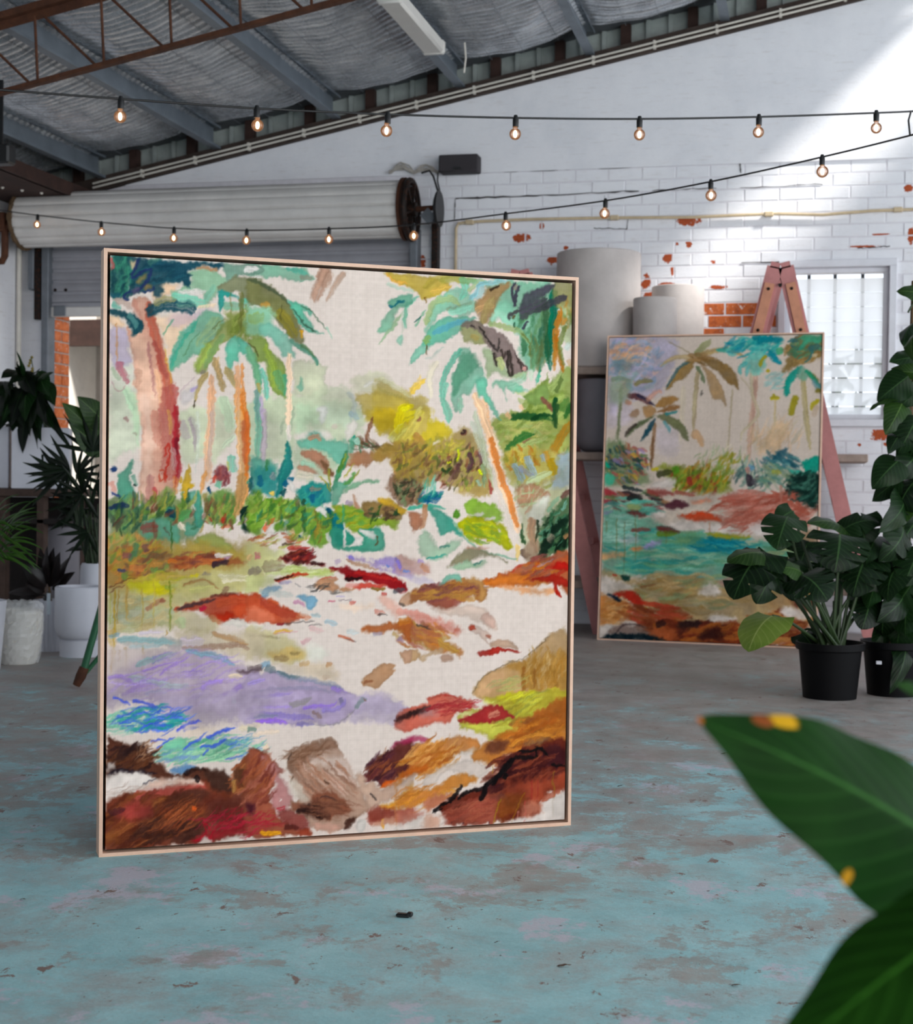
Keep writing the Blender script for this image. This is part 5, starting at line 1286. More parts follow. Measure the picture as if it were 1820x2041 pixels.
('P','a58ab8',.75,'493,506 530,512 554,516 566,527 590,527 634,528 635,545 598,537 558,527 523,516',4.3,10.8),
('P','9c86c8',.85,'540,509 558,513 586,505 602,510 618,529 602,531 582,526 562,519',4.3,10.8),
('B','6a68c0',.85,5.8,'598,509 610,529',.3,(.08,.25)),
('B','8a7ac8',.85,7.8,'495,507 507,509',.3,(.08,.25)),
('B','6a86c0',.8,4.7,'578,521 586,524',.3,(.08,.25)),
('B','a5785a',.75,7,'489,512 511,517 562,529',.5,(.08,.25)),
('P','cfa890',.75,'598,505 634,508 634,523 618,519',4.3,8.6),
('B','8090c8',.7,5.8,'614,531 631,534',.3,(.08,.25)),
('B','b8a0b8',.7,9.7,'470,509 474,520',.4,(.08,.25)),
('P','b8918a',.75,'601,506 637,508 664,517 678,532 669,537 628,539 601,533',5.4,10.8),
('B','8a78c8',.8,8.7,'601,513 610,528',.4,(.08,.25)),
('B','7088c8',.75,6.6,'617,531 633,535',.3,(.08,.25)),
('B','a890c8',.7,6.6,'646,511 664,515',.5,(.08,.25)),
('B','c08058',.6,10.9,'655,519 676,533',.5,(.08,.25)),
('P','b5a8b8',.6,'615,539 651,541 688,554 656,554',5.4,10.8),
('P','b5603a',.95,'789,553 831,542 873,529 907,516 945,507 1003,499 1002,571 985,566 950,554 907,561 855,561 808,560',3.2,10.8),
('P','d07a35',.92,'789,555 841,544 907,539 950,543 950,556 903,561 846,559 808,562',4.3,10.8),
('H','8a5048 a5573a c8752f b5432f 9a6a55',.85,60,(938,528,52.5,19.7),39.3,7.4,25,15),
('P','b02f22',.97,'910,550 936,543 965,541 999,552 999,564 975,562 982,581 968,573 960,556 931,552',1.6,5.4),
('P','b8281e',.9,'957,528 974,518 998,520 1001,532 974,531',2.2,6.5),
('P','dd9a68',.85,'832,562 912,565 960,569 956,577 910,578 879,572',5.4,12.9),
('B','b59aa8',.7,4.4,'923,526 964,511',.3,(.08,.25)),
('B','7a5a50',.6,13.1,'930,516 998,501',.6,(.08,.25)),
('P','a06a45',.97,'611,588 625,575 647,561 697,556 729,550 761,547 789,551 803,564 804,584 790,588 776,577 739,584 725,598 693,598 666,588 634,590',2.2,8.6),
('P','9a5a4c',.85,'666,588 716,576 771,577 748,591 725,599 693,598',4.3,10.8),
('H','b5803f a8743a 8a5048 7a4a50 b98a4a',.75,50,(720,571,74.3,14.3),52.5,6.6,8,10),
('P','7fae98',.9,'697,556 724,537 745,541 747,552 729,549',2.2,6.5),
('P','b98a55',.9,'750,549 780,545 801,558 804,584 792,586 785,562',3.2,8.6),
('B','3a3432',.9,9.6,'609,590 622,582 631,573',.4,(.08,.25)),
('B','c87a6a',.6,15.3,'602,604 639,608 680,620',.5,(.08,.25)),
('P','c98070',.75,'625,612 684,616 730,628 754,643 731,650 698,638 648,627',8.6,17.2),
('P','bb7a45',.95,'603,622 621,619 657,630 689,638 712,657 740,672 752,684 743,693 727,683 685,679 662,664 626,652 603,641',4.3,12.9),
('H','c27a35 a86a4a b08a4a 9a5f50',.75,40,(662,649,56.8,21.5),39.3,7.9,-30,15),
('B','4a423c',.8,4.4,'648,627 680,638',.3,(.08,.25)),
('B','a58ab0',.6,10.9,'608,652 621,659',.6,(.08,.25)),
('B','b8934a',.8,15.3,'694,657 745,684',.5,(.08,.25)),
('P','c09a72',.92,'613,681 649,676 654,691 624,698',1.1,4.3),
('P','c4a482',.85,'654,687 699,672 708,681 676,684 665,695',2.2,5.4),
('P','b58f78',.85,'704,688 727,685 732,696 709,698',2.2,5.4),
('P','d0b5a4',.7,'677,601 711,600 776,595 809,607 831,629 833,643 819,640 786,625 749,617',3.2,8.6),
('P','cda898',.8,'793,616 809,609 826,624 824,639 800,627',2.2,5.4),
('P','d3b5a5',.85,'766,638 777,630 805,642 822,652 810,659 817,670 791,653 772,645',1.6,4.3),
('P','b8452f',.95,'769,634 780,632 782,640 771,641',1.6,3.2),
('P','b0705c',.9,'807,650 822,652 815,657',1.1,3.2),
('P','c4604a',.6,'740,632 749,639 731,646',3.2,6.5),
('P','ab3a30',.97,'786,683 801,677 829,674 857,677 886,681 886,685 848,682 825,687 796,688',1.1,3.2),
('P','b99a84',.9,'817,663 857,662 879,670 884,679 848,675 820,674',1.6,5.4),
('P','b5683a',.95,'528,633 572,626 608,622 636,617 637,658 620,653 612,638 572,641 533,640',3.2,8.6),
('B','c47a35',.8,13.6,'608,622 636,619',.4,(.08,.25)),
('B','9a90a8',.6,7.8,'550,643 572,642',.5,(.08,.25)),
('B','8a7a90',.5,9.7,'604,654 618,656',.5,(.08,.25)),
('P','c09a80',.8,'611,584 631,571 635,585 623,594',3.2,6.5),
('B','4a4644',.7,5.1,'609,588 623,593',.4,(.08,.25)),
('B','c47a68',.7,11.7,'552,603 576,607',.5,(.08,.25)),
('B','3f3a38',.7,3.5,'562,610 580,611',.3,(.08,.25)),
('P','cf9a88',.6,'559,577 583,577 611,597 608,617 584,600',6.5,12.9),
('B','b85a50',.8,7.8,'500,589 512,585',.4,(.08,.25)),
('B','7a6a70',.7,1.8,'477,583 502,581 498,585',.15,(.05,.1)),
('B','c0506a',.7,3.1,'453,584 467,585',.2,(.08,.25)),
('B','9a8ac8',.6,2.3,'471,576 492,575',.3,(.08,.25)),
('P','e3c4aa',.5,'481,589 508,591 548,588 544,600 489,599',6.5,12.9),
('B','b5654a',.85,6.6,'476,645 493,650 511,657',.4,(.08,.25)),
('B','5a4a4a',.7,1.6,'493,652 515,657',.15,(.05,.1)),
('B','d9a84a',.9,5.1,'337,640 354,634 377,634',.3,(.08,.25)),
('B','c8707a',.6,2.3,'337,641 362,637 388,637',.3,(.08,.25)),
('B','c98a90',.6,7.8,'396,657 416,647',.5,(.08,.25)),
('B','cf9a9a',.5,11.7,'411,630 446,637',.6,(.08,.25)),
('P','b98f6e',.97,'527,727 550,711 571,698 601,701 593,709 599,711 586,724 562,741 550,736 534,734',1.1,4.3),
('B','8a5a40',.8,5.8,'532,730 554,726',.4,(.08,.25)),
('P','bd957a',.95,'613,680 637,676 637,696 621,698',1.1,4.3),
('P','c5b888',.8,'282,631 331,638 362,645 404,666 408,679 389,692 340,690 302,680 283,680',6.5,15.1),
('P','c4a05a',.65,'326,670 404,668 404,682 340,684',8.6,15.1),
('B','8a7a5a',.6,4.7,'282,643 354,646',.5,(.08,.25)),
('B','7a6a4a',.6,5.8,'374,677 397,673',.4,(.08,.25)),
('P','d3cfc0',.7,'408,662 447,666 455,682 432,691 408,681',8.6,15.1),
('P','d8bfa0',.7,'389,698 455,695 467,705 475,718 451,720 416,710',6.5,12.9),
('B','b5845a',.7,9.7,'449,698 465,695',.5,(.08,.25)),
('B','a8806a',.6,9.7,'442,718 461,717',.6,(.08,.25)),
('B','8a7050',.6,11.7,'338,684 370,682',.6,(.08,.25)),
('B','b58a50',.6,9.7,'395,695 416,692',.5,(.08,.25)),
('P','c8b69c',.8,'139,629 216,630 253,637 313,638 314,685 254,676 198,664 143,660',8.6,17.2),
('P','bcae84',.7,'139,601 216,608 216,630 205,636 143,632',6.5,15.1),
('B','a5764a',.6,11.7,'209,636 254,648 284,658',.5,(.08,.25)),
('B','8f6a58',.65,11.7,'150,661 217,661 261,657 287,666',.6,(.08,.25)),
('B','c9b8c8',.8,17.5,'143,649 194,650',.5,(.08,.25)),
('B','cfc0d0',.7,9.7,'62,633 110,633',.5,(.08,.25)),
('B','c9a86a',.7,15.6,'8,626 14,656',.5,(.08,.25)),
('B','a8b88a',.6,17.5,'143,610 154,626',.5,(.08,.25)),
('P','a8a8a2',.8,'19,645 53,642 107,643 143,647 143,663 107,657 53,655 28,651',4.3,10.8),
('B','7f9fae',.75,9,'5,639 24,634',.4,(.08,.25)),
('B','88a8a8',.8,13.6,'21,643 71,646 136,653',.5,(.08,.25)),
('B','8fb0b5',.6,7,'44,658 78,657 110,656',.5,(.08,.25)),
('P','b3a0ac',.9,'2,706 36,688 71,672 143,664 180,663 254,684 314,714 315,776 130,770 90,745 2,739',8.6,17.2),
('P','b5a5a0',.7,'2,660 42,658 136,661 136,669 71,678 27,697 2,703',8.6,15.1),
('B','88a8a5',.8,11.7,'57,692 82,680 107,677 140,669',.5,(.08,.25)),
('B','7f9fae',.85,11.7,'158,666 198,673 235,683 260,693',.4,(.08,.25)),
('B','9fb0b0',.7,11.7,'43,707 82,717 126,724 168,727',.5,(.08,.25)),
('B','8fa0b0',.65,9,'75,738 119,735',.5,(.08,.25)),
('H','a68ac8 b39acc 9a80c0 a890b8',.75,70,(162,713,136.5,47.9),62.4,3.5,12,14),
('B','9c7cc8',.8,5.8,'71,701 96,691 131,686',.4,(.08,.25)),
('B','a080c8',.8,5.1,'104,708 122,695 162,679',.4,(.08,.25)),
('B','a284cc',.75,7.8,'190,737 199,726 236,719',.4,(.08,.25)),
('B','9a7cc4',.75,11.7,'212,752 251,740 266,731 315,723',.4,(.08,.25)),
('B','9a7ac0',.75,7.8,'29,740 57,727 100,722',.5,(.08,.25)),
('B','9c80c0',.7,7.8,'2,707 36,710 57,721',.5,(.08,.25)),
('P','6f5a5c',.8,'262,704 292,699 314,696 311,704 281,708',3.2,8.6),
('B','d9c4a4',.85,9,'243,712 273,712',.5,(.08,.25)),
('B','7a9a98',.65,13.6,'251,754 262,753',.5,(.08,.25)),
('B','8a6a88',.5,7.8,'255,747 277,757 300,761',.5,(.08,.25)),
('B','a890a0',.6,11.7,'83,742 108,741',.5,(.08,.25)),
('P','b09db4',.92,'283,713 317,707 344,706 401,719 456,730 495,744 515,757 523,783 284,775',4.3,12.9),
('B','8a90a0',.75,11.7,'340,708 397,719 456,730 487,740',.5,(.08,.25)),
('B','5f7a80',.75,7,'344,706 370,713 397,716',.4,(.08,.25)),
('B','7e9fb5',.8,11.7,'311,695 332,690',.4,(.08,.25)),
('B','5f7078',.7,13.6,'319,699 344,705',.5,(.08,.25)),
('B','6f5f60',.7,11.7,'283,700 313,695',.5,(.08,.25)),
('P','d5c2ac',.75,'340,692 401,697 455,704 475,719 467,727 417,718 359,705',6.5,12.9),
('B','a892d0',.8,9,'283,725 321,720',.4,(.08,.25)),
('B','9a7cc8',.8,11.7,'460,738 499,749',.4,(.08,.25)),
('B','8a8aa0',.6,9,'284,746 340,738 401,736 452,743 483,753',.5,(.08,.25)),
('B','7a70a8',.7,7.8,'373,739 371,752',.4,(.08,.25)),
('B','7870a0',.65,9,'400,743 396,754',.4,(.08,.25)),
('B','9a7ccc',.8,9.7,'398,770 437,766 456,762',.4,(.08,.25)),
('B','8c86b0',.6,7,'284,765 333,768',.4,(.08,.25)),
('B','9a8a80',.6,9.7,'390,766 417,756 429,750',.5,(.08,.25)),
('B','7f8f8c',.7,9.7,'515,775 525,764 538,761',.4,(.08,.25)),
('P','bbaabb',.75,'515,754 570,749 604,762 639,779 639,786 523,783',5.4,12.9),
('B','5f5f80',.7,5.8,'483,756 487,763',.3,(.08,.25)),
('P','b19eb6',.92,'284,740 499,746 515,760 515,773 496,795 468,802 422,803 376,799 322,794 284,794',4.3,12.9),
('P','bdacc0',.8,'511,753 570,758 639,780 639,804 587,806 551,801 507,800 515,773',5.4,12.9),
('B','7f8c88',.75,9.7,'513,774 527,763 540,759',.4,(.08,.25)),
('B','8a5a50',.6,3.9,'532,760 538,765',.4,(.08,.25)),
('B','77708f',.7,7.8,'483,755 487,772',.4,(.08,.25)),
('B','8a78b5',.8,11.7,'284,786 303,780 341,781 391,788 429,794',.5,(.08,.25)),
('B','9668d8',.85,9.7,'301,791 341,791 372,797',.4,(.08,.25)),
('B','9a78d0',.8,7.8,'398,772 433,770 456,769 476,762',.4,(.08,.25)),
('B','8d7ab8',.7,9.7,'441,777 484,773 493,759',.5,(.08,.25)),
('B','8a8678',.65,11.7,'371,768 402,760 421,754',.5,(.08,.25)),
('B','8a6f66',.7,9.7,'421,779 443,788',.5,(.08,.25)),
('B','80908a',.6,7.8,'296,782 349,783',.5,(.08,.25)),
('B','8a8480',.6,1.8,'429,804 468,802 499,790 515,776',.15,(.05,.1)),
('B','9a84c0',.7,7.8,'291,750 344,747 379,744',.5,(.08,.25)),
('B','8478b0',.7,7.8,'391,799 426,803',.4,(.08,.25)),
('B','a58ad0',.6,5.8,'284,769 333,767 379,770',.5,(.08,.25)),
('P','a898a8',.8,'1,732 144,736 315,741 315,781 255,791 163,796 137,773 90,753 1,757',10.8,21.5),
('H','8ec4a8 6fb59a a5cfb0 7fbfa5',.85,60,(37,784,40.9,19.2),39,3.5,10,12),
('H','3f9a98 2f8a94 4fa8a0 3a9a8a',.9,70,(89,781,58.5,22.4),37,4.7,12,18),
('H','5a6fd0 4f66c8 6a80d4',.95,46,(99,780,78,24),35.1,3.5,12,22),
('B','5a66cc',.95,5.8,'12,741 33,750 47,755',.3,(.08,.25)),
('B','5a66cc',.95,6.6,'52,748 79,753 105,761',.3,(.08,.25)),
('B','5a62cc',.95,5.8,'138,803 163,791 191,788',.3,(.08,.25)),
('B','5f6cc8',.85,5.1,'152,802 170,798 187,798',.3,(.08,.25)),
('H','8ebf9c 7ab592 a5cca4 6aab8a',.88,90,(191,838,81.9,20.8),54.6,5.1,14,10),
('H','7aa0b5 7f9ac0',.8,20,(145,845,39,14.4),31.2,4.3,14,15),
('P','7fbf9c',.7,'116,822 145,814 163,824 145,836 120,836',4.3,10.8),
('B','4f62d0',.95,3.9,'87,819 105,816 120,818',.3,(.08,.25)),
('B','4a62cc',.95,3.5,'98,831 116,822 136,811',.3,(.08,.25)),
('B','4f68cc',.95,5.1,'153,835 174,824 189,816 204,805',.3,(.08,.25)),
('B','5068d0',.95,7.8,'200,818 230,808 261,801',.3,(.08,.25)),
('B','4f6ad0',.92,6.6,'186,831 219,831 241,822',.3,(.08,.25)),
('B','5068c8',.95,3.5,'193,847 204,836',.3,(.08,.25)),
('B','5a78c0',.9,3.5,'238,854 264,853 294,843',.3,(.08,.25)),
('H','5a70d0 5f86c0',.9,20,(247,824,44.8,11.2),21.4,2.7,14,15),
('P','7394b5',.95,'128,869 146,864 179,862 164,877 142,878 131,876',3.2,8.6),
('P','e3cdb8',.8,'163,794 218,801 200,808 163,810',10.8,15.1),
('B','d9c8a8',.7,11.7,'267,803 316,796',.5,(.08,.25)),
('H','5f8fb5 6aa8a0 8abfa0',.85,30,(293,835,25.3,19.2),29.2,3.1,14,15),
('B','e8cdb0',.85,11.7,'321,836 328,840',.3,(.08,.25)),
('B','e3ccb5',.8,9.7,'296,815 326,811 353,812',.4,(.08,.25)),
('B','5f7a70',.7,11.7,'285,803 302,805',.5,(.08,.25)),
('P','5f3c2f',.97,'1,812 23,819 48,820 77,830 91,849 113,861 128,875 157,877 171,868 201,872 216,889 201,894 146,884 99,884 59,871 29,867 1,875',4.3,12.9),
('H','46302a 5a3a2c 6f4630 3a2826',.88,60,(48,846,50.7,19.2),39,6.6,25,15),
('H','a87a5a b58a6a',.6,30,(84,836,23.4,19.2),15.6,2.7,40,50),
('B','2f2830',.85,7.8,'2,875 27,865 55,868 102,874',.4,(.08,.25)),
('P','d8c9c0',.9,'2,852 18,852 18,863 7,867 2,865',3.2,8.6),
('P','dfd2c8',.95,'2,878 38,869 77,872 95,883 99,890 59,897 56,908 29,902 3,915',4.3,10.8),
('H','9a7f72 b59a8c',.6,26,(43,900,39,11.2),35.1,1.4,20,8),
('B','33303a',.7,2.7,'74,890 99,884',.15,(.05,.1)),
('P','7a4230',.97,'2,922 59,905 99,902 137,895 164,893 210,888 253,890 268,869 286,854 316,849 318,995 277,989 217,999 115,999 3,1000',4.3,10.8),
('P','b85a50',.85,'61,903 110,899 146,895 197,896 198,904 165,905 132,916 110,913 63,919',5.4,10.8),
('P','dcb8a5',.85,'99,887 139,885 175,887 194,896 146,895 99,901 67,901',4.3,10.8),
('H','6a3a2a 7f4a30 5a3226 8f5533 9a5f3a',.85,120,(85,951,89.7,43.1),58.5,9.7,28,14),
('P','5a372c',.85,'114,926 165,905 203,908 202,922 158,933 121,940',6.5,15.1),
('H','4a3029 5a3a2f',.8,40,(122,971,70.2,20.8),54.6,9.7,30,12),
('H','a8583a b5683f',.7,30,(143,948,50.7,17.6),70.2,2.3,36,6),
('B','d2622f',.95,11.7,'172,938 183,939',.4,(.08,.25)),
('P','a84a44',.7,'31,930 60,923 85,928 92,940 60,953 21,945',10.8,17.2),
('P','9a6038',.8,'2,968 25,972 21,985 3,987',8.6,12.9),
('B','4a2a30',.7,13.6,'5,938 38,932',.5,(.08,.25)),
('P','53392f',.95,'199,874 223,873 253,886 255,912 231,913 212,896',4.3,10.8),
('B','2a2020',.9,11.7,'175,884 190,891',.3,(.08,.25)),
('B','33221f',.85,9.7,'157,878 179,868 201,874',.4,(.08,.25)),
('P','9a5f3f',.95,'268,869 283,855 316,849 317,899 283,898 257,913 253,890',4.3,10.8),
('H','a5623f 8a5038 b5754a',.8,50,(287,885,29.2,28.8),42.9,5.8,40,15),
('P','5f4030',.85,'257,881 286,867 279,890 272,905',4.3,10.8),
('B','b88a50',.8,9.7,'257,890 257,914',.5,(.08,.25)),
('P','6a3a30',.85,'198,922 268,924 318,931 318,976 258,972 221,964',8.6,17.2),
('H','a02a38 b8324a 8a2430 a83a40',.85,60,(258,961,62.4,20.8),50.7,1.9,22,30),
('P','a83238',.85,'175,990 221,980 258,979 284,980 258,988 212,995 180,997',4.3,8.6),
('P','dfd2c6',.95,'184,1000 199,988 221,999 247,991 318,988 319,1001 221,1000',2.2,6.5),
('B','c0283a',.85,2.7,'177,993 202,982 195,964 217,978',.15,(.05,.1)),
('B','b82a3c',.85,2.7,'208,993 226,971 261,951',.15,(.05,.1)),
('P','9a5a45',.97,'285,851 317,846 334,856 356,876 358,882 343,894 339,910 332,922 343,942 351,961 386,979 421,984 421,997 382,993 287,987',3.2,10.8),
('P','bd8480',.9,'317,852 356,877 352,885 366,902 381,931 366,953 347,952 332,922 343,907 339,894 323,876',4.3,10.8),
('H','8a4a3c a5603f b5705a 7a3f35',.8,60,(308,896,31.2,41.5),42.9,5.8,45,15),
('H','a8303c b83848',.85,40,(309,970,46.8,19.2),46.8,1.8,20,25),
('P','8f4a42',.9,'351,953 393,952 417,971 421,984 394,984 363,972',4.3,10.8),
('B','5a2f2a',.85,11.7,'363,981 394,980',.4,(.08,.25)),
('P','a8503a',.9,'394,989 421,983 421,997 401,996',3.2,8.6),
('B','dd9f2a',.95,9.7,'313,986 359,991',.3,(.08,.25)),
('B','e8dcd2',.95,5.8,'354,931 357,932',.1,(.08,.25)),
('B','b8303a',.85,2.7,'349,947 362,944 362,949 351,950',.15,(.05,.1)),
('P','4a2430',.8,'286,934 302,940 298,952 287,952',5.4,8.6),
('P','b59480',.97,'365,867 380,848 407,836 438,831 465,828 479,845 495,865 505,880 517,905 535,934 549,955 518,976 491,988 456,993 421,981 409,964 382,950 377,934 393,932 385,902 375,883',2.2,8.6),
('P','9a7560',.9,'365,867 380,848 407,840 438,834 465,829 477,844 438,847 415,856 403,871 392,880 375,883',3.2,8.6),
('H','8a6550 a5826c 7a5844',.7,40,(407,854,37,17.6),50.7,3.9,20,15),
('P','c9b5aa',.75,'415,865 457,858 489,859 505,880 515,908 478,891 438,873',10.8,17.2),
('H','a8785f b58a74 8f6a58 c9a898',.8,70,(454,906,58.5,36.7),62.4,5.1,-45,8),
('P','8f5a45',.9,'420,926 451,918 478,926 508,948 506,961 459,973 432,962 385,952 381,937 420,938',6.5,15.1),
('P','3f2a25',.95,'401,945 420,936 435,942 451,957 459,970 436,966 409,958',8.6,15.1),
('B','33221f',.9,9,'389,951 420,957 447,968',.5,(.08,.25)),
('B','4a3a3a',.75,2.7,'439,931 459,932 478,939',.15,(.05,.1)),
('H','7a5040 8f6048',.7,40,(459,951,48.7,17.6),50.7,3.1,-12,8),
('P','4f3228',.95,'491,988 504,971 520,970 510,986',3.2,8.6),
('B','4a3a30',.8,2.7,'448,899 458,909',.15,(.05,.1)),
('B','45352d',.85,2.3,'369,864 378,850',.15,(.05,.1)),
('P','c89a88',.8,'424,978 459,978 491,985 460,992 432,985',5.4,10.8),
('B','5a3f30',.8,4.7,'381,890 377,904',.2,(.08,.25)),
('P','dcd2c8',.95,'522,977 540,978 540,995 523,996',1.1,3.2),
('P','cfc0b0',.85,'375,902 392,895 408,920 420,936 393,932',6.5,10.8),
('P','6a3a38',.97,'527,904 541,890 556,871 592,851 616,847 640,842 641,894 609,904 577,921 561,904 537,908',3.2,10.8),
('P','8a6a48',.85,'538,887 544,876 588,853 576,865 552,882',3.2,8.6),
('P','a83a5a',.7,'592,850 604,840 640,832 640,839 616,844',3.2,8.6),
('H','55303a 7a4538 46282c 9a5a3a',.8,50,(588,879,39,20.8),46.8,5.8,40,12),
('P','dd6a2a',.95,'573,922 583,911 613,901 609,911 585,921',2.2,6.5),
('P','c0a08c',.92,'517,900 529,889 539,908 561,905 577,924 613,909 641,901 621,933 573,947 546,957 529,925',4.3,10.8),
('P','dd9a3c',.95,'573,953 609,945 625,923 641,914 642,947 621,952 589,961',4.3,10.8),
('P','8a4538',.9,'546,960 573,957 618,960 642,960 642,973 590,985 554,982 546,971',5.4,12.9),
('B','2f2a2a',.85,2.7,'551,929 563,943',.15,(.05,.1)),
('B','e0a030',.9,5.8,'578,976 579,994',.2,(.08,.25)),
('P','c89a80',.75,'558,983 642,968 642,980 598,987',5.4,10.8),
('P','b89468',.95,'779,753 797,728 849,708 891,698 938,665 962,652 998,651 1001,798 860,793 840,772 807,771',3.2,8.6),
('P','a87f45',.9,'853,708 891,700 939,688 999,685 1000,754 930,759 894,754 892,724',6.5,15.1),
('H','9a6f35 b58a4a a57a3a c2a070',.75,70,(942,716,50.3,35.8),39.3,6.6,75,35),
('B','8a5a28',.8,8.7,'896,709 894,747 899,766',.4,(.08,.25)),
('B','8f6230',.8,7.9,'922,714 921,753',.4,(.08,.25)),
('P','c49c75',.8,'786,755 802,730 849,716 844,742 812,760',6.5,12.9),
('H','9aa56a b0a868',.7,20,(859,740,35,10.7),48.1,3.1,12,10),
('B','6a5a45',.7,1.3,'777,755 800,728 858,703 891,696 957,654',.15,(.05,.1)),
('P','bdb03a',.92,'840,770 868,759 930,757 1001,759 1001,776 955,796 860,793',4.3,12.9),
('P','c9c84a',.7,'807,771 835,768 855,793 831,786',6.5,10.8),
('P','b5a540',.95,'807,765 845,766 883,757 1001,761 999,780 931,804 898,818 884,840 851,846 813,847 808,834 780,825 752,819 752,789 845,782',4.3,12.9),
('P','c7c257',.9,'752,809 789,809 836,808 872,804 893,814 879,836 818,843 808,832 776,823 755,819',4.3,10.8),
('P','cbc72e',.8,'838,765 883,759 926,760 907,773 854,773',5.4,10.8),
('H','a89a3a c2bc4a 9a8a35 8a8a45',.75,60,(895,786,65.6,23.3),56.8,5.7,25,10),
('P','d0cc9a',.7,'752,789 803,792 766,804 752,802',4.3,8.6),
('P','c46a58',.95,'606,788 632,778 671,772 678,764 714,754 737,761 765,765 786,777 779,780 747,789 733,798 715,808 692,807 642,818 606,814',3.2,8.6),
('P','3f2a28',.9,'606,792 651,782 680,776 673,786 646,795 606,802',4.3,10.8),
('P','a07a78',.7,'662,793 678,781 701,774 701,785 681,796',10.8,17.2),
('H','a53038 b5504a 8a2c30',.75,30,(733,781,56.8,10.7),48.1,3.1,8,10),
('P','a8383a',.95,'743,805 784,792 808,781 836,780 857,790 876,800 872,806 857,802 841,807 817,812 766,810',2.2,8.6),
('B','c98a70',.8,13.1,'813,800 841,792',.5,(.08,.25)),
('P','b55a4a',.9,'673,764 700,756 714,754 696,763',2.2,5.4),
('B','b03a34',.8,2.6,'705,758 733,761 740,766',.15,(.05,.1)),
('P','c8844a',.97,'636,882 670,858 697,844 734,835 776,840 797,852 790,861 753,865 735,872 717,890 694,894 676,904 644,897 607,903 610,1038 608,940 621,915',3.2,10.8),
('P','6a3c34',.95,'606,841 652,846 681,851 666,865 639,879 607,894',5.4,12.9),
('P','a83a5a',.7,'606,839 642,831 681,838 647,841 606,843',3.2,8.6),
('H','b5702f c98a45 a8622f d8a060',.8,60,(682,870,56.8,26.9),56.8,7.4,30,15),
('P','c96a2a',.85,'607,903 630,888 675,884 666,895 621,907',4.3,10.8),
('P','cbb2a2',.92,'612,914 644,899 648,903 630,930 615,938 608,936',4.3,8.6),
('P','d5c4b8',.92,'669,910 703,893 749,880 781,877 805,889 819,896 801,910 782,911 744,900 708,902 694,922 674,926',4.3,10.8),
('P','c9843f',.95,'608,958 615,937 649,927 699,926 726,908 768,903 787,917 736,931 699,941 667,950 631,958',4.3,10.8),
('H','d8953a c28048 b5753a',.75,40,(672,939,56.8,14.3),56.8,5.2,25,12),
('P','ddd0c4',.85,'758,861 790,859 790,866 753,867',4.3,8.6),
('P','b5755a',.9,'670,954 681,942 717,936 736,939 713,952 683,967 677,965',5.4,10.8),
('P','c07a3a',.95,'777,877 797,852 809,847 863,836 882,836 889,821 912,803 1001,772 1003,875 933,872 861,873 847,891 824,888',4.3,10.8),
('P','a8642f',.9,'884,838 891,820 919,802 1001,772 1002,825 951,831 908,841',5.4,12.9),
('H','c87f35 a8602a b57535 8a5530',.8,80,(922,834,61.2,26.9),56.8,8.7,22,15),
('P','6a4032',.85,'807,858 813,849 837,842 861,850 849,865 809,867',6.5,10.8),
('P','7a6050',.75,'904,856 932,846 956,846 937,861 909,862',10.8,15.1),
('B','d8923f',.85,8.7,'863,858 894,844 942,837 985,848',.4,(.08,.25)),
('P','6f3528',.97,'824,920 861,888 885,870 932,857 1002,852 1002,943 982,941 958,949 939,963 937,986 863,993 807,994 714,991 718,975 704,963 736,942 806,932',4.3,12.9),
('P','4a2628',.92,'815,924 857,899 885,876 952,861 991,863 1001,894 957,900 910,924 862,937 825,939 801,936',8.6,17.2),
('H','5a2c26 7a4030 8a4a35 4a2424',.8,100,(905,909,83.1,43),61.2,9.6,25,15),
('P','9a5545',.9,'718,975 769,955 815,942 841,953 835,996 783,991 714,991',5.4,12.9),
('H','8a4a3c a8604a 9a5040',.75,60,(783,971,56.8,19.7),56.8,5.7,15,15),
('P','a05038',.85,'862,926 934,921 1001,913 1002,943 958,947 939,963 896,961 863,963',8.6,17.2),
('P','8a5028',.8,'844,951 896,946 901,965 882,979 840,990',8.6,12.9),
('B','1f1a1a',.93,6.6,'688,971 709,958 736,948 754,925 745,935 722,951',.25,(.05,.1)),
('B','1f1a1a',.93,7.4,'745,950 768,936 806,931 810,921',.25,(.05,.1)),
('B','1f1a1a',.93,12.2,'797,953 808,938 815,924 838,911 861,894 878,881',.25,(.05,.1)),
('B','1f1a1a',.93,9.6,'824,928 843,906 866,884 890,878 930,880',.25,(.05,.1)),
('B','1f1a1a',.93,6.6,'885,866 909,869 937,863 959,880',.25,(.05,.1)),
('B','1f1a1a',.93,4.8,'932,861 930,880',.25,(.05,.1)),
('B','1f1a1a',.93,5.2,'964,895 1001,898',.25,(.05,.1)),
('B','1f1a1a',.93,10.9,'852,918 857,907',.25,(.05,.1)),
('B','1f1a1a',.93,3.9,'693,970 713,963',.25,(.05,.1)),
('B','8a6a2a',.8,2.6,'970,904 971,950 970,995',.2,(.05,.2)),
('B','b03a3a',.8,2.6,'902,961 903,981 902,1001',.2,(.05,.2)),
('B','9a3a34',.8,3.1,'917,921 918,941 917,962',.2,(.05,.2)),
('B','9a4038',.8,2.2,'931,921 932,939 931,957',.2,(.05,.2)),
('B','c08070',.8,2.6,'887,978 888,988 886,998',.2,(.05,.2)),
('B','5a3030',.8,2.2,'733,989 734,990 732,992',.2,(.05,.2)),
('B','4a2f3a',.8,2.6,'759,990 759,993 758,995',.2,(.05,.2)),
('B','3f2a3a',.8,2.6,'817,993 818,996 816,998',.2,(.05,.2)),
('B','a8822a',.8,1.7,'826,892 827,899 825,905',.2,(.05,.2)),
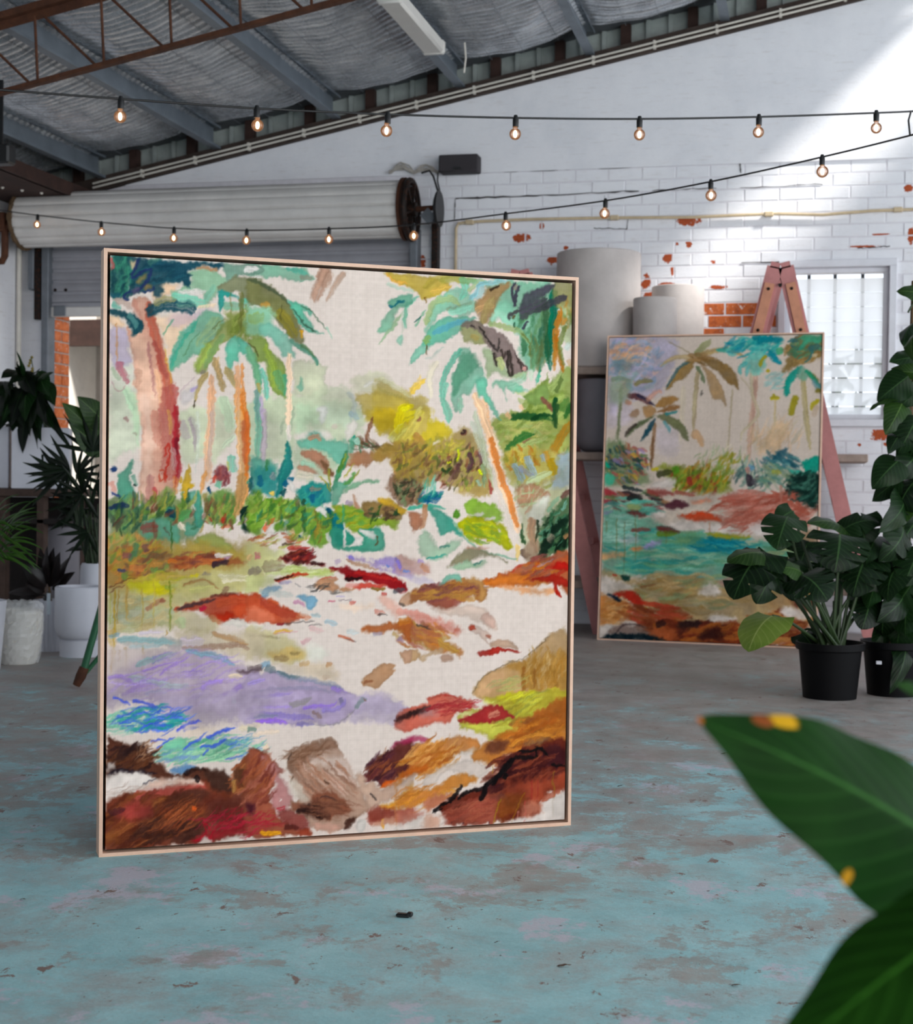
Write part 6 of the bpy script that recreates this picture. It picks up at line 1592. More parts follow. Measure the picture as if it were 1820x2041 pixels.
('B','9a7a2a',.8,3.1,'846,951 837,971 830,997',.15,(.05,.1)),
('B','9a6a2a',.8,3.1,'903,943 887,968 873,998',.15,(.05,.1)),
('P','ded2c8',.95,'937,988 944,967 983,950 999,947 1000,999 911,998 863,997 899,991',3.2,8.6),
('P','c08068',.7,'896,965 942,965 935,984 899,986',8.6,12.9),
('B','a8604a',.8,10.9,'944,963 973,948 992,941',.4,(.08,.25)),
('P','ded2c8',.9,'609,988 649,977 686,973 714,978 711,993 609,999',4.3,10.8),
('P','b08068',.6,'668,991 677,976 707,978 700,996 670,998',8.6,15.1),
('P','b5705f',.8,'608,964 627,963 668,969 645,982 609,986',6.5,12.9),
]
STROKES_SMALL = [
('P','b3a9b8',.8,'-1,0 281,2 333,55 286,143 237,196 92,214 10,249',18.9,37.7),
('H','8fa0b5 c9a898 b5a8c0 9ab0a8 d8b09a a0a8b8 7f98a8',.75,130,(118,85,143.1,96.7),56,22.4,20,60),
('P','7a9090',.7,'22,72 105,68 119,103 43,112',23.6,33),
('H','d8a27a e0b89a',.7,26,(104,50,99.5,35.2),49.8,16.2,20,40),
('P','cfc0cc',.6,'3,249 98,214 126,276 5,303',23.6,33),
('P','cdbfc8',.5,'241,301 342,292 345,384 257,384',23.6,33),
('B','d8c8a8',.5,24.9,'362,161 360,275 357,362',.5,(.08,.25)),
('B','9a9a7a',.9,18.7,'64,161 61,254 55,346',.3,(.08,.25)),
('B','6a7050',.6,8.7,'63,214 55,338',.4,(.08,.25)),
('B','b5a07a',.9,21.1,'429,113 420,209 415,318',.3,(.08,.25)),
('B','c4b590',.7,12.4,'422,178 410,274',.3,(.08,.25)),
('B','b8a585',.8,8.7,'593,174 587,274 578,395',.3,(.08,.25)),
('B','c9a590',.9,24.9,'701,92 695,208 680,329 680,428',.3,(.08,.25)),
('B','c49a88',.7,16.2,'699,144 689,316',.4,(.08,.25)),
('B','c2b294',.85,16.2,'682,92 682,178 705,230 712,264 646,317 635,351',.3,(.08,.25)),
('B','bfae90',.7,8.7,'628,135 679,178',.3,(.08,.25)),
('B','c0a878',.8,10,'792,204 792,316',.3,(.08,.25)),
('B','b8a67c',.9,24.9,'914,118 928,229 956,374',.3,(.08,.25)),
('B','9a8a5c',.5,8.7,'920,144 942,272',.3,(.08,.25)),
('B','a5805f',.95,18.7,'234,284 225,363 222,442',.3,(.08,.25)),
('B','6f5038',.7,8.7,'227,328 221,433',.3,(.08,.25)),
('P','a08050',.95,'409,73 372,86 335,108 305,143 281,174 300,174 324,148 368,139 410,99',4.7,11.8),
('B','4f6a6a',.85,14.9,'409,75 347,99 305,139 281,174',.3,(.08,.25)),
('P','8f7248',.95,'428,69 497,71 566,96 610,130 624,178 599,165 574,156 529,122 472,95',4.7,11.8),
('P','b0906a',.9,'435,86 479,108 524,143 556,187 564,230 545,213 501,204 481,161 461,121',4.7,11.8),
('B','a0a070',.95,34.8,'415,64 446,38 488,12',.3,(.1,.3)),
('B','b59a6a',.95,24.9,'434,62 508,47 582,48 657,74',.3,(.1,.4)),
('B','b8a078',.9,22.4,'409,71 334,68 284,81 246,99',.3,(.1,.4)),
('B','6f7a58',.9,16.2,'423,99 442,121 462,156',.3,(.08,.25)),
('H','a8845a 8a6a40',.8,16,(434,73,49.8,11.4),74.6,13.7,-10,20),
('B','9a8a6a',.7,6.2,'390,55 332,33 281,15',.15,(.05,.1)),
('P','7a7a58',.95,'240,266 290,257 348,279 386,309 394,344 375,340 343,314 291,288',4.7,11.8),
('P','2f5560',.95,'234,271 203,293 179,324 164,348 192,332 222,301',4.7,11.8),
('P','5f6a48',.9,'234,262 177,275 127,298 97,333 128,315 190,284',4.7,11.8),
('B','4a3f38',.8,16.2,'146,289 108,311 90,333',.3,(.08,.25)),
('B','6fa0a0',.85,16.2,'272,279 292,297 305,319',.3,(.08,.25)),
('P','a88050',.95,'232,231 263,205 301,196 345,205 314,222 264,235',4.7,11.8),
('P','9a7048',.95,'246,249 289,231 346,229 340,240 290,249',4.7,11.8),
('B','3f8a88',.9,13.7,'278,257 315,253 340,246',.3,(.08,.25)),
('B','6a3f40',.95,27.4,'91,196 149,200 226,227',.3,(.08,.25)),
('B','3a3a50',.8,14.9,'136,192 187,209 232,229',.3,(.08,.25)),
('P','b08a60',.9,'169,236 201,227 233,240 227,258 190,271 176,253',4.7,11.8),
('P','b59070',.9,'109,258 137,240 157,249 145,267 119,269',4.7,11.8),
('B','c08a70',.8,24.9,'85,214 118,223',.4,(.08,.25)),
('B','d0957a',.7,24.9,'187,214 237,183 262,187',.5,(.08,.25)),
('B','8a9a7a',.8,24.9,'12,143 56,136 108,147',.4,(.08,.25)),
('P','9aa88a',.7,'12,152 102,152 92,214 15,214',18.9,23.6),
('B','8f8458',.9,22.4,'128,161 166,147 217,148',.3,(.08,.25)),
('H','2f9a98 3faaa0 5ab5a8 2a8a98 7abfb0',.9,60,(668,35,130.6,30.8),74.6,16.2,25,35),
('P','1f8890',.95,'680,2 802,5 814,23 741,27 705,22',7.1,18.9),
('P','2a8f98',.95,'748,44 785,62 816,92 792,92 761,70',4.7,14.2),
('P','7ab5a5',.85,'681,57 736,57 732,113 689,126 639,91',9.4,23.6),
('B','5fb0a8',.85,18.7,'658,87 627,104 628,130',.3,(.08,.25)),
('B','6fb5ad',.8,16.2,'676,96 658,113 656,135',.3,(.08,.25)),
('B','a89a2a',.95,16.2,'749,66 722,83 719,105',.2,(.08,.25)),
('B','b5a02a',.95,14.9,'750,113 762,120',.2,(.08,.25)),
('H','9fbfb8 8fb8b0',.6,24,(788,148,37.3,26.4),56,11.2,20,40),
('B','4faa7a',.9,31.1,'791,53 827,49',.3,(.08,.25)),
('P','8f7548',.95,'821,44 887,19 983,7 996,67 949,88 901,96 829,122 817,114 846,66',9.4,23.6),
('H','7a6a45 a08050 5f7a5a 4a9a78 8a6a48 3f7070',.85,60,(924,41,74.6,39.6),68.4,21.1,30,40),
('P','4f9a78',.9,'923,10 995,2 995,24 929,28',9.4,18.9),
('B','3f6a6a',.8,31.1,'936,45 995,37',.4,(.08,.25)),
('B','c9b89a',.8,16.2,'954,69 978,67',.3,(.08,.25)),
('P','1fa08c',.97,'907,101 871,114 842,139 830,165 837,200 855,187 866,157 902,118',3.5,11.8),
('B','3faa98',.8,10,'890,118 860,152 849,187',.2,(.08,.25)),
('P','7aa890',.85,'901,101 938,118 926,152 890,135',7.1,14.2),
('P','8a7a40',.92,'938,118 980,140 993,165 956,144',4.7,11.8),
('B','2fa07a',.9,18.7,'925,114 962,140 996,174',.3,(.08,.25)),
('P','6f9aa0',.8,'956,144 998,161 999,187 975,174',7.1,14.2),
('P','8a7a30',.9,'981,174 999,178 999,191 975,187',4.7,9.4),
('P','a89a35',.97,'868,204 898,204 887,238 875,260 854,253',3.5,9.4),
('B','b5a530',.95,18.7,'994,212 964,225 956,246',.3,(.08,.25)),
('B','c0a080',.6,24.9,'982,229 965,268',.5,(.08,.25)),
('B','b0a02a',.95,18.7,'768,206 813,206',.2,(.08,.25)),
('B','a89a2a',.9,12.4,'783,204 783,191',.2,(.08,.25)),
('B','55504a',.8,5,'450,178 448,196 456,187',.15,(.05,.1)),
('H','d0ae8c c9a888 c0b094 d8b898',.7,70,(793,329,118.2,48.3),99.5,10,70,30),
('P','cfae8a',.6,'715,381 762,307 834,281 859,324 824,358 752,385',18.9,33),
('B','c9a078',.9,31.1,'419,340 430,318 463,365',.4,(.08,.25)),
('P','7a8a62',.8,'1,351 97,355 157,407 209,450 217,485 122,495 7,488',18.9,33),
('H','5f7a58 a0785a 4a5a48 8a9a5a b5605a 3f6a6a c9a04a 9a8ab0 2f4a4a',.88,150,(100,425,105.7,65.9),43.5,13.7,-40,40),
('P','1fae8a',.97,'-1,418 24,426 27,437 1,431',3.5,9.4),
('P','4fb592',.85,'2,457 51,465 39,492 4,492',9.4,18.9),
('P','8f9440',.9,'259,432 334,423 422,439 546,438 590,481 591,511 450,517 387,496 336,484',14.2,28.3),
('H','7a8a2f a8a042 6a6a35 b5852f 5f8a35 9a4f3a',.88,130,(448,469,143.1,48.3),56,14.9,60,40),
('B','a83f38',.9,24.9,'398,461 411,492',.3,(.08,.25)),
('B','5f9a2f',.9,37.3,'322,445 353,436',.3,(.08,.25)),
('B','4a4a2f',.85,31.1,'247,459 322,445',.4,(.08,.25)),
('B','c9b830',.9,18.7,'222,442 259,437',.3,(.08,.25)),
('P','ddd0c5',.9,'217,494 323,467 336,488 274,502',7.1,18.9),
('H','a8b08a c4b89a 9aa878 d0c4a8 b59a6a',.75,80,(545,412,124.4,48.3),56,8.7,65,35),
('H','a8983a 8a9a4a',.85,30,(582,416,56,30.8),43.5,12.4,60,30),
('H','8aa898 5f7a70 b0b8a0 7f9a88 3f5a5a',.8,70,(718,453,93.3,48.3),68.4,11.2,60,40),
('B','3a2f38',.92,31.1,'694,492 675,450',.3,(.08,.25)),
('B','5f5a5c',.85,24.9,'700,488 724,458',.4,(.08,.25)),
('B','6f9ab5',.85,24.9,'674,428 705,436',.4,(.08,.25)),
('B','c98a7a',.8,18.7,'668,428 681,450',.4,(.08,.25)),
('P','2f6070',.92,'777,410 800,384 848,367 831,397 801,414',7.1,18.9),
('H','4f7a80 2f5f6a 6fa098',.85,40,(825,410,87.1,26.4),62.2,13.7,-25,25),
('P','1d9c84',.97,'921,417 957,400 995,395 996,438 958,455 899,464 934,443',4.7,14.2),
('B','3aa890',.9,24.9,'862,443 934,451',.4,(.08,.25)),
('P','22352f',.95,'863,460 911,464 994,450 996,538 913,539 876,498',11.8,28.3),
('H','2a4038 1f3030 3f6a5a 5f7a6a',.88,70,(923,494,80.9,48.3),49.8,14.9,20,50),
('H','8f9a7a 5f8a7a b0b59a',.75,60,(814,457,80.9,39.6),62.2,11.2,-25,30),
('B','a0a04a',.8,22.4,'784,440 826,448',.4,(.08,.25)),
('P','c9b9a8',.9,'-2,505 325,518 573,527 638,642 392,655 141,642 2,601',18.9,28.3),
('P','a8484a',.95,'1,505 46,513 86,534 92,543 41,539 2,531',7.1,14.2),
('H','7a4a42 8a5a48 3a3638 a8785a 6a8a5a 9a4a50',.88,60,(156,551,155.5,35.2),68.4,16.2,-10,12),
('P','5f3a40',.9,'289,562 338,539 389,547 401,560 339,569',7.1,14.2),
('H','4fa090 6fb8a0 8ac0a8',.85,60,(126,577,124.4,44),87.1,12.4,0,10),
('B','30302f',.9,24.9,'111,542 149,529 187,539',.3,(.08,.25)),
('B','2f3a3a',.9,18.7,'84,499 148,507 186,511',.3,(.08,.25)),
('P','9a5048',.9,'218,506 300,509 338,522 263,527 212,519',9.4,18.9),
('B','a85a48',.85,18.7,'337,513 431,525',.4,(.08,.25)),
('P','a8b070',.85,'112,560 163,555 182,572 132,577',7.1,14.2),
('P','a888c8',.85,'5,584 43,579 37,592 5,594',7.1,11.8),
('P','7a3f3a',.92,'113,582 164,577 209,593 152,599',7.1,14.2),
('P','ded0c4',.9,'227,589 265,579 303,594 253,601',7.1,14.2),
('P','c8502f',.92,'353,591 427,581 452,576 514,584 567,609 502,606 440,611 390,599',7.1,18.9),
('P','ddd0c5',.9,'304,626 366,608 515,614 638,633 626,650 454,649 367,643',11.8,23.6),
('P','d98a6a',.75,'419,542 487,533 512,541 438,551',9.4,18.9),
('B','b5744a',.6,5,'505,610 507,648',.15,(.05,.1)),
('P','9aa88c',.8,'578,669 760,665 994,694 997,836 765,826 643,786',23.6,28.3),
('H','5fa890 4f9a8a 8abfa5 a89a70 6aa07a',.8,110,(822,740,180.4,79.1),112,18.7,0,10),
('P','b08a5a',.85,'674,815 997,803 999,886 706,886',23.6,28.3),
('P','c08070',.92,'567,523 646,509 756,520 841,532 901,556 950,585 962,619 902,599 866,578 757,567 635,556 574,536',9.4,23.6),
('H','b0604e c48070 a85a48 cf9a88',.85,90,(757,559,199,48.3),149.3,14.9,12,22),
('H','b56a58 c07a68',.85,50,(722,598,136.8,26.4),124.4,11.2,25,14),
('B','b0624f',.9,18.7,'961,581 913,552 870,502',.3,(.08,.25)),
('B','b0624f',.9,18.7,'937,577 865,540 780,503',.3,(.08,.25)),
('B','c08a78',.8,14.9,'827,485 829,536',.3,(.08,.25)),
('P','dccfc6',.85,'686,624 794,596 807,630 729,649',11.8,23.6),
('P','203830',.9,'863,459 994,458 990,542 961,560 912,514',14.2,28.3),
('H','2f4f45 1f302c 4f7a68',.85,40,(935,497,68.4,48.3),49.8,14.9,30,50),
('P','7aa890',.92,'2,592 139,594 253,610 361,647 516,657 639,667 701,700 673,786 521,806 336,811 147,790 10,789',14.2,33),
('H','5fa890 4f9a8a 8abfa5 6aa07a 9ab595 3f9a90',.85,160,(307,708,323.4,74.7),124.4,14.9,0,8),
('H','2a8f98 1f8090 3fa0a0',.85,40,(566,682,124.4,26.4),124.4,13.7,-4,6),
('H','8fc4b0 a5c8b5',.75,40,(77,644,80.9,52.7),74.6,12.4,0,10),
('P','b098c8',.85,'194,698 231,680 281,674 256,692 207,704',11.8,18.9),
('P','d8824f',.85,'134,703 168,694 194,702 150,707',9.4,14.2),
('P','dca878',.85,'4,719 93,717 106,730 30,740 -2,741',11.8,18.9),
('P','733f3a',.92,'254,632 304,626 367,645 305,650',7.1,14.2),
('B','8a4a44',.85,18.7,'135,645 191,637 229,641',.4,(.08,.25)),
('B','6f8a2f',.9,24.9,'255,653 355,649',.4,(.08,.25)),
('P','a8a030',.9,'491,644 602,647 687,654 675,662 553,663',7.1,14.2),
('P','7aa070',.8,'355,656 429,650 467,671 393,685 343,673',18.9,28.3),
('P','c9b8bc',.6,'91,669 167,659 168,681 105,687',18.9,23.6),
('B','7a6a3a',.6,4.4,'63,600 67,666 67,731',.2,(.05,.2)),
('B','7a6a3a',.6,4.4,'102,613 106,697 107,782',.2,(.05,.2)),
('B','7a6a3a',.6,4.4,'155,599 159,672 160,746',.2,(.05,.2)),
('B','7a6a3a',.6,4.4,'15,614 18,634 16,653',.2,(.05,.2)),
('B','7a6a3a',.6,4.4,'302,652 304,667 302,683',.2,(.05,.2)),
('B','7a6a3a',.6,4.4,'80,792 83,817 81,844',.2,(.05,.2)),
('B','7a6a3a',.6,4.4,'93,791 95,819 94,848',.2,(.05,.2)),
('B','7a6a3a',.6,4.4,'116,804 118,817 116,830',.2,(.05,.2)),
('B','7a6a3a',.6,4.4,'43,888 45,916 44,944',.2,(.05,.2)),
('B','7a6a3a',.6,4.4,'37,810 39,827 37,845',.2,(.05,.2)),
('P','b59a70',.9,'10,776 147,799 336,803 521,798 673,803 765,843 769,969 404,972 214,900 12,828',18.9,33),
('H','a88a58 c0a070 9a7a4a b0a080 8a9a70',.75,110,(411,839,261.2,57.1),124.4,21.1,3,12),
('P','ddd0c4',.85,'461,834 509,807 558,818 559,844 486,846',11.8,23.6),
('P','ddd0c5',.9,'1,793 84,809 173,824 98,843 -3,846',11.8,23.6),
('P','b58a90',.7,'564,797 618,791 607,813 564,810',11.8,18.9),
('P','c9a86a',.6,'399,835 472,803 460,829 424,847',18.9,23.6),
('P','c98850',.92,'-3,859 61,866 125,877 158,902 115,929 58,948 1,954',11.8,28.3),
('H','d0904f b8743f dba870',.75,40,(69,905,74.6,39.6),74.6,18.7,10,30),
('P','b53a2a',.95,'54,857 105,843 168,846 213,875 201,888 150,881 112,864',7.1,18.9),
('B','c04a2f',.85,24.9,'201,879 276,886 357,890',.5,(.08,.25)),
('B','c9a02f',.85,18.7,'170,902 226,894',.4,(.08,.25)),
('P','1f3040',.97,'28,856 48,853 99,871 87,879 55,866',3.5,7.1),
('P','2a4a40',.9,'96,791 134,792 132,808 103,804',4.7,9.4),
('B','b0442f',.85,12.4,'52,790 77,792',.3,(.08,.25)),
('B','8a5a3a',.7,12.4,'186,828 261,817',.4,(.08,.25)),
('H','a8603a b8503a 8a4a30',.8,60,(265,916,136.8,30.8),99.5,18.7,-10,15),
('P','ddd0c4',.92,'507,922 537,908 610,910 641,922 586,932 525,934',9.4,18.9),
('P','8a4a2f',.95,'203,927 316,940 402,929 525,934 647,930 685,971 686,1005 405,1010 255,985',11.8,28.3),
('H','7a3a28 a05a30 5a3028 b06a35 8f4a2c',.88,160,(465,974,261.2,39.6),80.9,22.4,5,25),
('H','a05a35 7a3f2a c08a50',.85,90,(858,945,161.7,61.5),93.3,24.9,5,20),
('P','3a2a28',.85,'366,943 414,927 482,931 465,949 391,955',9.4,18.9),
('P','4a2c26',.85,'466,987 502,960 563,954 588,974 527,989',11.8,18.9),
('B','3f2a2a',.9,31.1,'266,950 316,940',.4,(.08,.25)),
('P','8f7a70',.9,'25,988 52,961 115,951 217,961 267,968 317,983 155,988',9.4,23.6),
('B','4a3a3a',.7,8.7,'79,982 109,955 172,949 242,964',.3,(.08,.25)),
('P','1f2f35',.97,'3,1000 66,982 217,980 280,984 318,996 218,999 3,1003',7.1,18.9),
('P','b0603a',.9,'217,965 341,957 380,994 305,992',9.4,18.9),
('P','ddd0c4',.9,'2,963 39,953 59,961 22,988 0,998',7.1,18.9),
('B','8f2f24',.85,24.9,'673,976 720,958',.3,(.08,.25)),
('P','ded0c4',.9,'838,883 886,873 969,896 946,913 875,907',11.8,23.6),
('P','6a3a30',.9,'885,848 980,849 981,879 922,876',11.8,23.6),
('P','8a6a48',.7,'915,641 993,643 995,727 942,754 905,696',18.9,28.3),
]
# ================================================================== roller door
RY = 10.40; rl, rr_ = on_y(50, 435, RY).x, on_y(806, 415, RY).x
rz = (on_y(400, 376, RY).z + on_y(400, 488, RY).z) / 2 + .01; rr = .205
door = tag(empty('door_1', ((rl + rr_) / 2, RY, 0)), 'cream ribbed roller door rolled half open', 'roller door', kind='structure')
b = MB(); prof = []; n = 112
rows = []
for xx in (rl, rr_):
    rows.append([Vector((xx, RY - math.cos(2 * math.pi * j / n) * q, rz + math.sin(2 * math.pi * j / n) * q)) for j in range(n + 1) for q in [rr - (.016 if (j % 8) in (0,) else (.004 if (j % 8) in (1, 7) else 0))]])
b.grid([list(t) for t in zip(*rows)]); b.add(rows[0][:-1], [tuple(range(n))]); b.add(rows[1][:-1], [tuple(range(n - 1, -1, -1))])
b.build('rolled_curtain', M['door_white'], door, math.radians(30))
cy = 10.645; zt, zb = rz - .1, on_y(150, 612, cy).z; z = zt; i = 0
while z > zb + .003:
    z2 = max(z - .0865, zb); q = MB(); x0, x1 = XJ - .02, XD + .0
    pr = [(0, z), (-.010, z - .012), (-.010, z2 + .030), (.004, z2 + .018), (.004, z2)]
    q.grid([[(x, cy + dy, zz) for dy, zz in pr] for x in (x0, x1)]); q.build('slat', M['door_grey'], door, SM); z = z2
q = MB(); q.cbox((XJ - .02, cy - .02, zb - .075), (XD, cy + .02, zb), .006); br = q.build('bottom_rail', M['door_white'], door)
q = MB(); a = on_y(122, 612, cy); q.cbox((a.x - .05, cy - .03, zb - .07), (a.x + .05, cy - .018, zb + .01), .004); q.build('rail_handle', M['steel_grey'], br)
for k in (110, 131):
    q = MB(); a = on_y(k, 578, cy - .012); q.lathe(a, [(.0001, -.003), (.013, -.003), (.013, .003), (.0001, .003)], 12, 'Y'); q.build('bolt_head', M['dark_iron'], door)
for x0, x1, nm in ((on_y(85, 600, 10.6).x, on_y(99, 600, 10.6).x, 'left'), (on_y(818, 500, 10.6).x, on_y(833, 500, 10.6).x, 'right')):
    q = MB(); q.cbox((x0, 10.575, 0), (x1, 10.69, rz - .1), .005); q.build('guide_channel', M['steel_grey'], door)
q = MB(); a, c = on_y(70, 490, 10.6), on_y(83, 637, 10.6); q.cbox((a.x, 10.585, c.z), (c.x, 10.64, a.z + .2), .004); q.build('side_bracket', M['dark_iron'], door)
q = MB(); a, c = on_y(57, 490, 10.6), on_y(69, 578, 10.6); q.cbox((a.x, 10.585, c.z), (c.x, 10.66, a.z + .1), .01); q.build('spring_box', M['steel_grey'], door)
# rope-like frayed edge on the left end, chain wheel and axle on the right end
q = MB(); q.torus((rl - .012, RY, rz), rr + .004, .016, 'X', 60, 8)
for i in range(len(q.v)): q.v[i] += Vector((U(-.006, .006), U(-.006, .006), U(-.006, .006)))
q.build('end_band', M['cane'], door)
wx = on_y(818, 415, RY - .05).x; wz = on_y(818, 417, RY - .05).z
wh = MB(); wh.torus((wx, RY - .03, wz), .205, .022, 'X', 44, 8); wh.torus((wx, RY - .03, wz), .165, .008, 'X', 40, 6); wh.lathe((wx, RY - .03, wz), [(.05, -.03), (.05, .04)], 20, 'X')
for k in range(6):
    t = k * math.pi / 3 + .3; wh.beam((wx, RY - .03, wz), (wx, RY - .03 + .19 * math.cos(t), wz + .19 * math.sin(t)), .035, .012, (1, 0, 0))
whl = wh.build('chain_wheel', M['dark_iron'], door, SM)
q = MB(); q.lathe((wx - .05, RY, rz), [(rr + .018, -.012), (rr + .018, .012)], 48, 'X'); q.build('drum_plate', M['rust'], door, SM)
ax = MB(); e = on_y(873, 412, RY - .03); ax.tube([(wx, RY - .03, wz), (e.x, RY - .03, wz + .01)], .02, 10); ax.build('axle', M['rust'], door, SM)
q = MB(); q.lathe((e.x, RY - .03, wz), [(.0001, -.02), (.085, -.018), (.125, .0), (.128, .016), (.0001, .016)], 32, 'X'); ed = q.build('end_disc', M['black'], door, SM)
q = MB(); q.beam((wx + .1, RY - .05, wz - .02), (e.x - .03, RY - .05, wz - .09), .08, .012, (0, 0, 1)); q.beam((e.x - .03, RY - .05, wz - .09), (e.x, RY - .05, wz + .06), .05, .01, (0, 1, 0)); q.build('axle_bracket', M['steel_grey'], door)
q = MB(); a = on_y(868, 440, 10.66); q.cbox((a.x - .02, 10.62, 0), (a.x + .03, 10.699, a.z), .006); pole = q
tag(q.build('post', M['dark_iron'], None, origin=Vector((a.x, 10.66, 0))), 'dark iron post against the wall right of the roller door', 'post')

# ================================================================== wall fittings
c0, c1 = on_y(873, 343, 10.55), on_y(952, 305, 10.55)
sp = MB(); sp.cbox((c0.x, 10.56, c0.z), (c1.x, 10.68, c1.z), .008); s_ = thing('wall_speaker', ((c0.x + c1.x) / 2, 10.62, c0.z), 'charcoal rectangular speaker on the white gable above the bricks', 'speaker'); sp.build('cabinet', M['speaker'], s_, SM)
q = MB(); a = on_y(911, 335, 10.56); q.lathe(a, [(.0001, -.006), (.03, -.006), (.03, .004)], 24, 'Y')
for i in range(len(q.v)): q.v[i].z = a.z + (q.v[i].z - a.z) * .42
q.build('oval_badge', M['black'], s_, SM)
q = MB(); q.box(((c0.x + c1.x) / 2 - .04, 10.68, c0.z + .03), ((c0.x + c1.x) / 2 + .04, YB - .01, c0.z + .09)); q.build('wall_mount', M['black'], s_)
cb = MB()
for k in range(7):
    x0 = 775 + 7 * k; pts = []
    for i in range(9):
        t = i / 8; pts.append(on_y(778 + 95 * t + U(-3, 3), 344 - 20 * abs(math.sin(t * 2 * math.pi)) * (.4 + .5 * (k % 3) / 2) + U(-3, 3), 10.66))
    cb.tube(pts, .0055, 6)
o = cb.build('cable_bundle', plain('dusty pale cables', 'a9a39b', .6, var=.2, vs=20), None, SM, origin=on_y(825, 345, 10.66)); tag(o, 'loose tangle of pale cables on top of the rolled door', 'cables')
q = MB(); q.tube([on_y(*p, 10.55) for p in ((840, 345), (856, 340), (864, 352), (870, 372), (876, 392))], .008, 7); q.tube([on_y(*p, 10.6) for p in ((873, 345), (872, 360), (876, 378), (877, 394))], .006, 7)
tag(q.build('speaker_cable', M['cable'], None, SM, origin=on_y(872, 370, 10.6)), 'black cable looping down from the wall speaker', 'cable')
def conduit_pts(d): return [(x, YB - .085, RK(x) + d) for x in np.linspace(XL + .65, 2.6, 22)]
for d, lab in ((.052, 'upper of the two cream conduits along the raking wall top'), (.020, 'lower of the two cream conduits along the raking wall top')):
    t = thing('conduit', (-2.2, YB - .07, RK(-2.2) + d), lab, 'conduit', None)
    q = MB(); q.tube(conduit_pts(d), .0075, 8); q.build('pipe', M['conduit'], t, SM)
    for i in range(18):
        x = -5.0 + .43 * i; q = MB(); q.box((x - .009, YB - .095, RK(x) + d - .012), (x + .009, YB - .06, RK(x) + d + .012)); q.build('clip', M['conduit'], t)
bc = thing('beige_conduit', on_y(908, 440, 10.66), 'aged beige conduit running across the brick wall', 'conduit')
q = MB(); pts = [on_y(907, 640, 10.675), on_y(909, 455, 10.675), on_y(914, 445, 10.675)] + [on_y(x, y, 10.675) for x, y in ((960, 441), (1060, 437), (1220, 434), (1380, 433), (1540, 426), (1640, 428), (1740, 420), (1830, 417))]
q.tube(pts, .011, 8); q.build('pipe', M['beige_conduit'], bc, SM)
for px, py in ((936, 443), (1225, 434), (1533, 427), (1790, 418)):
    q = MB(); a = on_y(px, py, 10.68); q.cbox((a.x - .03, 10.66, a.z - .016), (a.x + .03, 10.699, a.z + .016), .004); q.build('saddle', M['beige_conduit'], bc)
lc = MB(); a = on_y(41, 480, 10.62); lc.tube([(XL + .03, 10.62, 0), (XL + .03, 10.62, a.z - .05), (XL + .03, 10.6, a.z + .3), (XL + .12, 10.58, a.z + .55)], .02, 10)
tag(lc.build('corner_pipe', M['conduit'], None, SM, origin=Vector((XL + .03, 10.62, 0))), 'white vertical pipe in the left corner beside the roller door', 'pipe')
q = MB(); yy = 10.25; q.tube([(XL + .02, yy, 2.62), (XL + .10, yy, 2.62), (XL + .12, yy, 2.66), (XL + .12, yy, 2.85), (XL + .16, yy, 2.9), (XL + .22, yy + .05, 2.9)], .028, 10); q.cbox((XL + .0, yy - .05, 2.84), (XL + .14, yy + .05, 2.98), .01)
tag(q.build('pipe_elbow', M['rust'], None, SM, origin=Vector((XL + .1, yy, 2.62))), 'rusty elbow pipe and bracket on the left wall', 'pipe')
fd = thing('floodlight', at(10, 300, 9.0), 'black floodlight hanging under the roof at the far left edge', 'lamp'); a = WORLD[fd]
q = MB(); q.cbox(a + Vector((-.12, -.05, -.085)), a + Vector((.05, .05, .03)), .012); q.build('housing', M['black'], fd); q = MB(); q.beam(a + Vector((-.03, 0, .02)), a + Vector((-.03, 0, .42)), .03, .012, (1, 0, 0)); q.build('bracket', M['black'], fd)
# batten light along the underside of the fourth purlin
bx, n_y, f_y = PX[3] + .08, 8.47, 9.53
bt = thing('batten_light', (bx, (n_y + f_y) / 2, RK(bx) + .02), 'white fluorescent batten fixed under a roof purlin', 'ceiling light')
q = MB(); h = RK(bx) + .082; q.cbox((bx - .07, n_y, h - .085), (bx + .07, f_y, h - .0), .015); q.build('diffuser', M['batten'], bt, SM)
q = MB(); q.cbox((bx - .075, n_y - .02, h - .09), (bx + .075, n_y + .03, h), .012); q.build('end_cap', M['batten'], bt, SM); q = MB(); q.cbox((bx - .075, f_y - .03, h - .09), (bx + .075, f_y + .02, h), .012); q.build('end_cap', M['batten'], bt, SM)
q = MB(); a = on_y(926, 85, 9.6); q.tube([a, a + Vector((.01, 0, -.1)), on_y(925, 145, 9.6)], .006, 6); tag(q.build('hanging_cord', M['conduit'], None, SM, origin=a), 'thin white cord dangling from the foil ceiling', 'cord')

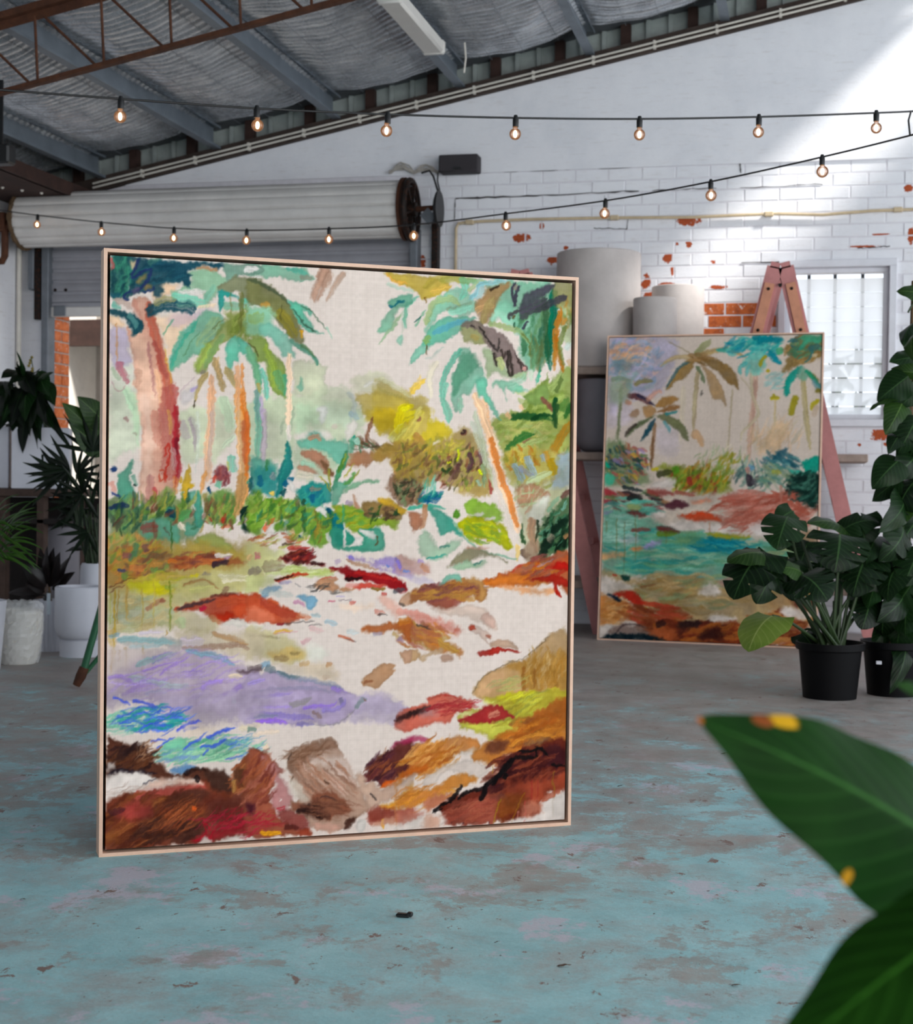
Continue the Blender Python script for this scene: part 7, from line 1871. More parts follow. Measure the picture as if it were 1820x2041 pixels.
# ================================================================== louvre window
win = tag(empty('window_1', (.14, YB, WZ0)), 'white framed louvre window with dark security bars', 'window', kind='structure')
def frame_ring(x0, x1, z0, z1, w, y0, y1, name):
    for a, c in (((x0, y0, z1 - w), (x1, y1, z1)), ((x0, y0, z0), (x1, y1, z0 + w)), ((x0, y0, z0 + w), (x0 + w, y1, z1 - w)), ((x1 - w, y0, z0 + w), (x1, y1, z1 - w))):
        q = MB(); q.cbox(a, c, .004); q.build(name, M['window_frame'], win)
frame_ring(WX0 - .02, WX1 + .02, WZ0 - .05, WZ1 + .02, .05, YB - .03, YB + .06, 'architrave')
frame_ring(WX0 + .03, WX1 - .03, WZ0, WZ1 - .03, .035, YB + .03, YB + .12, 'sash')
z = WZ1 - .10; gx0, gx1 = WX0 + .065, WX1 - .065; i = 0
while z > WZ0 + .03:
    q = MB(); q.beam((gx0, YB + .085, z - .045), (gx1, YB + .085, z - .045), .096, .006, (0, -.22 if i < 5 else -.42, 1)); q.build('louvre_blade', M['frosted'], win); z -= .0985; i += 1
for px in (1612, 1664, 1719):
    a = on_y(px, 600, YB + .15); q = MB(); q.cbox((a.x - .012, YB + .145, WZ0), (a.x + .012, YB + .165, WZ1), .002); q.build('security_bar', M['steel_dark'], win)
q = MB(); q.box((gx1 + .0, YB + .06, WZ0 + .03), (gx1 + .02, YB + .11, WZ1 - .06)); q.build('louvre_channel', M['steel_grey'], win)

# ================================================================== trestles and plank shelves
SY = 9.98
def trestle(ax_, ay_, foot_l, foot_r, label):
    ap = on_y(ax_, ay_, SY); t = thing('trestle_ladder', (ap.x, SY, 0), label, 'trestle')
    fz = 0.0; dx = foot_r
    for sgn in (-1, 1):
        top = Vector((ap.x + sgn * .028, SY, ap.z)); foot = Vector((ap.x + sgn * dx, SY, 0)); ad = (foot - top).normalized()
        hp = []
        for yy in (SY, SY + .50):
            q = MB(); o = Vector((0, yy - SY, 0)); q.beam(top + o + ad * .03, foot + o, .098, .036, (1, 0, 0)); q.beam(top + o - ad * .0, top + o + ad * .04, .06, .036, (1, 0, 0)); q.build('stile', M['pink'], t)
        for k in range(1, 8):
            c = top.lerp(foot, k / 8.0); q = MB(); q.beam(c, c + Vector((0, .5, 0)), .05, .03, (0, 0, 1)); q.build('rung', M['pink'], t)
        a0, a1 = top + ad * .14 + Vector((sgn * .004, -.024, 0)), top + ad * .52 + Vector((0, -.024, 0))
        q = MB(); q.beam(a0, a1, .062, .014, (1, 0, 0)); hg = q.build('hinge_plate', M['hinge'], t)
        for s in (.1, .82):
            c = a0.lerp(a1, s); q = MB(); q.ball(c + Vector((0, -.008, 0)), .011, 8, 6); q.build('bolt', M['dark_iron'], hg, True)
    q = MB(); q.lathe((ap.x, SY - .03, ap.z - .15), [(.011, -.012), (.011, .03)], 12, 'Y'); q.build('hinge_pin', M['dark_iron'], t, SM)
    return t
trestle(1556, 523, 0, .62, 'dusty pink timber trestle behind the smaller canvas, beside the window')
trestle(1037, 538, 0, .58, 'dusty pink timber trestle mostly hidden behind the large canvas')
def plank(px0, px1, py, th, label, y0=SY + .06, y1=SY + .66):
    a, c = on_y(px0, py, y0), on_y(px1, py, y0); q = MB(); q.cbox((a.x, y0, a.z - th), (c.x, y1, a.z), .006)
    o = q.build('shelf_plank', M['plank'], None, origin=Vector(((a.x + c.x) / 2, SY + .25, a.z - th))); tag(o, label, 'plank'); return a.z
Z1 = plank(930, 1625, 732, .05, 'top grey plank between the pink trestles, carrying large grey pots')
Z2 = plank(930, 1731, 899, .052, 'middle grey plank between the pink trestles, ending under the window')
Z3 = plank(930, 1700, 1151, .052, 'lowest grey plank between the pink trestles')
def cyl_pot(pxl, pxr, pyt, zb, yc, label, name='cylinder_planter', mat='concrete_pot', taper=1.0, round_=.03, rim=.022):
    a, c = on_y(pxl, pyt, yc), on_y(pxr, pyt, yc); r = (c.x - a.x) / 2 * .985; h = a.z - zb; x = (a.x + c.x) / 2
    t = thing(name, (x, yc, zb), label, 'planter'); rb = r * taper
    prof = [(rb - round_, 0)] + [(rb - round_ + round_ * math.sin(k * math.pi / 8), round_ - round_ * math.cos(k * math.pi / 8)) for k in range(1, 5)] + [(r, h - .006), (r - .006, h), (r - rim, h), (r - rim - .004, h - .02), (rb - rim - .01, h * .55), (.001, h * .55)]
    q = MB(); q.lathe((x, yc, zb), prof, 56); q.build('shell', M[mat], t, SM); return t, x, r, h
cyl_pot(1110, 1279, 508, Z1, SY + .36, 'largest tall grey concrete cylinder planter on the top plank', round_=.02)
cyl_pot(1262, 1351, 596, Z1, SY + .13, 'smallest pale cylinder planter in front of another on the top plank', round_=.015)
cyl_pot(1299, 1405, 573, Z1, SY + .44, 'medium pale cylinder planter at the back right of the top plank', round_=.015)
cyl_pot(1150, 1262, 758, Z2, SY + .27, 'dark grey rounded planter on the middle plank behind the large canvas edge', mat='grey_pot', round_=.09)

# ================================================================== framed canvases
def canvas_colors(me, W_, H_, img):
    ca = me.color_attributes.new(name='paint', type='BYTE_COLOR', domain='POINT')
    a = np.ones((H_ * W_, 4), np.float32); a[:, :3] = img.reshape(-1, 3)
    lo = a[:, :3]; a[:, :3] = np.where(lo <= .04045, lo / 12.92, ((lo + .055) / 1.055) ** 2.4)
    ca.data.foreach_set('color', a.ravel())
def canvas_mat():
    n = NT('oil on linen'); at_ = n.n('VertexColor', layer_name='paint'); n.l(at_.outputs[0], n.b.inputs['Base Color']); n.b.inputs['Roughness'].default_value = .7; n.b.inputs['Specular IOR Level'].default_value = .06
    uv = n.n('TexCoord').outputs['UV']; w1 = n.n('TexWave', i_Scale=60.0, wave_type='BANDS', bands_direction='X'); w2 = n.n('TexWave', i_Scale=70.0, wave_type='BANDS', bands_direction='Y'); n.l(uv, w1.inputs[0]); n.l(uv, w2.inputs[0])
    n.bump(n.math('ADD', n.math('MULTIPLY', n.math('ADD', w1.outputs[1], w2.outputs[1]), .2), n.noise(uv, 40, 5, .7)), .12, .003); return n.m
M['canvas'] = canvas_mat()
def unpack(lst):
    P = lambda t: [tuple(int(v) for v in a.split(',')) for a in t.split()]
    C = lambda h: tuple(int(h[i:i + 2], 16) / 255 for i in (0, 2, 4))
    out = []
    for s in lst:
        s = list(s)
        if s[0] == 'H': s[1] = [C(c) for c in s[1].split()]
        else: s[1] = C(s[1])
        if s[0] == 'B': s[4] = P(s[4])
        if s[0] == 'P': s[3] = P(s[3])
        out.append(s)
    return out
def framed(name, BL, BR, height, lean, lip, gap, depth, res, strokes, base, label, bot_extra=0.0):
    BL, BR = Vector(BL), Vector(BR); e = (BR - BL).normalized(); w = (BR - BL).length; nb = Vector((-e.y, e.x, 0))         # nb points back
    up = (Vector((0, 0, 1)) * math.sqrt(height ** 2 - lean ** 2) + nb * lean).normalized(); bk = e.cross(up) * -1
    if bk.dot(nb) < 0: bk = -bk
    P = lambda x, z, d=0.0: BL + e * x + up * z + bk * d
    t = thing(name, BL + e * w / 2, label, 'painting')
    def rail(o0, o1, i1, i0):                  # outer and inner edge points of a mitred rail
        q = MB(); vs = [P(*o0), P(*o1), P(*i1), P(*i0), P(*o0, depth), P(*o1, depth), P(*i1, depth), P(*i0, depth)]
        q.add(vs, [(0, 1, 2, 3), (7, 6, 5, 4), (0, 4, 5, 1), (3, 2, 6, 7), (0, 3, 7, 4), (1, 5, 6, 2)]); q.build('frame_rail', M['frame'], t)
    h = height; l = lip
    rail((0, 0), (w, 0), (w - l, l), (l, l)); rail((w, 0), (w, h), (w - l, h - l), (w - l, l)); rail((w, h), (0, h), (l, h - l), (w - l, h - l)); rail((0, h), (0, 0), (l, l), (l, h - l))
    q = MB(); q.add([P(l * .5, l * .5, depth - .012), P(w - l * .5, l * .5, depth - .012), P(w - l * .5, h - l * .5, depth - .012), P(l * .5, h - l * .5, depth - .012), P(l * .5, l * .5, depth - .004), P(w - l * .5, l * .5, depth - .004), P(w - l * .5, h - l * .5, depth - .004), P(l * .5, h - l * .5, depth - .004)],
                    [(0, 1, 2, 3), (7, 6, 5, 4), (0, 4, 5, 1), (1, 5, 6, 2), (2, 6, 7, 3), (3, 7, 4, 0)]); q.build('tray', M['tray'], t)
    i = l + gap; W_, H_ = res; img = paint_canvas(W_, H_, base, unpack(strokes)); cd = .007
    xs = np.linspace(i, w - i, W_); zs = np.linspace(h - i, i, H_)
    o0 = WORLD[t]; c0 = P(0, 0, cd) - o0
    co = np.array(c0)[None, None] + xs[None, :, None] * np.array(e) + zs[:, None, None] * np.array(up)
    co = co.reshape(-1, 3); idx = np.arange(W_ * H_).reshape(H_, W_)
    quads = np.stack([idx[1:, :-1], idx[1:, 1:], idx[:-1, 1:], idx[:-1, :-1]], -1).reshape(-1, 4)
    ring = np.concatenate([idx[0, :], idx[1:, -1], idx[-1, -2::-1], idx[-2:0:-1, 0]])                           # stretcher sides
    side = co[ring] + np.array(bk) * .03; co = np.vstack([co, side]); b0 = W_ * H_; k = len(ring)
    sq = np.stack([ring, b0 + np.arange(k), b0 + (np.arange(k) + 1) % k, np.roll(ring, -1)], -1)
    q = np.vstack([quads, sq]).astype(np.int32)
    me = bpy.data.meshes.new('canvas'); me.vertices.add(len(co)); me.vertices.foreach_set('co', co.astype(np.float32).ravel())
    me.loops.add(len(q) * 4); me.loops.foreach_set('vertex_index', q.ravel()); me.polygons.add(len(q)); me.polygons.foreach_set('loop_start', np.arange(len(q), dtype=np.int32) * 4)
    me.update(calc_edges=True)
    u = np.zeros((len(co), 2), np.float32); u[:W_ * H_, 0] = np.tile(np.linspace(0, 1, W_), H_); u[:W_ * H_, 1] = np.repeat(np.linspace(1, 0, H_), W_); u[W_ * H_:] = u[ring]
    me.uv_layers.new(name='UVMap').data.foreach_set('uv', u[q.ravel()].ravel())
    full = np.vstack([img.reshape(-1, 3), img.reshape(-1, 3)[ring]]); canvas_colors(me, 1, len(full), full)
    me.materials.append(M['canvas']); o = bpy.data.objects.new('canvas', me); SC.collection.objects.link(o); o.parent = t; o['label'] = 'painted linen'
    return t
framed('painting', on_floor(197, 1709), on_floor(1138, 1645), 1.602, 0.0, .0095, .008, .068, (560, 660), STROKES_LARGE, (.872, .806, .762), 'large framed canvas of palms and a lilac pool standing on the floor')
framed('painting', on_floor(1190, 1275), on_floor(1628, 1294), 1.985, .20, .009, .004, .05, (330, 480), STROKES_SMALL, (.84, .77, .71), 'smaller framed canvas of palms and green water leaning on the pink trestle')
# ================================================================== festoon strings
def festoon(cord_px, bulbs, depth, label, name='festoon_string', K=1.0):
    pts = [at(x, y, depth(x)) for x, y in cord_px]; fine = []
    for i in range(len(pts) - 1):
        p0, p1, p2, p3 = pts[max(i - 1, 0)], pts[i], pts[i + 1], pts[min(i + 2, len(pts) - 1)]
        for k in range(6):
            t = k / 6; fine.append(.5 * (2 * p1 + (p2 - p0) * t + (2 * p0 - 5 * p1 + 4 * p2 - p3) * t * t + (3 * p1 - p0 - 3 * p2 + p3) * t ** 3))
    fine.append(pts[-1]); t = thing(name, pts[len(pts) // 2], label, 'string lights')
    q = MB(); q.tube(fine, .0042, 6); q.build('cord', M['cable'], t, SM)
    if K == 1.0: q = MB(); q.tube([at(1816, 222, depth(1816)), at(1811, 240, depth(1816)), at(1814, 269, depth(1816))], .0042, 6); q.build('link_cable', M['cable'], t, SM)
    for (x, y) in bulbs:
        c = at(x, y, depth(x)); s = MB(); s.lathe(c + Vector((0, 0, -.036)), [(.012, 0), (.0125, .03), (.0105, .034), (.007, .047), (.0001, .049)], 14); so = s.build('socket', M['black'], t, SM)
        tilt = Vector((U(-.004, .004), U(-.004, .004), 0))
        g = MB(); g.lathe(c + Vector((0, 0, -.088)) + tilt, [(.0001, 0)] + [(.0235 * K * math.sin(a), .0235 - .0235 * K * math.cos(a)) for a in np.linspace(.25, 2.72, 11)] + [(.0092, .052), (.0092, .054)], 18); bo = g.build('bulb', M['bulb'], so, SM)
        f = MB(); f.ball(c + Vector((0, 0, -.064)) + tilt, .0075, 8, 8, (1, 1, 1.9)); f.build('filament', M['filament'], so, True)
festoon([(-70, 172), (0, 179), (240, 197), (511, 216), (773, 228), (1028, 235), (1275, 237), (1513, 233), (1747, 225), (1830, 221), (1900, 214)],
        [(241, 198), (512, 216), (773, 228), (1028, 235), (1275, 237), (1513, 233), (1747, 225)], lambda x: 5.45 + .95 * x / 1750, 'nearer string of round warm bulbs crossing the whole shed')
DX = [(-60, 11.3), (75, 10.9), (202, 10.3), (347, 9.9), (492, 9.5), (656, 9.1), (825, 8.7), (1008, 8.2), (1207, 7.6), (1417, 7.1), (1639, 6.7), (1900, 6.3)]
festoon([(-60, 411), (0, 419), (75, 429), (202, 443), (347, 455), (492, 459), (656, 456), (825, 448), (1008, 426), (1207, 400), (1417, 362), (1639, 313), (1830, 266), (1900, 247)],
        [(75, 430), (202, 444), (347, 455), (492, 459), (656, 456), (825, 448), (1008, 426), (1207, 400), (1417, 362), (1639, 313)], lambda x: float(np.interp(x, [a for a, _ in DX], [b for _, b in DX])), 'farther string of round warm bulbs passing in front of the roller door', K=1.15)

# ================================================================== leaves and plants
def leaf(P0, P1, W_, shape, mat, parent, up=None, arch=.12, fold=.18, wave=.02, slits=0, seed=0, ns=None, side=0.0, name='leaf'):
    P0, P1 = Vector(P0), Vector(P1); a = P1 - P0; L = a.length; a.normalize(); rs = random.Random(seed + int(L * 1e4) + int(P0.x * 1e3))
    up = Vector(up) if up is not None else Vector((rs.uniform(-.3, .3), -.75, .65))
    up = (up - a * up.dot(a)); up = up.normalized() if up.length > 1e-4 else a.orthogonal(); s = a.cross(up).normalized()
    nt = ns or (40 if slits else 16); nv = 10 if slits else (4 if shape == 'grass' else 8); ph = rs.uniform(0, 6)
    def w(t):
        if shape == 'lance': return max(0, math.sin(math.pi * t ** .75)) ** .9 * (1 - .15 * t)
        if shape == 'ovate': return max(0, math.sin(math.pi * min(1, t * .94 + .06) ** .62)) ** .75 * (1 - .05 * t)
        if shape == 'heart': return (math.sin(math.pi * min(1, .13 + t * .87) ** .70) ** .62) if t < 1 else 0
        if shape == 'grass': return min(1, t * 6 + .25) * (1 - t) ** .6
        return min(1, t * 5 + .1) * (1 - t ** 3)
    gaps = [[.20 + .60 * (i + .5 + rs.uniform(-.2, .2)) / slits for i in range(slits)] for _ in (0, 1)] if slits else None
    rows = []; uv = []
    for i in range(nt + 1):
        t = i / nt; row = []
        for j in range(2 * nv + 1):
            v = (j - nv) / nv; av = abs(v); ww = w(t) * W_ / 2; k = 1.0
            if slits:
                g = min((abs(t - x) for x in gaps[0 if v < 0 else 1]))
                hw = .016
                if g < hw * 1.7 and .08 < t < .93: k = .34 + .10 * (g / hw)
            lat = v * ww * k
            tt = t + (.16 * av * av * (1 if slits else .5) if shape in ('heart', 'ovate') else 0) * (1 - t) * .6 - (.16 * (av ** 2) * (1 - t) ** 6 if shape == 'heart' else 0)
            c = P0 + a * (L * tt) + up * (arch * L * 4 * t * (1 - t)) + s * (side * L * t * (1 - t))
            nrm = -fold * (abs(lat) ** 1.3) / (W_ / 2) ** .3 + wave * L * math.sin(t * 15 + ph + (2 if v < 0 else 0)) * av * av
            row.append(c + s * lat + up * nrm); uv.append((v * .5 * max(k, .3) + .5, t))
        rows.append(row)
    m_ = MB(); m_.grid(rows); m_.uv = uv
    return m_.build(name, mat, parent, True)
def stalk(p0, p1, r, parent, mat=None, bend=.0, bdir=(0, 0, 1), name='stem'):
    q = MB(); pts = curve(p0, p1, bend, Vector(bdir), 7); q.tube(pts, [r * (1.25 - .5 * i / 7) for i in range(8)], 7); return q.build(name, mat or M['stem'], parent, SM)
def nursery_pot(t, c, r_top, r_bot, h, mat):
    q = MB(); q.lathe(c, [(r_bot, 0), (r_top * .93, h * .86), (r_top, h * .865), (r_top * 1.03, h * .88), (r_top * 1.03, h), (r_top * .97, h), (r_top * .93, h * .87), (.001, h * .86)], 48); q.build('pot', mat, t, SM)
    q = MB(); n = 22; rows = [[c + Vector((math.cos(2 * math.pi * j / n) * r_top * .94 * k / 5, math.sin(2 * math.pi * j / n) * r_top * .94 * k / 5, h * .875 + U(-.006, .006))) for j in range(n + 1)] for k in range(6)]
    for r_ in rows: r_[-1] = r_[0]
    q.grid(rows); q.build('soil', M['soil'], t, True)
# --- monstera in the black pot
c = on_floor(1654, 1397); c.y += .125; Zc = c.y
mt = thing('potted_monstera', c, 'split leaf monstera in a black nursery pot before the smaller canvas', 'plant')
nursery_pot(mt, c, .158, .125, .265, M['black_pot'])
dM = (c - EYE).dot(FWD)
def PX3(x, y, d): return at(x, y, d)
mon = [  # base px, tip px, width px, depth offset base/tip, material, slits, up
    ((1570, 1030), (1548, 1096), 84, -.10, -.22, 'leaf_dark', 3, (.2, -.8, .5)),
    ((1580, 1018), (1545, 1040), 46, .0, -.05, 'leaf_dark', 0, (.1, -.9, .4)),
    ((1521, 1103), (1449, 1120), 66, -.18, -.22, 'leaf_mid', 1, (-.1, -.7, .7)),
    ((1524, 1100), (1462, 1196), 108, -.16, -.30, 'leaf_dark', 3, (-.2, -.9, .35)),
    ((1545, 1110), (1508, 1204), 84, -.10, -.20, 'leaf_dark', 3, (.1, -1, .2)),
    ((1560, 1115), (1585, 1198), 74, -.06, -.16, 'leaf_dark', 3, (.2, -1, .2)),
    ((1540, 1227), (1492, 1300), 96, -.22, -.34, 'leaf_bright', 1, (-.35, -.9, .35)),
    ((1674, 1064), (1664, 1142), 118, -.08, -.20, 'leaf_dark', 4, (.05, -.85, .5)),
    ((1682, 1052), (1608, 1044), 52, .05, -.05, 'leaf_mid', 0, (0, -.6, .8)),
    ((1680, 1056), (1752, 1040), 60, .05, .05, 'leaf_dark', 2, (0, -.7, .7)),
    ((1597, 1146), (1650, 1198), 96, -.20, -.34, 'leaf_dark', 3, (.1, -.8, .6)),
    ((1597, 1140), (1552, 1132), 48, -.18, -.22, 'leaf_mid', 0, (0, -.8, .6)),
    ((1728, 1110), (1700, 1190), 100, .02, -.10, 'leaf_dark', 4, (.1, -1, .3)),
    ((1700, 1120), (1762, 1188), 84, .06, .0, 'leaf_dark', 3, (.2, -1, .3)),
    ((1610, 1078), (1590, 1135), 70, .12, .08, 'leaf_dark', 2, (0, -1, .2)),
    ((1640, 1100), (1630, 1170), 84, .15, .10, 'leaf_dark', 3, (0, -1, .2)),
    ((1715, 1028), (1728, 1090), 78, .12, .05, 'leaf_dark', 2, (.1, -.9, .4)),
    ((1735, 1190), (1718, 1255), 74, .05, -.05, 'leaf_dark', 2, (.1, -1, .2)),
    ((1598, 1262), (1620, 1290), 52, .10, .02, 'leaf_dark', 0, (.1, -1, .3))]
for i, (b0, t0, w_, d0, d1, mm, sl, up) in enumerate(mon):
    p0, p1 = at(*b0, dM + d0), at(*t0, dM + d1)
    leaf(p0, p1, w_ * 1.08 * dM / FPX, 'heart', M[mm], mt, (up[0] + U(-.3, .3), up[1], up[2] + U(-.3, .3)), U(.10, .18), U(.14, .28), .018, max(0, sl - 1), i)
    root = c + Vector((U(-.05, .05), U(-.05, .05), .235)); stalk(root, p0, .0075, mt, bend=.05, bdir=Vector((p0.x - c.x, p0.y - c.y, .4)).normalized())
for i in range(7):
    root = c + Vector((U(-.06, .06), U(-.06, .06), .235)); stalk(root, root + Vector((U(-.14, .10), U(-.05, .08), U(.14, .26))), .009, mt, bend=.02)
# --- tall climber in the second black pot
c2 = on_floor(1781, 1391); c2.y += .13; d2 = (c2 - EYE).dot(FWD)
ct = thing('potted_climber', c2, 'tall leafy climber in a black nursery pot at the right edge', 'plant')
nursery_pot(ct, c2, .150, .118, .262, M['black_pot'])
q = MB(); a = at(1752, 1321, d2 - .147); q.cbox((a.x - .013, a.y - .004, a.z - .008), (a.x + .013, a.y + .012, a.z + .008), .002); q.build('pot_sticker', M['white_pot'], ct)
top = at(1822, 560, d2 + .05); pts = [c2 + Vector((0, 0, .23)), at(1806, 1150, d2), at(1812, 900, d2 + .03), top]; q = MB(); q.tube(pts, [.022, .02, .018, .012], 9); q.build('moss_pole', M['cane'], ct, SM)
clim = [((1840, 590), (1786, 581), 38, 'leaf_mid'), ((1835, 715), (1772, 722), 50, 'leaf_dark'), ((1838, 742), (1776, 735), 30, 'leaf_mid'), ((1810, 750), (1748, 800), 62, 'leaf_dark'), ((1835, 770), (1795, 812), 60, 'leaf_dark'),
        ((1795, 790), (1733, 818), 26, 'leaf_mid'), ((1800, 800), (1764, 868), 54, 'leaf_mid'), ((1830, 830), (1790, 905), 74, 'leaf_dark'), ((1800, 860), (1770, 905), 40, 'leaf_dark'), ((1825, 900), (1772, 955), 70, 'leaf_dark'), ((1795, 915), (1738, 975), 64, 'leaf_dark'),
        ((1828, 955), (1790, 1040), 74, 'leaf_dark'), ((1795, 955), (1738, 1000), 50, 'leaf_dark'), ((1800, 985), (1750, 1062), 62, 'leaf_dark'), ((1830, 1030), (1788, 1090), 74, 'leaf_dark'), ((1800, 1050), (1752, 1120), 72, 'leaf_dark'), ((1836, 1090), (1800, 1170), 80, 'leaf_dark'),
        ((1795, 1110), (1745, 1180), 74, 'leaf_dark'), ((1830, 1150), (1780, 1230), 84, 'leaf_dark'), ((1800, 1180), (1748, 1240), 70, 'leaf_dark'), ((1776, 1240), (1738, 1292), 40, 'leaf_dark'), ((1810, 1230), (1790, 1300), 70, 'leaf_dark'), ((1795, 1262), (1772, 1385), 46, 'leaf_dark'), ((1840, 1250), (1815, 1320), 60, 'leaf_dark'),
        ((1760, 1070), (1725, 1130), 60, 'leaf_dark'), ((1790, 1130), (1770, 1200), 70, 'leaf_dark'), ((1755, 1150), (1730, 1215), 60, 'leaf_dark'), ((1815, 1190), (1805, 1270), 80, 'leaf_dark'), ((1770, 1200), (1760, 1270), 66, 'leaf_dark'), ((1825, 1100), (1830, 1180), 70, 'leaf_dark'), ((1835, 860), (1815, 930), 60, 'leaf_dark'), ((1830, 640), (1800, 690), 44, 'leaf_dark'), ((1842, 660), (1822, 720), 50, 'leaf_mid'), ((1812, 1000), (1790, 1050), 50, 'leaf_mid')]
for i, (b0, t0, w_, mm) in enumerate(clim):
    o1, o2 = U(-.14, .06), U(-.22, .0)
    p0, p1 = at(*b0, d2 + o1), at(*t0, d2 + o2); leaf(p0, p1, w_ * 1.1 * d2 / FPX, 'ovate', M[mm], ct, (U(-.7, .4), -.8, U(-.3, .8)), U(.05, .25), U(.15, .45), .02, 2 if w_ > 70 else 0, i)
    k = c2.lerp(top, min(1, max(.15, (p0.z) / top.z))); k = Vector((at(1810, b0[1], d2).x, c2.y + .02, max(.3, p0.z - .08))); stalk(k, p0, .004, ct, bend=.02)
# --- foreground peace lily, close to the lens
fg = thing('foreground_plant', (.62, 1.0, 0), 'large glossy leaved plant close to the camera at lower right', 'plant')
fb = WORLD[fg]; q = MB(); q.lathe(fb, [(.11, 0), (.15, .26), (.155, .27), (.155, .30), (.145, .30), (.14, .27), (.001, .26)], 40); q.build('pot', M['black_pot'], fg, SM)
L1 = leaf(at(1960, 1745, 1.16), at(1385, 1433, 1.08), 352 * 1.12 / FPX, 'ovate', M['leaf_front'], fg, (-.25, -.75, .6), .07, .40, .014, 0, 3, 34)
leaf(at(2030, 1770, .98), at(1525, 2150, .95), 330 * .97 / FPX, 'ovate', M['leaf_front2'], fg, (-.3, -.55, .75), .04, .14, .012, 0, 4, 30)
leaf(at(1930, 1875, 1.18), at(1708, 1850, 1.15), 170 * 1.0 / FPX, 'ovate', M['leaf_front2'], fg, (-.2, -.9, .3), .04, .2, .01, 0, 5, 20)
leaf(at(1960, 1700, 1.2), at(1800, 1905, 1.16), 150 * 1.1 / FPX, 'ovate', M['leaf_front2'], fg, (-.2, -.9, .3), .04, .2, .01, 0, 6, 20)
leaf(at(1905, 1420, 1.3), at(1783, 1362, 1.26), 70 * 1.3 / FPX, 'ovate', M['leaf_front2'], fg, (-.2, -.7, .6), .06, .2, .01, 0, 7, 18)
for p in (at(1960, 1745, 1.16), at(2010, 1700, .98), at(1930, 1905, 1.12), at(1960, 1700, 1.2), at(1905, 1420, 1.3)): stalk(fb + Vector((U(-.03, .03), U(-.03, .03), .26)), p, .006, fg, bend=.03, bdir=(1, 0, .2))

# ================================================================== left bench, planters and plants
BD = 9.45
b0, b1 = at(-60, 972, BD), at(150, 975, BD)
bench = thing('potting_bench', (b0.lerp(b1, .5).x, b0.y, 0), 'low brown plank bench at the left edge under the box planters', 'bench')
zt = b1.z; xa_, xb_ = b0.x - .2, b1.x; y0, y1 = min(b0.y, b1.y) - .02, max(b0.y, b1.y) + .42
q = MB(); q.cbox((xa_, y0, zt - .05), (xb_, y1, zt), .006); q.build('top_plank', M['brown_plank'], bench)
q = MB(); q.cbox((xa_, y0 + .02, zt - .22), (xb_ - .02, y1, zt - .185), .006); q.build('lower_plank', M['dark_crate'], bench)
for px in (12, 98):
    a = at(px, 1000, BD); q = MB(); q.cbox((a.x - .025, y0 + .02, 0), (a.x + .025, y0 + .08, zt - .05), .004); q.build('leg', M['brown_plank'], bench)
    q = MB(); q.cbox((a.x - .025, y1 - .08, 0), (a.x + .025, y1 - .02, zt - .05), .004); q.build('leg', M['brown_plank'], bench)
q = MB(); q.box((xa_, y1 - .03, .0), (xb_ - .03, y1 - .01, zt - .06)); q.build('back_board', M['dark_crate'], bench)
def box_planter(px0, px1, py0, py1, d, depth, label, mat='white_pot'):
    a, c_ = at(px0, py1, d), at(px1, py0, d); zb = zt; t = thing('box_planter', ((a.x + c_.x) / 2, a.y + depth / 2, zb), label, 'planter'); y = a.y; cc = Vector(((a.x + c_.x) / 2, a.y + depth / 2, 0)); RM = Matrix.Rotation(math.radians(25), 3, 'Z'); wl_ = .015; z1 = c_.z
    q = MB(); q.cbox((a.x, y, zb), (c_.x, y + wl_, z1), .004); q.cbox((a.x, y + depth - wl_, zb), (c_.x, y + depth, z1), .004); q.cbox((a.x, y + wl_, zb), (a.x + wl_, y + depth - wl_, z1), .004); q.cbox((c_.x - wl_, y + wl_, zb), (c_.x, y + depth - wl_, z1), .004); q.box((a.x + .01, y + .01, zb + .002), (c_.x - .01, y + depth - .01, zb + .02))
    q.v = [cc + RM @ (v - cc) for v in q.v]; q.build('box', M[mat], t); q = MB(); q.box((a.x + wl_, y + wl_, z1 - .06), (c_.x - wl_, y + depth - wl_, z1 - .04)); q.v = [cc + RM @ (v - cc) for v in q.v]; q.build('soil', M['soil'], t); return t, Vector(((a.x + c_.x) / 2, y + depth / 2, z1 - .05))
bp1, s1 = box_planter(5, 122, 853, 970, BD - .02, .36, 'white square box planter with a drooping peace lily on the bench')
bp2, s2 = box_planter(-108, 0, 850, 970, BD + .02, .36, 'white square box planter cut off by the left edge')
a = at(97, 905, BD - .03); 
lily = [((55, 800), (15, 842), 34), ((40, 790), (-6, 862), 40), ((60, 800), (45, 905), 36), ((70, 790), (82, 880), 40), ((75, 770), (96, 850), 34), ((50, 770), (22, 850), 44), ((30, 770), (6, 840), 40), ((85, 790), (76, 895), 24), ((60, 770), (35, 720), 16), ((48, 760), (33, 700), 12), ((62, 775), (80, 735), 14), ((55, 760), (30, 733), 18), ((70, 765), (108, 742), 20), ((78, 778), (146, 900), 22), ((40, 740), (2, 755), 34), ((66, 770), (60, 840), 44), ((35, 800), (25, 860), 44), ((60, 745), (15, 770), 30), ((85, 800), (108, 858), 26), ((20, 760), (-20, 800), 40), ((50, 800), (30, 870), 40), ((60, 760), (50, 840), 46), ((80, 780), (60, 870), 40), ((20, 770), (45, 850), 44), ((90, 760), (110, 810), 34), ((45, 740), (70, 790), 40), ((10, 760), (0, 840), 44), ((75, 740), (98, 790), 40), ((65, 810), (88, 925), 30)]
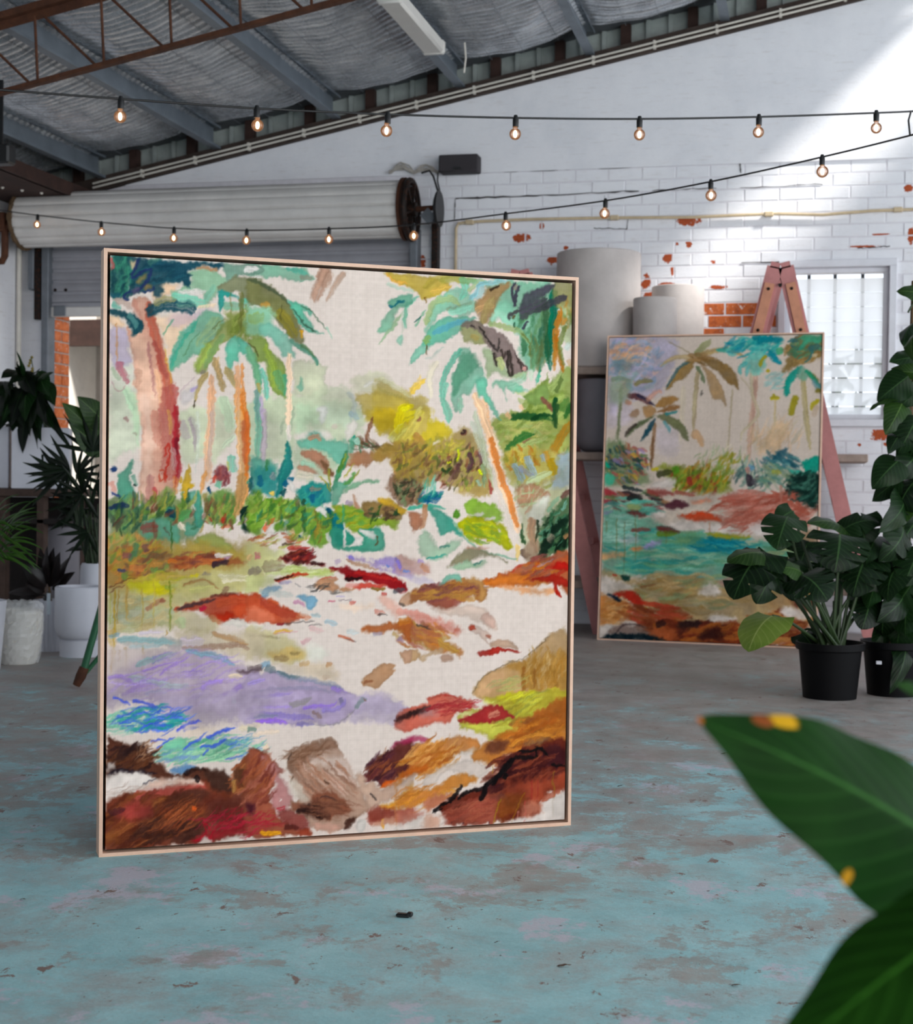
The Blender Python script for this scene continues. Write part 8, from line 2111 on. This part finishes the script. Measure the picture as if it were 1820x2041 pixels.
for i, (b_, t_, w_) in enumerate(lily):
    p0, p1 = at(*b_, BD + U(.0, .15)), at(*t_, BD + U(-.22, -.05)); leaf(p0, p1, w_ * BD / FPX, 'lance', M['leaf_palm' if i % 3 else 'leaf_dark'], bp1, (U(-.5, .5), -.8, .5), .10, .22, .012, 0, i); stalk(s1 + Vector((U(-.08, .08), U(-.08, .08), 0)), p0, .004, bp1, bend=.03)
fs = at(62, 712, BD + .05); stalk(s1, fs, .004, bp1, bend=.02, name='flower_stalk')
for k in range(6): q = MB(); q.ball(fs + Vector((U(-.012, .012), U(-.01, .01), -.018 * k)), .010, 8, 6); q.build('flower_bud', plain('ochre bud', '8a7a3a', .7) if k == 0 else bpy.data.materials['ochre bud'], bp1, True)
for i in range(12):
    p0 = s2 + Vector((U(-.1, .12), U(-.1, .1), U(.05, .2))); leaf(p0, p0 + Vector((U(-.05, .2), U(-.2, .05), U(-.05, .16))), U(.07, .12), 'lance', M['leaf_palm'], bp2, (0, -.8, .5), .1, .2, .01, 0, i); stalk(s2, p0, .004, bp2)
def lathe_pot(name, px_l, px_r, py_top, base, prof_fn, mat, label, smooth=True, depth=None):
    d = (base - EYE).dot(FWD); r = (px_r - px_l) / 2 * d / FPX; h = at((px_l + px_r) / 2, py_top, d).z
    t = thing(name, base, label, 'planter'); q = MB(); q.lathe(base, prof_fn(r, h), 56); q.build('shell', M[mat], t, SM); return t, r, h, d
rnd = lambda r, h, k: [(r - k, 0)] + [(r - k + k * math.sin(a), k - k * math.cos(a)) for a in np.linspace(.3, math.pi / 2, 5)]
# footed cup planter
cb_ = back(on_floor(161, 1312), .13)
t, r, h, d = lathe_pot('cup_planter', 109, 212, 1168, cb_, lambda r, h: [(r * .80, 0), (r * .80, h * .235), (r * .72, h * .245)] + [(r * .72 + r * .28 * math.sin(a), h * .25 + h * .22 * (1 - math.cos(a))) for a in np.linspace(0, math.pi / 2, 8)] + [(r, h - .008), (r - .008, h), (r - .02, h), (r - .024, h * .6), (.001, h * .58)], 'white_pot', 'white footed cup planter beside the green trestle leg')
q = MB(); a = at(109, 1199, d - .02); q.beam(a + Vector((-.01, -.05, .05)), a + Vector((-.01, -.05, -.07)), .022, .003, (1, 0, 0)); q.build('hang_tag', plain('paper tag', 'b9c4cc', .7), t)
# plastic-wrapped pot
wb_ = back(on_floor(34, 1327), .12)
t, r, h, d = lathe_pot('wrapped_planter', -14, 84, 1215, wb_, lambda r, h: [(r * .72, 0), (r * .80, .02), (r * .94, h * .35), (r, h * .7), (r, h - .006), (r - .008, h), (r - .022, h), (r - .03, h * .7), (.001, h * .68)], 'cream_pot', 'cream round planter in clear plastic wrap on the floor at left')
q = MB(); n = 40; rows = []
for k in range(18):
    f = k / 17; rr0 = np.interp(f, [0, .1, .4, .8, .92, 1], [r * .82, r * .9, r * 1.0, r * 1.04, r * .95, r * .5]); hh = np.interp(f, [0, .8, .92, 1], [.004, h, h + .05, h + .035])
    rows.append([wb_ + Vector((math.cos(2 * math.pi * j / n) * (rr0 + U(-.005, .006)), math.sin(2 * math.pi * j / n) * (rr0 + U(-.005, .006)), hh + U(-.006, .006) * (f > .05))) for j in range(n)])
for r_ in rows: r_.append(r_[0])
q.grid(rows); q.build('plastic_wrap', M['plastic_wrap'], t)
# ribbed white planter with rubber plant
rb_ = back(on_floor(102, 1303), .18); d = (rb_ - EYE).dot(FWD); r = 62 / 2 * d / FPX * 1.15; h = at(100, 1195, d).z
t = thing('ribbed_planter', rb_, 'white ribbed planter holding a dark rubber plant', 'planter')
q = MB(); n = 72; rows = []
for (kr, kh) in ((.86, 0), (.9, .02), (1.0, h - .005), (.97, h), (.90, h), (.86, h * .6)):
    rows.append([rb_ + Vector((math.cos(2 * math.pi * j / n) * r * kr * (1 + (.02 if j % 3 == 0 else -.015)), math.sin(2 * math.pi * j / n) * r * kr * (1 + (.02 if j % 3 == 0 else -.015)), kh)) for j in range(n)])
for r_ in rows: r_.append(r_[0])
q.grid(rows); q.build('shell', M['white_pot'], t, SM); q = MB(); q.lathe(rb_, [(r * .88, h * .8), (.001, h * .82)], 24); q.build('soil', M['soil'], t)
rub = [((95, 1165), (95, 1088), 30), ((92, 1170), (40, 1120), 34), ((90, 1180), (15, 1182), 26), ((98, 1170), (120, 1100), 32), ((105, 1172), (142, 1108), 30), ((96, 1165), (80, 1090), 28), ((95, 1185), (30, 1198), 22), ((104, 1175), (150, 1140), 30), ((92, 1160), (55, 1128), 36), ((90, 1172), (50, 1165), 34), ((98, 1160), (108, 1090), 26), ((100, 1185), (85, 1192), 24)]
for i, (b_, t_, w_) in enumerate(rub): leaf(at(*b_, d + U(-.03, .05)), at(*t_, d + U(-.12, .06)), w_ * d / FPX, 'lance', M['leaf_rubber'], t, (U(-.4, .4), -.8, .5), .08, .2, .006, 0, i)
stalk(rb_ + Vector((0, 0, h * .8)), at(96, 1150, d), .008, t, M['cane'])
# large grey cylinder behind, small tall white pot with fan palm
gb = on_floor(123, 1262); t, x, rr2, hh2 = cyl_pot(90, 156, 1048, 0, gb.y, 'plain grey cylinder planter standing in shade under the bench edge', mat='grey_pot')
pb = on_floor(190, 1292); d = (pb - EYE).dot(FWD)
t, r, h, d = lathe_pot('potted_palm', 160, 222, 1122, pb, lambda r, h: rnd(r, h, .03) + [(r, h - .05), (r * .96, h - .015), (r * .88, h), (r * .8, h), (r * .78, h * .8), (.001, h * .8)], 'white_pot', 'fan palm in a slim white pot left of the large canvas'); t['category'] = 'plant'
sb = pb + Vector((0, 0, h * .85))
def fan(base, hub, n, L, ang0, ang1, w_, dep, mat='leaf_palm'):
    stalk(sb + Vector((U(-.03, .03), U(-.03, .03), 0)), hub, .005, t, bend=.03, bdir=(-1, 0, .3))
    for k in range(n):
        a = math.radians(ang0 + (ang1 - ang0) * k / max(1, n - 1)); tip = hub + (RGT * math.cos(a) + UPV * math.sin(a)) * L * U(.8, 1.1) + FWD * U(-dep, dep)
        leaf(hub, tip, w_, 'lance', M[mat], t, (U(-.3, .3), -.9, .3), .04, .3, .0, 0, k)
fan(sb, at(140, 935, d), 9, .25, 120, 260, .03, .1); fan(sb, at(152, 945, d), 9, .20, -60, 100, .028, .1); fan(sb, at(120, 945, d + .05), 7, .24, 130, 230, .034, .08)
fan(sb, at(165, 985, d - .05), 9, .22, 60, 300, .03, .1); fan(sb, at(185, 900, d), 8, .26, 20, 170, .032, .1); fan(sb, at(150, 1000, d), 7, .2, 140, 260, .03, .1); fan(sb, at(192, 960, d), 7, .25, -100, 60, .03, .1); fan(sb, at(175, 1060, d - .1), 6, .18, 160, 290, .03, .08)
for b_, t_, w_ in (((205, 880), (123, 802), 56), ((215, 850), (153, 790), 60), ((210, 905), (138, 845), 60), ((195, 1050), (108, 1010), 34), ((190, 1010), (95, 1060), 26), ((180, 1090), (130, 1100), 26)): leaf(at(*b_, d + .1), at(*t_, d - .05), w_ * d / FPX, 'lance', M['leaf_mid' if w_ > 50 else 'leaf_palm'], t, (-.1, -.8, .6), .06, .18, .01, 0, w_)
for k in range(9): stalk(sb + Vector((U(-.05, .05), U(-.05, .05), 0)), at(165 + 5 * k, U(950, 1050), d), .004, t, bend=.03)
# grassy plant at far left, in its own pot
gp = on_floor(-48, 1335); d = (gp - EYE).dot(FWD)
t = thing('spider_plant', gp, 'bright grassy plant spilling in from the left edge', 'plant'); q = MB(); q.lathe(gp, [(.12, 0), (.15, .34), (.15, .36), (.135, .36), (.13, .3), (.001, .3)], 36); q.build('pot', M['white_pot'], t, SM); s3 = gp + Vector((0, 0, .34))
for k in range(46):
    a = U(-.3, 1.9); L = U(.28, .62); tip = at(-15 + U(10, 105), U(985, 1150), d + U(-.25, .15)); mid = s3.lerp(tip, .45) + Vector((0, 0, U(.12, .26)))
    leaf(mid, tip, U(.018, .030), 'grass', M['leaf_grass'], t, (0, -.6, .8), U(.08, .2), .25, .0, 0, k); 
    if k % 2 == 0: stalk(s3, mid, .004, t, bend=.03)
# green steel trestle peeking out behind the large canvas
gt = thing('sawhorse', on_floor(230, 1350), 'green painted steel sawhorse leg left of the large canvas', 'sawhorse'); f0 = on_floor(152, 1371); dg = (f0 - EYE).dot(FWD)
def gleg(px0, py0, px1, py1, dd0, dd1, r=.018):
    a, c_ = at(px0, py0, dg + dd0), at(px1, py1, dg + dd1); q = MB(); q.tube([a, c_], r, 10); l = q.build('leg', M['green_paint'], gt, SM); return a, c_, l
a, c_, l = gleg(166, 1338, 236, 1090, 0, .12)
q = MB(); f1 = f0 + Vector((0, 0, .012)); q.tube([f1, a.lerp(f1, .35), a + (c_ - a) * .03], [.019, .026, .024], 10); q.build('foot', M['rust'], l, SM)
a2, c2_, l2 = gleg(150 + 18, 1344, 290, 1200, .0, .75, .012)
gleg(420, 1338, 236, 1090, .5, .12); gleg(300, 1300, 236, 1090, 1.1, .12)
q = MB(); q.tube([at(236, 1090, dg + .12), at(520, 1090, dg + .4)], .02, 10); q.build('top_bar', M['green_paint'], gt, SM)

# ================================================================== small bits on the floor, bush outside the window
a = on_floor(806, 1828); q = MB(); q.cbox(a + Vector((-.019, -.008, 0)), a + Vector((.014, .008, .009)), .003); q.cbox(a + Vector((.006, -.007, .002)), a + Vector((.020, .007, .013)), .003); tag(q.build('black_clip', M['black'], None, origin=a), 'small black plastic clip lying on the teal floor', 'clip')
scr = [(1110, 1926, .03, 'pale dry scrap lying near the bottom edge, right of the black clip'), (1457, 1964, .022, 'dark dry scrap by the lowest foreground leaf'), (1437, 1503, .03, 'long dark scrap left of the big foreground leaf'), (1230, 1568, .022, 'short brown scrap right of the large canvas corner'),
       (40, 1793, .02, 'small dark scrap at the left edge of the floor'), (985, 1880, .012, 'tiny crumb on the teal floor below the black clip')]
for i, (x, y, s, lab) in enumerate(scr):
    a = on_floor(x, y) + Vector((0, 0, .001)); o = leaf(a, a + Vector((s, U(-.01, .01), .004)), s * .45, 'lance', M['scrap'], None, (0, 0, 1), .08, .2, .02, 0, i, 8, name='leaf_scrap'); tag(o, lab, 'scrap', 'dry scraps scattered on the floor')
bs = thing('bush', (.25, 12.2, 0), 'green leafy shrub outside the louvre window', 'shrub')
for k in range(120):
    p0 = Vector((U(-.35, .75), U(11.5, 12.3), U(.9, 1.98))); leaf(p0, p0 + Vector((U(-.2, .2), U(-.1, .1), U(-.05, .2))), U(.04, .08), 'lance', M['leaf_mid'], bs, (0, -.8, .5), .1, .2, .01, 0, k)
for k in range(5): stalk((.25 + U(-.1, .1), 12.2, 0), (U(-.3, .7), 12.2, U(1.2, 1.8)), .012, bs, M['cane'])
